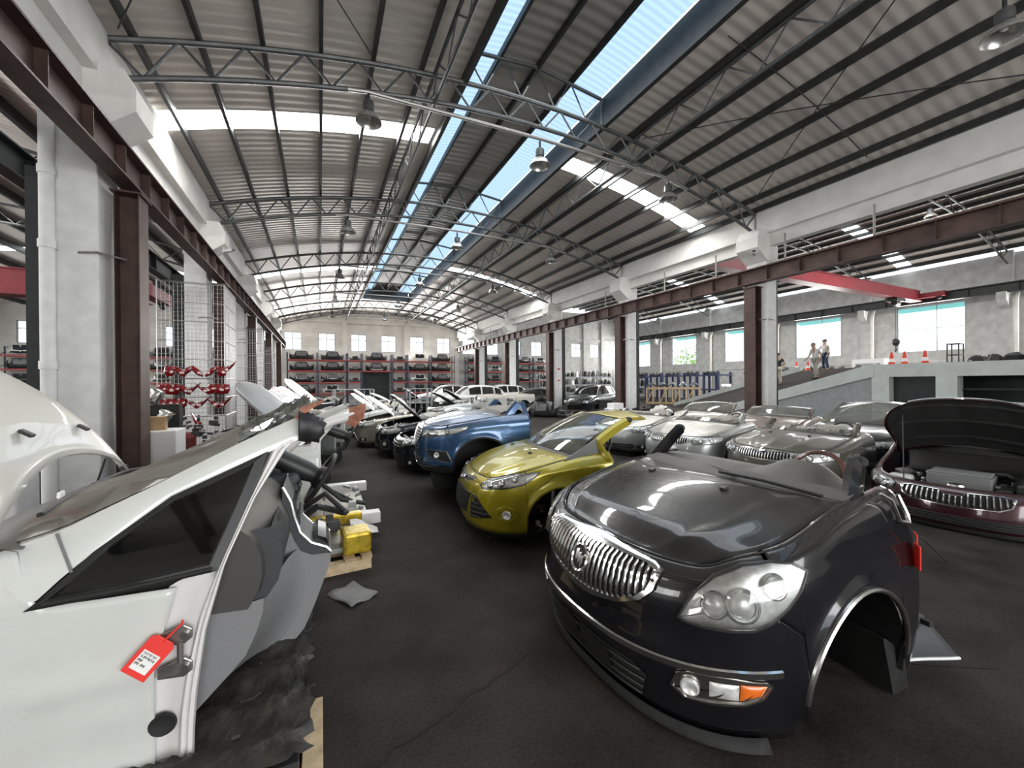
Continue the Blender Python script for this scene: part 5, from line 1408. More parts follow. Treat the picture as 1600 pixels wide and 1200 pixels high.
front('silver cut-off sedan front with wide low air intake beside the yellow car roof', (6.70, 8.161, -78.5, -.04), sedan(nd=.85, n=2.55, paintz=.78), 'paint_silver', opt(grilles=(dict(poly=half([(0,.36),(.55,.37),(.62,.30),(.5,.23),(0,.22)]), bm='rubber', h=(3,.008,.01,'black_plastic')),), emblem=emblem_disc(.70,.05), mouldings=(('chrome_strip',[(0,.73),(.45,.73)],.02,'chrome'),), glass=33, top=(.62,1.6,1.22)))
# maroon sedan with raised hood
mf = front('dark maroon cut-off sedan front with raised black-lined hood on the right', (6.95, 2.13, -82, -.27), sedan(nd=.85, n=2.5, paintz=.80, L=1.9, zb=.28, cz=1.20), 'paint_maroon', dict(opt(), hood=66, glass='full', top=(.58,2.05,1.58), glassmat='car_glass_dusty', pillars=(1,1), res=1.0, nz=14, roof=.3, emblem=lambda c, r: None, fogs=(),
  head=[(.60,.66),(.58,.74),(.66,.785),(.9,.805),(1.13,.82),(1.2,.80),(1.15,.73),(1.05,.68),(.85,.655)], skirt=.34,
  grilles=(dict(poly=half([(0,.71),(.07,.715),(.13,.755),(.40,.765),(.50,.745),(.46,.65),(.36,.60),(0,.585)]), frame=('chrome',.022,.014), bm='rubber', v=(20,.009,.018,'chrome_dull')), dict(poly=half([(0,.47),(.72,.48),(.66,.38),(0,.37)]), bm='rubber', h=(4,.008,.010,'black_plastic'))), wheel=False, enginemat='engine_alloy', engz=.10, hoodlip=1))
MB().lathe([(0,0),(.09,0),(.085,.02),(.03,.03),(0,.03)], (.0,.20,.80), 18).build('hood_latch_badge', 'chrome_dull', mf, smooth=True)
MB().tube([mf_ for mf_ in [(-.95,.62,.30),(-.98,.60,.10),(-1.2,.3,.15)]], .006, 5).build('loose_wire', 'cable', mf)
t = thing('key_tag', 'orange tag lying at the windscreen base of the maroon car', 'tag', (8.38, 2.25, 1.0), radians(20))
MB().prism([(-.07,-.09,.0),(.07,-.09,.0),(.07,.06,.06),(-.07,.06,.06)], (0,.0,.006)).build('tag_plate', 'tag_orange', t)
MB().prism([(-.05,-.085,.009),(.05,-.085,.009),(.05,-.02,.035),(-.05,-.02,.035)], (0,.0,.002)).build('tag_label', 'paper', t)
MB().tube([(0,.05,.06),(.0,.10,.09),(-.02,.12,.06)], .005, 5).build('tag_strap', 'tag_orange', t)
# third row behind them
front('dark sedan front with dusty windscreen behind the taupe one', (9.35, 4.5, -84, -.10), sedan(nd=.85), 'paint_navy', opt(glass='full', top=(.58,2.05,1.40), glassmat='car_glass_dusty', pillars=(1,1), roof=.35, res=.5, stub='black_plastic'))
front('dark grey sedan front with dusty windscreen behind the raised maroon hood', (9.15, 2.58, -84, -.06), sedan(nd=.85), 'paint_navy', opt(glass='full', top=(.60,2.0,1.42), glassmat='car_glass_dusty', pillars=(1,1), roof=.35, res=.5, stub='black_plastic'))
front('brown dusty sedan front with torn windscreen between the silver and taupe cars', (9.25, 6.3, -84, -.05), sedan(nd=.85), 'paint_brown', opt(glass='full', top=(.66,1.62,1.22), glassmat='car_glass_dusty', pillars=(.9,.9), res=.5))
front('pale dusty sedan front with propped-up windscreen behind the silver ones', (9.2, 8.3, -82, -.05), sedan(nd=.85), 'paint_champagne', opt(glass='full', top=(.62,1.75,1.25), glassmat='car_glass_dusty', pillars=(.9,.9), res=.5))

# far part of the right aisle row, hoods up
lowlamp = dict(res=.55, nz=9, bulbs=((.75,.72,.045),), lens='lamp_lens')
front('black sedan front without grille and with raised black hood beside the blue one', (1.45, 8.95, -94, -.05), sedan(nd=.85, paintz=.76), 'paint_navy', opt(hood='none', glass=None, pillars=(.3,.3), seed=3, enginemat='engine_alloy', grilles=(dict(poly=half([(0,.70),(.5,.69),(.46,.60),(0,.58)]), bm='rubber', h=(2,.01,.012,'chrome_dull')), dict(poly=half([(0,.45),(.55,.47),(.5,.26),(0,.24)]), bm='rubber')), emblem=lambda c, r: None, **lowlamp))
front('dark navy sedan front with square fog lamp and raised pale hood', (1.30, 11.0, -95, -.05), sedan(nd=.8, paintz=.82), 'paint_navy', opt(hood=52, hood_paint='paint_black', glass=None, pillars=(.3,.3), seed=4, enginemat='engine_alloy', fogs=(dict(poly=[(.62,.50),(.86,.52),(.88,.32),(.64,.31)], bm='black_plastic', frame=('chrome_dull',.02,.01), lamps=((.75,.42,.05),)),), **lowlamp))
front('champagne sedan front with pointed lamps and raised white-edged hood', (.95, 13.0, -97, -.05), sedan(nd=.9, paintz=.80), 'paint_champagne', opt(hood=47, hood_paint='paint_white', glass=None, pillars=(.3,.3), seed=5, enginemat='engine_alloy', grilles=(dict(poly=half([(0,.42),(.4,.44),(.55,.26),(0,.23)]), bm='rubber', frame=('chrome_dull',.02,.01)),), **lowlamp))
wf = front('white car front with red scrawl on its fender, far along the aisle', (.72, 15.8, -98, -.05), sedan(nd=.85, paintz=.76), 'paint_white', opt(hood=50, glass=None, pillars=(.3,.3), seed=6, enginemat='engine_alloy', grilles=(dict(poly=half([(0,.36),(.5,.38),(.55,.27),(0,.24)]), bm='rubber', frame=('black_plastic',.03,.01)),), **lowlamp))
MB().tube([wf_ for wf_ in [(.50+.11*cos(a*.35),.24+.02*sin(a)+.0,.80+.10*sin(a*.35)) for a in range(19)]], .012, 5).build('red_scrawl', 'tag_red', wf)
front('cream car front stripped of its bumper behind the white ones', (.9, 18.2, -96, .05), sedan(nd=.8, paintz=.84), 'paint_white_dusty', opt(hood=48, glass=None, pillars=(.3,.3), seed=7, enginemat='engine_alloy', **lowlamp))
front('dusty white car front far down the row before the racks', (2.0, 20.8, -96, .0), sedan(nd=.8, paintz=.82), 'paint_white_dusty', opt(hood=35, hood_paint='paint_silver', glass=None, pillars=(.3,.3), seed=8, enginemat='engine_alloy', **lowlamp))
front('grey car front with black raised hood far down the row', (4.2, 17.4, -95, .0), sedan(nd=.8, paintz=.82), 'paint_silver', opt(hood=40, hood_paint='paint_navy', glass=None, pillars=(.3,.3), seed=9, enginemat='engine_alloy', **lowlamp))
front('silver-roofed car front with raised hood below the racks', (5.6, 20.6, -95, .0), sedan(nd=.8, paintz=.82), 'paint_silver', opt(hood=44, glass=None, pillars=(.3,.3), seed=10, enginemat='engine_alloy', **lowlamp))
front('dark car front with raised hood below the racks beside the white utility car', (4.3, 25.0, -95, .0), sedan(nd=.8, paintz=.82), 'paint_navy', opt(hood=46, glass=None, pillars=(.3,.3), seed=12, enginemat='engine_alloy', **lowlamp))

# ---------------------------------------------------------------- left row behind the white people carrier
def leftcar(label, x, y, paint, hood, hp=None, seed=1, **k):
    return front(label, (x, y, -90 + k.pop('dr', 0), k.pop('dz', -.02)), sedan(nd=.85, paintz=.82, w=.87, cz=1.02), paint, opt(hood=hood, hood_paint=hp or paint, glass=None, pillars=k.pop('pillars', (.3, .3)), seed=seed, enginemat='engine_alloy', res=.5, nz=9, **k))
l2 = leftcar('white cut-off front with bare white door frame and black steering wheel', -1.75, 6.15, 'paint_white', 'closed', dz=.10, top=(.60,2.05,1.42), pillars=(1,1), dashmat='dash_dark', wheel=False)
steering_wheel(l2, (-.22, 2.13, .97), radians(24), r=.19)
for sg in (-1, 1):
    MB().tube([(sg*.80,1.72,.10),(sg*.82,1.70,.55),(sg*.80,1.62,.85),(sg*.74,1.72,1.10),(sg*.66,1.90,1.30)], [.06,.06,.055,.05,.045], 10).build('door_frame', 'paint_white_frame', l2, smooth=True)
    o = MB().box((sg*.84-.08,1.65,.02),(sg*.84+.08,2.42,.16)).build('door_sill', 'paint_white_frame', l2, bevel=.015)
    for y in (1.9,2.1,2.3):
        for z in (.06, .12): MB().lathe([(0,-.004),(.02,-.004),(.02,.0)], (sg*.84+.082, y, z), 10, 'x').build('sill_hole', 'rubber', o)
MB().box((-.8,1.5,.0),(.8,2.30,.05)).build('floor_pan', 'paint_silver', l2)
MB().box((-.75,1.25,.3),(.75,1.35,1.0)).build('firewall', 'dash_dark', l2)
rng = random.Random(6)
lumpy(MB(), [(rng.uniform(-.6,.6), rng.uniform(1.55,2.25), .12+rng.uniform(-.04,.10)) for _ in range(26)], rng, .03, .07).build('pedal_parts', 'paint_silver', l2)
MB().tube([(.1,1.5,.6),(.15,1.75,.42),(.3,2.0,.2),(.32,2.3,.12)], .03, 8).tube([(.0,1.6,.5),(.0,1.9,.25),(.2,2.2,.1)], .025, 8).build('wiring_loom', 'cable', l2, smooth=True)
for sg in (-1, 1): MB().prism([(sg*.72,1.95,1.30),(sg*.60,2.1,1.36),(sg*.58,2.25,1.30),(sg*.70,2.14,1.2)], (0,0,.05)).build('rusty_pillar_end', 'rust_orange', l2)
leftcar('white car front with silver hood standing open behind the white frame car', -1.60, 8.6, 'paint_silver_plain', 54, dz=.25, dr=-13, seed=21)
leftcar('white car front with broad white hood standing open on the left row', -1.3, 10.9, 'paint_white', 48, dz=.18, dr=-12, seed=22)
leftcar('black-lined white car front with tall open hood on the left row', -1.25, 13.1, 'paint_navy', 54, 'paint_white', dz=.35, dr=-8, seed=23)
leftcar('red car front with open hood on the left row', -1.7, 15.2, 'paint_red', 48, dz=.2, dr=-8, seed=24)
leftcar('white car front with open hood at the far end of the left row', -1.7, 17.6, 'paint_white', 48, dr=-8, dz=.2, seed=25)
# pallet with wrapped parts and foil between the first two left cars
pb = thing('wooden_pallet', 'short pallet wrapped in yellow foil between the two white left cars', 'pallet', (.12, 4.75, 0), radians(4))
for y in (-.45, 0, .4): MB().box((-.6, y-.05, 0), (.30, y+.05, .1)).build('bearer', 'wood_pale', pb)
for x in (-.5, -.2, .1, .26): MB().box((x-.05, -.5, .1), (x+.05, .45, .13)).build('deck_board', 'wood', pb)
MB().box((.05,-.42,.13),(.32,-.12,.34)).build('wrapped_foil', 'foil_yellow', pb, bevel=.03)
gb_ = thing('half_car', 'stripped white car section with steering wheel on the yellow foil pallet', 'car', (.05, 4.85, .13), radians(4))
MB().box((-.6,-.4,0),(.25,.42,.05)).build('floor_pan', 'paint_silver', gb_)
MB().box((-.55,.30,.05),(.42,.42,.17)).build('sill', 'foil_yellow', gb_, bevel=.015)
rng = random.Random(16)
steering_wheel(gb_, (-.08, -.42, .80), radians(30), r=.185, dirx=-pi/2)
MB().tube([(-.62,-.62,.10),(-.60,-.62,.60),(-.52,-.60,.98),(-.28,-.58,1.22),(.02,-.56,1.36),(.22,-.56,1.40)], [.06,.055,.055,.05,.045,.04], 10).build('door_frame', 'paint_white_frame', gb_, smooth=True)
MB().box((-1.0,-.55,.1),(-.55,.5,.85)).build('dashboard', 'dash_dark', gb_, bevel=.06)
MB().prism([(.16,-.62,1.33),(.30,-.60,1.38),(.34,-.48,1.46),(.18,-.48,1.42)], (0,0,.06)).build('rusty_pillar_end', 'rust_orange', gb_)
lumpy(MB(), [(rng.uniform(-.5,.2), rng.uniform(-.35,.3), .14+rng.uniform(-.05,.22)) for _ in range(30)], rng, .03, .08).build('brackets', 'steel_dark', gb_)['kind'] = 'stuff'
MB().tube([(-.4,-.1,.2),(-.1,-.2,.45),(.1,.1,.3),(.2,.3,.2)], .035, 8).tube([(-.3,.2,.3),(0,.1,.5),(.2,-.1,.3)], .03, 8).build('wiring_loom', 'cable', gb_, smooth=True)
MB().grid([[(.25+.3*i/6, -.1+.3*j/5+.03*sin(i), .02+.13*(1-i/6)+.02*cos(j*2+i)) for j in range(6)] for i in range(7)]).build('felt_flap', 'plastic_sheet', gb_, smooth=True)
t = thing('floor_mat', 'crumpled grey felt offcut on the floor behind the first white car', 'mat', (.25, 3.75, .0), radians(30))
MB().grid([[(-.12+.26*i/6, -.15+.36*j/6, .012+.012*sin(i*1.3+j)+.0) for j in range(7)] for i in range(7)]).build('felt', 'grey_plastic', t, smooth=True, solid=.008)
# ---------------------------------------------------------------- racks with bumpers along the far wall
def rack(x0, x1, levels, y0, y1, label, top, beam='rack_red', post='rack_blue', grp='bumper racks along the end wall', skip=()):
    t = thing('storage_rack', label, 'rack', ((x0+x1)/2, (y0+y1)/2, 0), 0, grp); hw = (x1-x0)/2; hd_ = (y1-y0)/2
    for sx in (-1, 1):
        for sy in (-1, 1): MB().box((sx*(hw-.05)-.03, sy*hd_-.04, 0), (sx*(hw-.05)+.03, sy*hd_+.04, top)).build('upright', post, t)
        z = .3
        while z < top - .5:
            MB().bar((sx*(hw-.05), -hd_, z), (sx*(hw-.05), hd_, z+.45), .03, .03).build('rack_brace', post, t); z += .9
    for z in levels:
        for sy in (-1, 1): MB().box((-hw+.09, sy*hd_-.03, z-.12), (hw-.09, sy*hd_+.03, z)).build('shelf_beam', beam, t)
        MB().box((-hw+.1, -hd_+.03, z-.04), (hw-.1, hd_-.03, z-.015)).build('shelf_deck', 'rack_grey', t)
    return t
cbump = Car(w=.88, n=2.4, nd=.55, L=.9, zb=0, rt=.04, top=[(0,.9),(2,.9)], front=[(0,-.06),(.15,.02),(.4,.02),(.62,-.06)], side=[(0,-.04),(.2,.01),(.62,-.02)], arch=(5,0,.1))
def bumper_proto(kind):
    t = thing('car_bumper', None, 'bumper')
    hi = lambda q: .27 + .31/(1+exp((abs(q)-.47)/.03)) + .36*max(0, abs(q)-.5)**1.3
    m = {'black': 'black_plastic', 'chrome': 'black_plastic', 'white': 'paint_white', 'grey': 'grey_plastic', 'pink': 'wall_white', 'lights': 'black_plastic'}[kind]
    sk = MB().grid(cbump.patch(-1.18, 1.18, lo=0, hi=hi, nq=44, nz=8)).build('bumper_skin', m, t, smooth=True, solid=.01)
    MB().grid(cbump.blob(half([(0,.53),(.40,.52),(.36,.26),(0,.24)]), .006, 0, 2, 4)).build('grille', 'grey_plastic' if kind in ('black', 'chrome', 'lights') else 'rubber', t)
    ring(cbump, half([(0,.55),(.43,.54),(.38,.24),(0,.22)]), .03, .012).build('grille_frame', 'chrome_dull' if kind == 'chrome' else m, t, smooth=True)
    if kind == 'lights': stroke(cbump, t, 'chrome_strip', [(-.5,.10),(0,.08),(.5,.10)], .08, 'paint_white')
    if kind in ('white', 'black', 'grey'): MB().grid(cbump.blob(half([(0,.2),(.5,.2),(.62,.08),(0,.06)]), .008, 0, 2, 4)).build('air_intake', 'rubber', t)
    for s in (-1, 1): MB().grid(cbump.blob([(s*.72,.22),(s*.98,.24),(s*.96,.1),(s*.75,.09)], .008, 0, 2, 4)).build('fog_lamp', 'lamp_reflector' if kind in ('chrome','white','pink') else 'rubber', t)
    return t
PROTO = {}
COLN = {'black': 'black', 'chrome': 'black chrome-grilled', 'white': 'white', 'grey': 'dull grey', 'pink': 'off-white', 'lights': 'black white-striped'}
SHELFN = {4.1: 'top shelf', 3.1: 'upper middle shelf', 2.03: 'lower middle shelf', .99: 'lowest shelf'}
def put_bumper(kind, x, y, z, where, grp, s=1.0):
    lab = '%s car bumper on the %s of %s' % (COLN[kind], SHELFN[z], where)
    if kind not in PROTO:
        p = PROTO[kind] = bumper_proto(kind); p.location = (x, y, z); tag(p, lab, None, grp); r = p
    else: r = dup(PROTO[kind], (x, y, z), 0, lab, grp)
    r.scale = (s, s, s*1.22)
bays = [(-2.7,-.2),(-.2,2.35),(2.35,3.66),(3.66,6.5),(6.5,7.97),(7.97,10.36),(10.36,12.9)]
RY0, RY1 = YF-1.35, YF-.4
content = {4.1: ('black','black','grey','black','grey','pink','black'), 3.1: ('black','black','black','lights','grey','black','black'), 2.03: ('chrome','chrome','grey',None,'grey','white','black'), .99: ('black','white','black',None,'grey','grey','black')}
for i, (a, b) in enumerate(bays):
    lv = (4.1, 3.1) if i == 3 else (4.1, 3.1, 2.03, .99)
    rack(a, b, lv, RY0, RY1, 'red-beamed blue rack of car bumpers, %s bay from the left on the end wall' % ORD[i], 4.75)
    for z in lv:
        k_ = content[z][i]
        if k_: put_bumper(k_, (a+b)/2 + ((i*7+int(z*3)) % 3 - 1)*.05, RY0 + .06, z, 'the %s end-wall rack bay' % ORD[i], 'bumpers on the end wall racks', min(1.12, (b-a-.25)/1.85))
for i, (a, b) in enumerate([(14.3,16.5),(16.5,18.7),(20.3,22.3),(22.3,24.3)]):
    rack(a, b, (4.1, 3.1, 2.03), RY0, RY1, 'red-beamed rack of bumpers, %s from the left behind the right columns' % ORD[i], 4.75, grp='bumper racks of the right bay')
    for j, z in enumerate((4.1, 3.1, 2.03)): put_bumper(('black','grey','chrome','white')[(i+j*2) % 4], (a+b)/2, RY0+.06, z, 'the %s right-bay rack' % ORD[i], 'bumpers on the right bay racks', .98)
for i, (a, b) in enumerate([(-20.6,-18.0),(-18.0,-15.4),(-12.7,-10.1),(-10.1,-7.5),(-7.5,-4.9)]):
    rack(a, b, (4.1, 3.1, 2.03), RY0, RY1, 'red-beamed rack of bumpers, %s from the left wall in the left bay' % ORD[i], 4.75, grp='bumper racks of the left bay')
    for j, z in enumerate((4.1, 3.1, 2.03)): put_bumper(('white','black','grey','chrome')[(i+j) % 4], (a+b)/2, RY0+.06, z, 'the %s left-bay rack' % ORD[i], 'bumpers on the left bay racks', 1.1)
# pale grey racks of small parts farther right
rng = random.Random(31)
for i, (x0, x1, y, lv, tp) in enumerate(((20.9,23.4,37.2,(.6,1.4,2.2),3.0),(25.2,27.6,39.2,(.7,1.6,2.5),3.3),(27.6,30.0,39.2,(.7,1.6,2.5),3.3),(30.0,32.4,39.2,(.7,1.6,2.5),3.3),(30.6,33.0,33.6,(.6,1.4,2.2),2.9))):
    rack(x0, x1, lv, y, y+.8, 'pale grey rack of small car parts, %s from the left in the right bay' % ORD[i], tp, 'rack_grey', 'rack_grey', 'grey parts racks')
    for L_, z in zip(('lowest', 'middle', 'top'), lv):
        for n in range(4):
            x = x0 + .35 + (x1-x0-.7)*n/3; m = rng.choice(('black_plastic','black_plastic','steel_dark','lamp_reflector','grey_plastic','dusty_black'))
            mb = MB(); h_ = rng.uniform(.2,.34); w_ = rng.uniform(.24,.34)
            mb.grid([[(w_*cos(2*pi*k/10)*(1-.35*j/3)*rng.uniform(.8,1.1), .22*sin(2*pi*k/10)*(1-.35*j/3), 2*h_*j/3) for k in range(10)] for j in range(4)], True)
            mb.add([mb.v[30+k] for k in range(10)], [tuple(range(10))])
            o = mb.build('car_part', m); o.location = (x, y+.35, z)
            tag(o, '%s small car part on the %s shelf of the %s grey rack' % (ORD[n], L_, ORD[i]), 'car part', 'small parts on the grey racks')

# ---------------------------------------------------------------- whole cars and truck fronts far down the hall
def whole_car(label, x, y, rz, paint, suv=True, z=0, wheels=True, glassm='car_glass_dark', grp='whole cars far down the hall'):
    t = thing('car', label, 'car', (x, y, z), radians(rz), grp)
    if suv: ST_ = [(0,.35,.70,.70,.78),(.15,.28,.88,.80,.86),(.6,.25,1.0,.92,.92),(1.25,.25,1.08,.93,.93),(2.5,.25,1.06,.93,.93),(3.7,.25,1.10,.92,.92),(4.35,.32,1.10,.84,.86),(4.5,.42,1.0,.74,.8)]; GH = [(1.15,1.08,.80),(1.95,1.60,.62),(2.6,1.70,.62),(3.6,1.64,.60),(4.1,1.50,.58),(4.42,1.10,.72)]; wb_ = (.85, 3.55)
    else: ST_ = [(0,.32,.62,.68,.74),(.15,.25,.74,.80,.84),(.6,.22,.84,.90,.90),(1.3,.22,.92,.91,.91),(2.5,.22,.93,.91,.91),(3.7,.22,.98,.90,.9),(4.5,.3,.98,.82,.84),(4.68,.4,.85,.7,.76)]; GH = [(1.25,.93,.78),(2.05,1.36,.58),(2.6,1.44,.58),(3.2,1.40,.56),(4.05,1.0,.68)]; wb_ = (.9, 3.6)
    rows = []
    ysn = [i*4.68/52 for i in range(53)] if not suv else [i*4.5/52 for i in range(53)]
    for yy in ysn:
        zb_ = smooth([(s[0], s[1]) for s in ST_], yy); zt_ = smooth([(s[0], s[2]) for s in ST_], yy); w0 = smooth([(s[0], s[3]) for s in ST_], yy)
        za_ = zb_
        for ax in wb_:
            if abs(yy-ax) < .39: za_ = max(za_, .33 + sqrt(.39**2-(yy-ax)**2))
        half_ = [(w0*.96, za_), (w0, max(za_+.01, zb_+(zt_-zb_)*.35)), (w0*1.01, max(za_+.02, zb_+(zt_-zb_)*.65)), (w0*.98, max(za_+.03, zt_-.08)), (w0*.88, zt_), (w0*.5, zt_+.03), (0, zt_+.04)]
        rows.append([(a, yy, b) for a, b in half_] + [(-a, yy, b) for a, b in half_[-2::-1]])
    MB().grid(rows).build('body', paint, t, smooth=True, angle=60)
    MB().box((-.7,.3,.22),(.7,4.2,.5)).build('underbody', 'rubber', t)
    rows = []
    for i in range(31):
        yy = GH[0][0] + (GH[-1][0]-GH[0][0])*i/30; zr = smooth([(g[0], g[1]) for g in GH], yy); wr = smooth([(g[0], g[2]) for g in GH], yy); zb_ = smooth([(s[0], s[2]) for s in ST_], yy)-.02; wl = smooth([(s[0], s[3]) for s in ST_], yy)*.90
        h = [(wl, zb_), (wl*.35+wr*.65, zb_*.4+zr*.6), (wr, zr-.04), (wr*.85, zr), (0, zr+.035)]
        rows.append([(a, yy, b) for a, b in h] + [(-a, yy, b) for a, b in h[-2::-1]])
    MB().grid(rows).build('cabin', paint, t, smooth=True, angle=60)
    def gp(i, u, sg):   # point on the cabin side
        r = rows[i]; a, b, c_ = (r[0], r[1], r[2]) if sg > 0 else (r[-1], r[-2], r[-3])
        p = Vector(a)*(1-u*2) + Vector(b)*u*2 if u < .5 else Vector(b)*(2-2*u) + Vector(c_)*(2*u-1)
        p.x += sg*.012; return p
    n = 30
    for sg in (-1, 1):
        for (i0, i1) in ((7,14),(15,22),(23,27)):
            MB().grid([[gp(i, u, sg) for u in (.12,.5,.9)] for i in range(i0, i1+1)]).build('side_window', glassm, t, smooth=True)
    for (i0, i1, nm) in ((1, 7, 'windscreen'), (26, 29, 'rear_window')):
        MB().grid([[Vector(rows[i][j]) + Vector((0, -.01 if nm[0] == 'w' else .01, .012)) for j in range(2, 7)] for i in range(i0, i1+1)]).build(nm, glassm, t, smooth=True)
    if wheels:
        for ax in wb_:
            for sg in (-1, 1): tyre(t, (sg*.80, ax, .33-z*0), .33, .2, rim='alloy')
    for sg in (-1, 1):
        MB().box((sg*.62-.16, .03, .64), (sg*.62+.16, .2, .78)).build('headlight', 'lamp_reflector', t, bevel=.03)
        MB().box((sg*.72-.1, 4.38, .85), (sg*.72+.1, 4.52, 1.0)).build('tail_lamp', 'tail_red', t, bevel=.03)
    MB().box((-.4,-.02,.5),(.4,.08,.66)).build('grille', 'rubber', t, bevel=.02)
    return t
whole_car('complete white sport utility car standing side-on before the end wall racks', 6.5, 24.6, -90, 'paint_white', True)
whole_car('white car with dark windows behind the white truck fronts', 9.9, 28.0, -90, 'paint_white', True)
whole_car('black saloon car with dark windows between the white cars', 11.3, 25.3, -90, 'paint_navy', False)
whole_car('silver car with pale roof farthest back before the racks', 6.6, 31.0, -90, 'paint_silver', True)
whole_car('black sport utility car beside the second brown column on the right', 13.4, 19.6, -62, 'paint_navy', True, wheels=False)
tr = dict(res=.6, nz=10, glass=None, dash=False, wheel=False, pillars=None, top=None, emblem=lambda c, r: None)
for n, (x, y, lab) in enumerate(((8.3, 22.3, 'white cut-off truck front on its wheels, left one of the pair before the white cars'), (10.1, 22.2, 'white cut-off truck front on its wheels, right one of the pair beside the lying wheel'))):
    r = front(lab, (x, y, -92, .05), sedan(nd=.55, n=3.2, paintz=.98, cz=1.12, L=1.55, arch=(.85,.36,.42), top=[(0,.98),(.6,.98),(1.0,1.0),(1.9,1.10),(2.3,1.12)], front=[(.15,-.05),(.4,.0),(.6,.0),(.98,-.04)], side=[(.15,-.03),(.5,0),(.9,.0),(1.1,-.04)]), 'paint_white_dusty', dict(tr, head=[(.55,.72),(.55,.86),(.85,.87),(1.02,.86),(1.02,.74)], seam=(1.02,.70,.62), skirt=.3,
      grilles=(dict(poly=half([(0,.86),(.5,.86),(.5,.74),(0,.74)]), bm='black_plastic', h=(3,.01,.012,'chrome_dull')),)))
    tyre(r, (.78,.85,.30), .35, .22, rim='steel_dark'); tyre(r, (-.78,.85,.30), .35, .22, rim='steel_dark')
    MB().box((-.75,1.2,.3),(.75,1.5,1.0)).build('firewall', 'dash_dark', r)
t = thing('loose_wheel', 'black spoked car wheel standing upright beside the third brown column', 'wheel', (12.2, 21.6, .62)); tyre(t, (0,0,0), .36, .24, 'y', 'steel_dark')
t2 = thing('tyre_stand', 'pale block carrying the loose black wheel', 'block', (12.2, 21.6, 0)); MB().box((-.25,-.2,0),(.25,.2,.26)).build('block', 'foam', t2, bevel=.02)
bp_ = dup(PROTO['black'], (10.6, 18.9, .0), radians(-60), 'black bumper lying on the floor before the loose wheel', 'bumpers on the floor'); 
bp_ = dup(PROTO['grey'], (11.4, 17.9, .0), radians(-75), 'grey bumper lying on the floor beside the black sport utility car', 'bumpers on the floor')
bp_ = dup(PROTO['black'], (11.6, 19.6, .0), radians(-100), 'black bumper piled against the truck front at the third column', 'bumpers on the floor')
# white mesh cage of parts in the aisle and pale panels
def cage(x, y, rz, w, d, h, lab):
    t = thing('mesh_cage', lab, 'cage', (x, y, 0), radians(rz))
    for a in (-w/2, w/2):
        for b in (-d/2, d/2): MB().box((a-.04, b-.04, 0), (a+.04, b+.04, h)).build('corner_post', 'rack_grey', t)
    for z in (.12, h*.5, h):
        MB().tube([(-w/2,-d/2,z),(w/2,-d/2,z),(w/2,d/2,z),(-w/2,d/2,z)], .025, 6, closed=True).build('rail', 'rack_grey', t)
    m = MB()
    for k in range(1, 4): m.tube([(-w/2+w*k/4,-d/2,.1),(-w/2+w*k/4,-d/2,h)], .02, 5)
    m.build('bars', 'rack_grey', t)
    return t
cage(1.6, 23.0, 5, 1.9, .9, 1.55, 'pale steel cage standing at the far end of the aisle')
cage(5.0, 22.6, 0, 1.2, .9, 1.55, 'narrow pale steel cage among the far cars')

# ---------------------------------------------------------------- wire panels with red tail lamps on the left
def wirepanel(p, q, z0, z1, lab, pitch=.085):
    p = Vector(p); q = Vector(q); L_ = (q-p).length; t = thing('wire_panel', lab, 'panel', (p.x, p.y, z0), atan2(q.y-p.y, q.x-p.x), 'wire panels on the left'); hh = z1-z0
    f = MB().tube([(0,0,0),(L_,0,0),(L_,0,hh),(0,0,hh)], .016, 6, closed=True)
    z = .5
    while z < hh: f.tube([(0,.0,z),(L_,0,z)], .011, 5); z += .5
    f.build('panel_frame', 'wire', t)
    m = MB(); x = pitch
    while x < L_: m.tube([(x,0,0),(x,0,hh)], .0045, 4, cap=False); x += pitch
    z = .11
    while z < hh: m.tube([(0,.008,z),(L_,.008,z)], .0045, 4, cap=False); z += .11
    m.build('wire_mesh', 'wire', t)
    return t
wirepanel((-3.75,13.2), (-2.32,13.2), .02, 4.55, 'tall wire panel hung with red tail lamps in front of the second left column')
wirepanel((-2.32,13.2), (-2.36,15.0), .02, 4.55, 'tall wire panel turned end-on at the right of the tail lamps')
wirepanel((-3.3,19.2), (-2.1,19.2), .02, 4.1, 'tall empty wire panel before the third left column')
wirepanel((-3.0,25.8), (-2.2,25.8), .02, 3.9, 'tall narrow wire panel before the fourth left column')
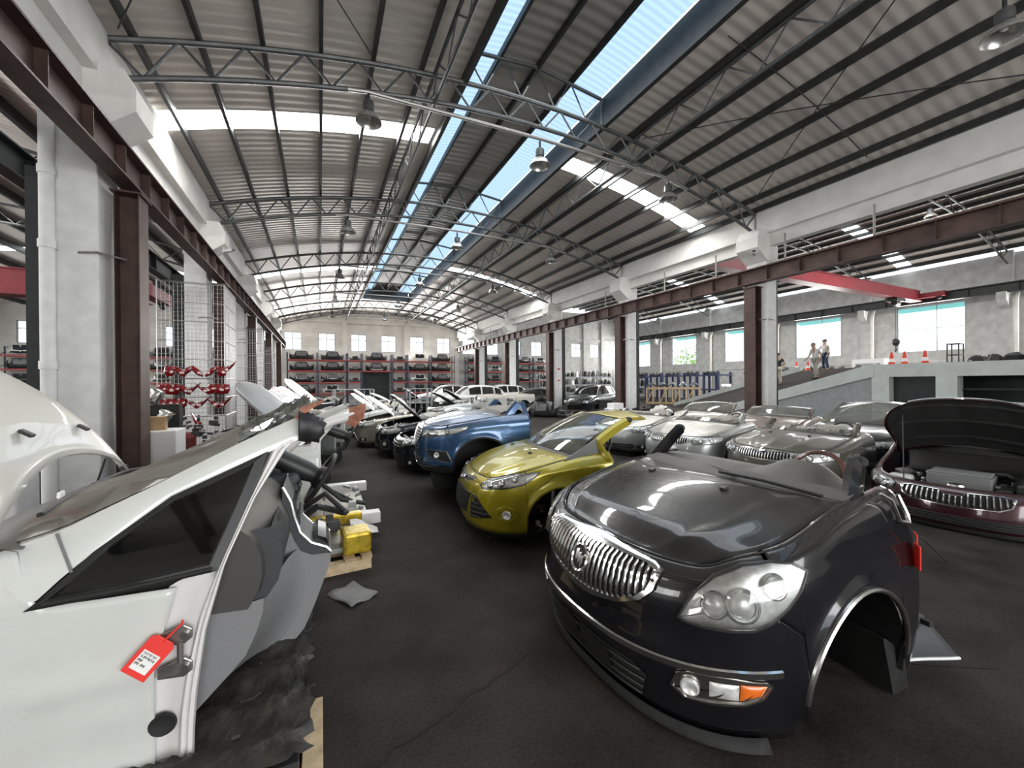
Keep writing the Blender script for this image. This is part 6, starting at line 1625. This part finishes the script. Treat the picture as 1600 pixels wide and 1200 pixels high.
def tail(xx, z, flip, kind, lab, s=1.0, rot=0, big=False):
    t = thing('tail_lamp', lab, 'lamp', (xx, 13.12, z), 0, 'red tail lamps on the wire panel'); f = -1 if flip else 1
    R_ = Matrix.Rotation(radians(rot)*f, 3, 'Y')
    shape = {0: [(-.16,.17),(-.02,.12),(.08,.04),(.15,-.10),(.13,-.15),(.02,-.10),(-.06,-.01),(-.14,.08)], 1: [(-.09,.14),(.04,.15),(.12,.08),(.13,-.06),(.08,-.14),(-.05,-.13),(-.11,-.02)], 2: [(-.17,.17),(-.10,.06),(.0,-.06),(.10,-.13),(.13,-.05),(.07,.03),(-.02,.04),(-.08,.10)]}[kind]
    P = [R_ @ Vector((a*f*s, 0, b*s)) for a, b in shape]
    cen = sum(P, Vector())/len(P); rows = [[tuple(p + Vector((0, .06, 0))) for p in P], [tuple(p) for p in P], [tuple(cen + (p-cen)*.85 + Vector((0,-.03,0))) for p in P], [tuple(cen + (p-cen)*.45 + Vector((0,-.05,0))) for p in P], [tuple(cen + Vector((0,-.055,0)))]*len(P)]
    MB().grid(rows, True).build('lens', 'tail_red', t, smooth=True, angle=28)
    c2 = cen + (P[3]-cen)*.4
    MB().lathe([(.0,-.012),(.032*s,-.006),(.036*s,.02)], (c2.x, c2.y-.05, c2.z), 12, 'y').build('reverse_lens', 'tail_clear', t, smooth=True)
    MB().box((cen.x-.04, .03, cen.z-.04), (cen.x+.04, .10, cen.z+.04)).build('bulb_holder', 'black_plastic', t)
rowsT = [(2.20, [(-3.5,1,0),(-3.3,0,0),(-3.14,0,1),(-2.93,0,0),(-2.61,0,1),(-2.4,1,0),(-2.23,2,1)]), (1.73, [(-3.64,1,1),(-3.51,1,0),(-3.36,1,1),(-3.2,0,0),(-3.02,2,1),(-2.79,2,0),(-2.61,1,1),(-2.45,1,0),(-2.3,1,1)]), (1.36, [(-3.67,1,0),(-3.52,1,1),(-3.38,1,0),(-3.24,1,1),(-3.04,2,0),(-2.82,2,1),(-2.57,2,0),(-2.33,2,1)])]
for rn, (z, L_) in zip(('top', 'middle', 'bottom'), rowsT):
    for i, (xx, kd, fl) in enumerate(L_): tail(xx, z + (.10 if (rn == 'top' and i == 6) else 0), fl, kd, 'red car tail lamp, %s from the left in the %s row on the wire panel' % (ORD[i], rn), (.92, .95, 1.1)[kd == 2 and 2 or (kd == 0)])
tail(-2.93, .86, 0, 2, 'single red tail lamp hanging low on the wire panel by the engine', 1.2, 20)
# plinths, box, engine, silver scraps at the first left column
def block(x0, x1, y0, y1, z, lab, m='plaster'):
    o = MB().box((-(x1-x0)/2, -(y1-y0)/2, 0), ((x1-x0)/2, (y1-y0)/2, z)).build('plinth', m, bevel=.02); o.location = ((x0+x1)/2, (y0+y1)/2, 0); return tag(o, lab, 'block')
block(-2.98, -2.36, 9.2, 9.8, 1.03, 'white-painted block at the foot of the first left brown column')
block(-3.9, -3.62, 7.6, 8.1, .95, 'narrow rough white block at the foot of the first left white column')
block(-3.6, -2.4, 14.4, 14.8, .95, 'low white wall behind the tail lamp panel')
t = thing('cardboard_box', 'open brown cardboard box on the white block', 'box', (-2.75, 9.5, 1.03), radians(8))
MB().box((-.17,-.14,0),(.17,.14,.24)).build('carton', 'card', t)
for s in (-1, 1): MB().prism([(s*.17,-.14,.24),(s*.29,-.14,.27),(s*.29,.14,.27),(s*.17,.14,.24)], (0,0,.006)).build('flap', 'card', t)
rng = random.Random(12)
t = thing('engine', 'black and dark red car engine standing on the floor by the wire panel', 'engine', (-2.62, 11.2, 0), radians(10))
MB().box((-.32,-.3,0),(.32,.3,.22)).build('oil_pan', 'steel_dark', t, bevel=.04)
MB().box((-.38,-.34,.22),(.10,.32,.78)).build('engine_block', 'engine_red', t, bevel=.07)
lumpy(MB(), [(rng.uniform(-.3,.5), rng.uniform(-.35,.3), rng.uniform(.5,1.12)) for _ in range(46)], rng, .035, .09).build('ancillaries', 'steel_dark', t)
lumpy(MB(), [(rng.uniform(-.2,.5), rng.uniform(-.38,.1), rng.uniform(.4,1.0)) for _ in range(14)], rng, .03, .06, (1,)).build('pipework', 'steel_bare', t)
for n, (x, y, z, m, lab) in enumerate(((-3.05, 10.6, 1.62, 'chrome_dull', 'crumpled silver lamp shell leaning behind the brown column'), (-2.92, 10.6, 1.18, 'paint_silver', 'small silver mirror shell above the cardboard box'))):
    mb = MB().ball((0,0,.0), .14, .1, .18, 10, 6); mb.v = [(v[0]+.05*sin(v[2]*20), v[1], v[2]) for v in mb.v]
    o = mb.build('lamp_shell', m, smooth=True); o.location = (x, y, z); tag(o, lab, 'car part')
t = thing('parts_shelf', 'dark low parts shelf behind the first brown column', 'shelf', (-3.0, 10.75, 0))
MB().box((-.3,-.25,0),(.3,.25,.96)).build('cabinet', 'steel_dark', t); MB().box((-.3,.0,.96),(.3,.25,1.44)).build('upper_box', 'rubber', t)
# notice on the third right column
t = thing('notice', 'white notice with red bands on the fourth right column', 'sign', (XR-.02, COLY[3]-.385, 2.35))
o = MB().box((-.13,-.004,-.42),(.13,.0,.42)).build('board', 'paper', t)
MB().box((-.11,-.008,.30),(.11,-.004,.40)).build('red_heading', 'sign_red', t); MB().box((-.11,-.008,-.40),(.11,-.004,-.33)).build('red_footer', 'sign_red', t)
ink = MB()
for c_ in (-.05, .05):
    for k in range(7): ink.box((c_-.02,-.007,.22-k*.07),(c_+.02,-.004,.225-k*.07)).box((c_-.003,-.007,.19-k*.07),(c_+.003,-.004,.24-k*.07)).box((c_-.02,-.007,.20-k*.07),(c_+.02,-.004,.205-k*.07))
ink.build('lettering', 'ink', t)
# ---------------------------------------------------------------- platform and ramp in the right bay
DK = 2.42
NT = (20.5, 8.5); NB = (20.5, 16.4); FT = (24.5, 13.5); FB = (24.5, 22.5)
def rz_(u, v):   # u across (near 0 .. far 1), v down the ramp
    tx = NT[0]+(FT[0]-NT[0])*u; ty = NT[1]+(FT[1]-NT[1])*u; bx = NB[0]+(FB[0]-NB[0])*u; by = NB[1]+(FB[1]-NB[1])*u
    return (tx+(bx-tx)*v, ty+(by-ty)*v, DK*(1-v))
def ramp_z(x, y):
    u = (x-20.5)/4; t = NT[1]+(FT[1]-NT[1])*u; b = NB[1]+(FB[1]-NB[1])*u; return DK*(1-min(1, max(0, (y-t)/(b-t))))
rp = thing('ramp', 'dark ramp with pale concrete kerbs rising to the platform in the right bay', 'ramp', (20.5, 16.4, 0))
def rb(mb, name, m, **k): mb.v = [(v[0]-20.5, v[1]-16.4, v[2]) for v in mb.v]; return mb.build(name, m, rp, **k)
rb(MB().grid([[rz_(u/6, v/12) for v in range(13)] for u in range(7)]), 'ramp_surface', 'floor', fix=False)
rb(MB().prism([(20.38, NT[1], DK+.12), (20.38, NB[1], .12), (20.38, NB[1], 0), (20.38, NB[1]-1.0, 0), (20.38, NT[1], DK-.42)], (.22, 0, 0)), 'kerb', 'platform_paint')
rb(MB().prism([(24.4, FT[1], DK+.24), (24.4, FB[1], .24), (24.4, FB[1], -.0), (24.4, FT[1], DK-.3)], (.22, 0, 0)), 'kerb', 'platform_paint')
rb(MB().prism([(20.46, NT[1], DK-.40), (20.46, NB[1]-1.1, 0), (20.46, NT[1], 0)], (.08, 0, 0)), 'side_wall', 'platform_side')
pf = thing('platform', 'raised pale-painted concrete platform with dark recesses under it', 'platform', (28, 3, 0))
def pb_(mb, name, m, **k): mb.v = [(v[0]-28, v[1]-3, v[2]) for v in mb.v]; return mb.build(name, m, pf, **k)
pb_(MB().prism([(20.6, YB+.3, DK-.14), (20.6, 8.5, DK-.14), (24.5, 13.5, DK-.14), (24.6, 17.0, DK-.14), (XO-.4, 17.0, DK-.14), (XO-.4, YB+.3, DK-.14)], (0, 0, .14)), 'deck', 'floor')
pb_(MB().box((20.4, YB+.3, DK-.44), (20.62, 8.5, DK+.06)), 'edge_beam', 'platform_paint')
for y in (8.3, 6.4, 1.4, -3.6): pb_(MB().box((20.4, y-.28, 0), (20.9, y+.28, DK-.44)), 'support_post', 'platform_paint')
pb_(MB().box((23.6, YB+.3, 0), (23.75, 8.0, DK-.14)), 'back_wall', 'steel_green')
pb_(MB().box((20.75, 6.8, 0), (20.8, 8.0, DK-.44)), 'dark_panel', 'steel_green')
for z in (1.5, 1.05): pb_(MB().tube([(20.8,-8,z),(20.8,6.1,z)], .04, 6), 'pipe_rail', 'steel_dark')
# heaps of gearboxes and axles along the platform edge and wall: each a lump of its own
rng = random.Random(41); names = ('gearbox', 'axle_unit', 'engine_part')
def lumpunit(x, y, z, s, lab, grp):
    nm = rng.choice(names); t = thing(nm, lab, 'car part', (x, y, z), rng.uniform(0, 6.28), grp)
    b = MB().lathe([(0,0),(s*.75,0),(s*.9,s*.3),(s*.7,s*.8),(s*.4,s*1.1),(0,s*1.15)], n=10); b.v = [(v[0]*rng.uniform(.85,1.1), v[1]*rng.uniform(.75,1.1), v[2]*rng.uniform(.9,1.1)) for v in b.v]
    b.build('housing', rng.choice(('steel_dark','rubber','grime')), t, smooth=True, angle=30)
    lumpy(MB(), [(rng.uniform(-s,s), rng.uniform(-s,s), rng.uniform(.1,1.0)*s) for _ in range(6)], rng, s*.15, s*.35).build('fittings', rng.choice(('steel_dark','steel_bare','rubber')), t)
for n in range(16):
    y = 6.0 - n*.44
    lumpunit(21.6 + rng.uniform(-.15,.2), y, DK, rng.uniform(.25,.33) + n*.012, 'dark greasy gearbox or axle unit, %s from the cones along the platform edge' % ORD[n], 'gearboxes along the platform edge')
for n in range(7): lumpunit(27.4+rng.uniform(-.3,.3), 12.2+n*.62, DK, rng.uniform(.2,.28), 'dark greasy engine part on the platform behind the people, %s from the right' % ORD[n], 'engine parts behind the people')
# blue steel stands with engines along the right wall
for n in range(5):
    y = 24.0 + n*2.1
    t = thing('engine_stand', 'blue steel stand with dark parts, %s from the right along the far wall' % ORD[n], 'stand', (31.2, y, 0), 0, 'blue engine stands')
    for a in (-.8, .8):
        for b in (-.7, .7): MB().box((a-.08, b-.08, 0), (a+.08, b+.08, 2.65)).build('post', 'blue_steel', t)
    for z in (1.2, 2.45): MB().box((-.9,-.8,z-.12),(.9,.8,z)).build('tray', 'blue_steel', t)
    for j in range(3): lumpunit(31.2-.55, y-.5+j*.5, 2.45, .25, 'dark engine part on the top tray of the %s blue stand, %s along' % (ORD[n], ORD[j]), 'engine parts on the blue stands')
# wooden crate with dark body panels on top
t = thing('wooden_crate', 'long pale wooden crate frame before the ramp carrying dark body panels', 'crate', (26.1, 24.2, 0), radians(-46))
for z in (.1, 1.28): 
    for b in (-.55, .55): MB().box((-2.0,b-.05,z-.06),(2.0,b+.05,z+.06)).build('rail', 'wood', t)
for k in range(9):
    for b in (-.55, .55): MB().box((-2.0+.5*k-.05,b-.04,0),(-2.0+.5*k+.05,b+.04,1.3)).build('upright', 'wood_pale', t)
for k in range(4): MB().bar((-1.95+1.0*k,-.62,.15),(-1.5+1.0*k,-.62,1.25),.03,.09).build('brace', 'wood', t)
MB().box((-2.0,-.6,1.34),(2.0,.6,1.38)).build('top_board', 'wood', t)
rng = random.Random(51)
for n in range(5):
    a = -1.6+.8*n; c_, s_ = cos(radians(-46)), sin(radians(-46))
    rows = [[(-.36+.72*i/8, -.5+1.0*j/6, .08+.34*sin(pi*i/8)*(.5+.5*sin(pi*j/6))+.02*rng.random()) for j in range(7)] for i in range(9)]
    o = MB().grid(rows).build('fender_panel', rng.choice(('paint_navy','dusty_black','steel_dark')), smooth=True, solid=.015); o.location = (26.1+a*c_, 24.2+a*s_, 1.38); o.rotation_euler = (0,0,radians(-42+rng.uniform(-15,15)))
    tag(o, 'dark car body panel on the wooden crate, %s from the left' % ORD[n], 'car part', 'dark body panels on the crate')
# cones
def cone(x, y, z, lab):
    t = thing('traffic_cone', lab, 'cone', (x, y, z), 0, 'traffic cones on the platform')
    MB().box((-.16,-.16,0),(.16,.16,.03)).build('base', 'cone_red', t, bevel=.01)
    MB().lathe([(.12,.03),(.10,.16)], n=16).lathe([(.078,.30),(.03,.56),(.0,.565)], n=16).build('cone_body', 'cone_red', t, smooth=True)
    MB().lathe([(.101,.16),(.079,.30)], n=16).build('white_band', 'foam', t, smooth=True)
for n, (x, y, lab) in enumerate(((20.95, 8.15, 'red and white traffic cone, leftmost of three on the platform corner'), (20.95, 7.75, 'red and white traffic cone, middle of three on the platform corner'), (20.95, 7.15, 'red and white traffic cone, rightmost of three on the platform corner'), (25.3, 14.2, 'red traffic cone behind the man in black at the ramp top'), (25.5, 13.7, 'red traffic cone close to the man in the white shirt'))): cone(x, y, DK, lab)
t = thing('tool_frame', 'small dark metal frame standing at the platform edge', 'frame', (21.0, 6.35, DK))
for a in (-.2,.2):
    for b in (-.15,.15): MB().tube([(a,b,0),(a,b,.75)], .02, 6).build('leg', 'steel_dark', t)
for z in (.35,.75): MB().box((-.22,-.17,z-.03),(.22,.17,z)).build('shelf', 'steel_dark', t)
o = MB().box((-.35,-.2,0),(.35,.2,.16)).build('white_box', 'foam', bevel=.01); o.location = (21.3, 7.0, DK); tag(o, 'low white box behind the cones on the platform', 'box')
t = thing('white_cabinet', 'white cabinet against the right wall behind the people', 'cabinet', (34.6, 14.6, DK))
MB().box((-.4,-.9,0),(.4,.9,.9)).build('body', 'foam', t); MB().box((-.42,-.7,.3),(-.4,.7,.6)).build('vent_panel', 'rack_grey', t)
# tube lamp and blue tarpaulin, foam box and scrap by the second column
t = thing('tube_lamp', 'glowing white tube lamp low in the right bay', 'lamp', (27.5, 20.4, 1.55), radians(60)); MB().tube([(-.7,0,0),(.7,0,0)], .05, 8).build('tube', mat('tube_glow', (.9,.95,1), emit=(.9,.95,1,6)), t); MB().box((-.75,-.04,.05),(.75,.04,.11)).build('housing', 'plaster', t)
MB().tube([(0,0.05,-1.55),(0,.05,.06)], .03, 6).build('stand', 'steel_dark', t)
t = thing('tarpaulin', 'crumpled blue tarpaulin heap behind the silver car', 'tarpaulin', (10.9, 13.6, 0))
MB().grid([[(-1.1+2.2*i/12, -.6+1.2*j/8, .12+.55*sin(pi*i/12)*sin(pi*j/8)+.04*sin(i*2.1+j*1.7)) for j in range(9)] for i in range(13)]).build('sheet', 'tarp_blue', t, smooth=True, solid=.02)
t = thing('plastic_sheet', 'crumpled pale plastic sheet on top of the scrap heap by the second column', 'sheet', (12.6, 12.3, .0))
MB().grid([[(-.8+1.6*i/12, -.5+1.0*j/8, .02+.85*sin(pi*i/12)**.6*sin(pi*j/8)**.6+.05*sin(i*2.7+j*1.3)) for j in range(9)] for i in range(13)]).build('film', 'plastic_sheet', t, smooth=True, solid=.02)
t = thing('foam_box', 'white foam box at the foot of the second right column', 'box', (12.6, 15.1, 0)); MB().box((-.42,-.3,0),(.42,.3,.62)).build('box', 'foam', t, bevel=.02); MB().box((-.30,-.25,.62),(.28,.25,.86)).build('upper_box', 'foam', t, bevel=.03)
rng = random.Random(61); t = thing('scrap_heap', 'dark heap of cables and trim before the second right column', 'scrap', (13.3, 13.9, 0)); t['kind'] = 'stuff'
lumpy(MB(), [(rng.gauss(0,.5), rng.gauss(0,.4), rng.uniform(.1,.75)) for _ in range(60)], rng, .06, .2).build('scrap', 'rubber', t); t['kind'] = 'stuff'
# outside: neighbouring sheds, railing, tree
def outside(name, mb, m, lab, cat='building'):
    o = mb.build(name, m); return tag(o, lab, cat)
outside('shed', MB().prism([(46,-12,0),(46,-12,4.6),(54,-12,6.6),(62,-12,4.6),(62,-12,0)], (0,60,0)), 'outside_white', 'pale shed outside beyond the right wall openings')
t = thing('railing', 'white metal railing outside the nearest right opening', 'railing', (39.5, 12.4, 2.6))
for k in range(7): MB().tube([(0,-1.6+.5*k,0),(0,-1.6+.5*k,1.9)], .03, 6).build('baluster', 'foam', t)
for z in (.6, 1.9): MB().tube([(0,-1.6,z),(0,1.4,z)], .035, 6).build('rail', 'foam', t)
MB().box((-.3,-1.8,-2.6),(.5,1.6,0)).build('base_wall', 'outside_white', t)
t = thing('tree', 'leafy green tree outside the far right opening', 'tree', (44, 38, 0)); MB().tube([(0,0,0),(.1,0,3)], .15, 8).build('trunk', 'wood', t)
rng = random.Random(71); m = MB()
for _ in range(420):
    p = Vector((rng.gauss(0,1.3), rng.gauss(0,1.5), rng.gauss(4.6,1.0))); s = .22; d = Vector((rng.uniform(-1,1), rng.uniform(-1,1), rng.uniform(-1,1))).normalized(); e = d.orthogonal().normalized()
    m.add([p+d*s, p+e*s*.6, p-d*s, p-e*s*.6], [(0,1,2,3)])
m.build('foliage', 'outside_green', t)

# ---------------------------------------------------------------- three people on the ramp
def person(label, x, y, z, rz, shirt, trousers, pose, cap=None):
    t = thing('person', label, 'person', (x, y, z), radians(rz), 'people on the ramp'); S_ = 1.0
    def skin(name, verts, edges, radii, m, parent, sub=1):
        me = bpy.data.meshes.new(name); me.from_pydata(verts, edges, []); me.materials.append(MAT[m]); o = bpy.data.objects.new(name, me); COL.objects.link(o); o.parent = parent
        md = o.modifiers.new('skin', 'SKIN'); md.use_smooth_shade = True
        for v, r in zip(me.skin_vertices[0].data, radii): v.radius = (r, r) if not isinstance(r, tuple) else r
        me.skin_vertices[0].data[0].use_root = True
        if sub: s_ = o.modifiers.new('sub', 'SUBSURF'); s_.levels = s_.render_levels = sub
        return o
    P = pose; J = P['J']     # joints, facing -Y, left = +X
    names_ = ['pelvis','waist','chest','neck','head0','headtop','shL','elL','wrL','shR','elR','wrR','hipL','knL','anL','toeL','hipR','knR','anR','toeR']
    ix = {n: i for i, n in enumerate(names_)}
    V_ = [J[n] for n in names_]
    E_ = [(ix[a], ix[b]) for a, b in (('pelvis','waist'),('waist','chest'),('chest','neck'),('neck','head0'),('head0','headtop'),('chest','shL'),('shL','elL'),('elL','wrL'),('chest','shR'),('shR','elR'),('elR','wrR'),('pelvis','hipL'),('hipL','knL'),('knL','anL'),('anL','toeL'),('pelvis','hipR'),('hipR','knR'),('knR','anR'),('anR','toeR'))]
    Rr = [(.14,.10),(.13,.10),(.15,.11),.058,.085,.075,.058,.042,.030,.058,.042,.030,.085,.058,.040,.035,.085,.058,.040,.035]
    b = skin('body', V_, E_, Rr, 'skin', t)
    # shirt, trousers, shoes
    sv = ['pelvis','waist','chest','shL','mL','shR','mR']; J['mL'] = tuple((Vector(J['shL'])+Vector(J['elL'])*1.2)/2.2); J['mR'] = tuple((Vector(J['shR'])+Vector(J['elR'])*1.2)/2.2)
    skin('shirt', [J[n] for n in sv], [(0,1),(1,2),(2,3),(3,4),(2,5),(5,6)], [(.165,.125),(.155,.12),(.17,.125),.075,.070,.075,.070], shirt, t)
    tv = ['pelvis','hipL','knL','anL','hipR','knR','anR']
    skin('trousers', [J[n] for n in tv], [(0,1),(1,2),(2,3),(0,4),(4,5),(5,6)], [(.155,.115),.100,.080,.062,.100,.080,.062], trousers, t)
    for s in 'LR':
        a = Vector(J['an'+s]); f = Vector(J['toe'+s]); MB().bar(a + Vector((0,.05,-.045)), f + Vector((0,-.06,-.02)), .09, .075, (0,0,1)).build('shoe', 'rubber', t, bevel=.02)
        # hand: palm, four fingers, thumb
        w_ = Vector(J['wr'+s]); d = (w_ - Vector(J['el'+s])).normalized(); sd = d.cross(Vector((0,1,0))); sd.normalize()
        hv = [tuple(w_), tuple(w_+d*.08)]; he = [(0,1)]; hr = [.026,.034]
        for k, L_ in enumerate((.070,.082,.076,.060)):
            o_ = sd*(-.03+.02*k); hv += [tuple(w_+d*.10+o_), tuple(w_+d*(.10+L_*.55)+o_+Vector((0,-.01,0))), tuple(w_+d*(.10+L_)+o_+Vector((0,-.03,0)))]; n0 = 2+3*k; he += [(1,n0),(n0,n0+1),(n0+1,n0+2)]; hr += [.010,.009,.008]
        n0 = len(hv); hv += [tuple(w_+d*.05+sd*-.035), tuple(w_+d*.09+sd*-.065+Vector((0,-.02,0)))]; he += [(0,n0),(n0,n0+1)]; hr += [.012,.010]
        skin('hand', hv, he, hr, 'skin', t, 0)
    # face and hair
    h0 = Vector(J['head0']); ht = Vector(J['headtop']); c_ = (h0+ht)/2; yaw = radians(P.get('look', 0)); Rz_ = Matrix.Rotation(yaw, 3, 'Z')
    def hp_(a, b_, c2): return tuple(c_ + Rz_ @ Vector((a, b_, c2)))
    hm = MB().ball((0,0,0), .082, .098, .118, 14, 10); hm.v = [hp_(v[0], v[1], v[2]) for v in hm.v]; hd_ = hm.build('head', 'skin', t, smooth=True)
    nm = MB().prism([(-.014,-.09,-.03),(.014,-.09,-.03),(.006,-.09,.02),(-.006,-.09,.02)], (0,-.028,-.006)); nm.v = [hp_(*v) for v in nm.v]; nm.build('nose', 'skin', hd_)
    for s in (-1, 1):
        e = MB().ball((s*.03,-.086,.015), .011, .008, .007, 8, 5); e.v = [hp_(*v) for v in e.v]; e.build('eye', 'ink', hd_)
        e = MB().ball((s*.083,.005,-.005), .010, .02, .03, 8, 5); e.v = [hp_(*v) for v in e.v]; e.build('ear', 'skin', hd_)
    e = MB().box((-.022,-.092,-.055), (.022,-.084,-.048)); e.v = [hp_(*v) for v in e.v]; e.build('mouth', 'rust_orange', hd_)
    hr_ = MB(); rows = []
    for i in range(8):
        tt = pi/2*i/7*1.12 - .12*pi/2; rows.append([(.089*cos(tt)*cos(a_), .105*cos(tt)*sin(a_)+.008, .03+.10*sin(tt)) for a_ in [2*pi*k/16 for k in range(16)]])
    hr_.grid(rows, True); hr_.v = [hp_(*v) for v in hr_.v]; hr_.build('hair', cap or 'hair', t, smooth=True)
    return t
def J0(**k):
    d = dict(pelvis=(0,0,.93), waist=(0,0,1.08), chest=(0,.0,1.30), neck=(0,0,1.46), head0=(0,-.01,1.53), headtop=(0,-.02,1.70), shL=(.19,0,1.40), elL=(.25,.02,1.12), wrL=(.26,-.06,.88), shR=(-.19,0,1.40), elR=(-.25,.02,1.12), wrR=(-.26,-.06,.88),
      hipL=(.10,0,.90), knL=(.11,-.02,.49), anL=(.12,.02,.09), toeL=(.13,-.14,.04), hipR=(-.10,0,.90), knR=(-.11,-.02,.49), anR=(-.12,.02,.09), toeR=(-.13,-.14,.04)); d.update(k); return d
x, y = 22.2, 13.4; person('person in black T-shirt and beige trousers standing beside the nearest right column', x, y, ramp_z(x,y)+.0, 150, 'shirt_black', 'trousers_beige', dict(J=J0(elL=(.32,.06,1.14), wrL=(.20,-.12,.98), elR=(-.32,.06,1.14), wrR=(-.16,-.14,1.0), knL=(.13,-.04,.49), anL=(.17,.06,.09), toeL=(.19,-.1,.04)), look=20))
x, y = 21.2, 11.04; person('person in loose white shirt and grey trousers walking up the ramp', x, y, ramp_z(x,y)+.0, -110, 'shirt_white', 'trousers_grey', dict(J=J0(chest=(0,-.06,1.30), neck=(0,-.10,1.45), head0=(0,-.13,1.52), headtop=(0,-.16,1.69), shL=(.19,-.06,1.39), shR=(-.19,-.06,1.39), elL=(.24,.05,1.13), wrL=(.22,-.02,.88), elR=(-.24,-.12,1.12), wrR=(-.22,-.28,.98), knL=(.10,-.16,.52), anL=(.11,-.10,.10), toeL=(.11,-.26,.05), knR=(-.10,.08,.50), anR=(-.11,.22,.12), toeR=(-.11,.08,.04))), cap='grey_plastic')
x, y = 25.45, 12.8; person('person in white shirt and jeans pointing with one arm at the ramp top', x, y, DK, -115, 'shirt_white', 'jeans', dict(J=J0(elR=(-.26,-.14,1.18), wrR=(-.22,-.40,1.22), knL=(.13,-.03,.49), anL=(.18,.02,.09), toeL=(.2,-.14,.04)), look=-10))
bpy.context.view_layer.update()
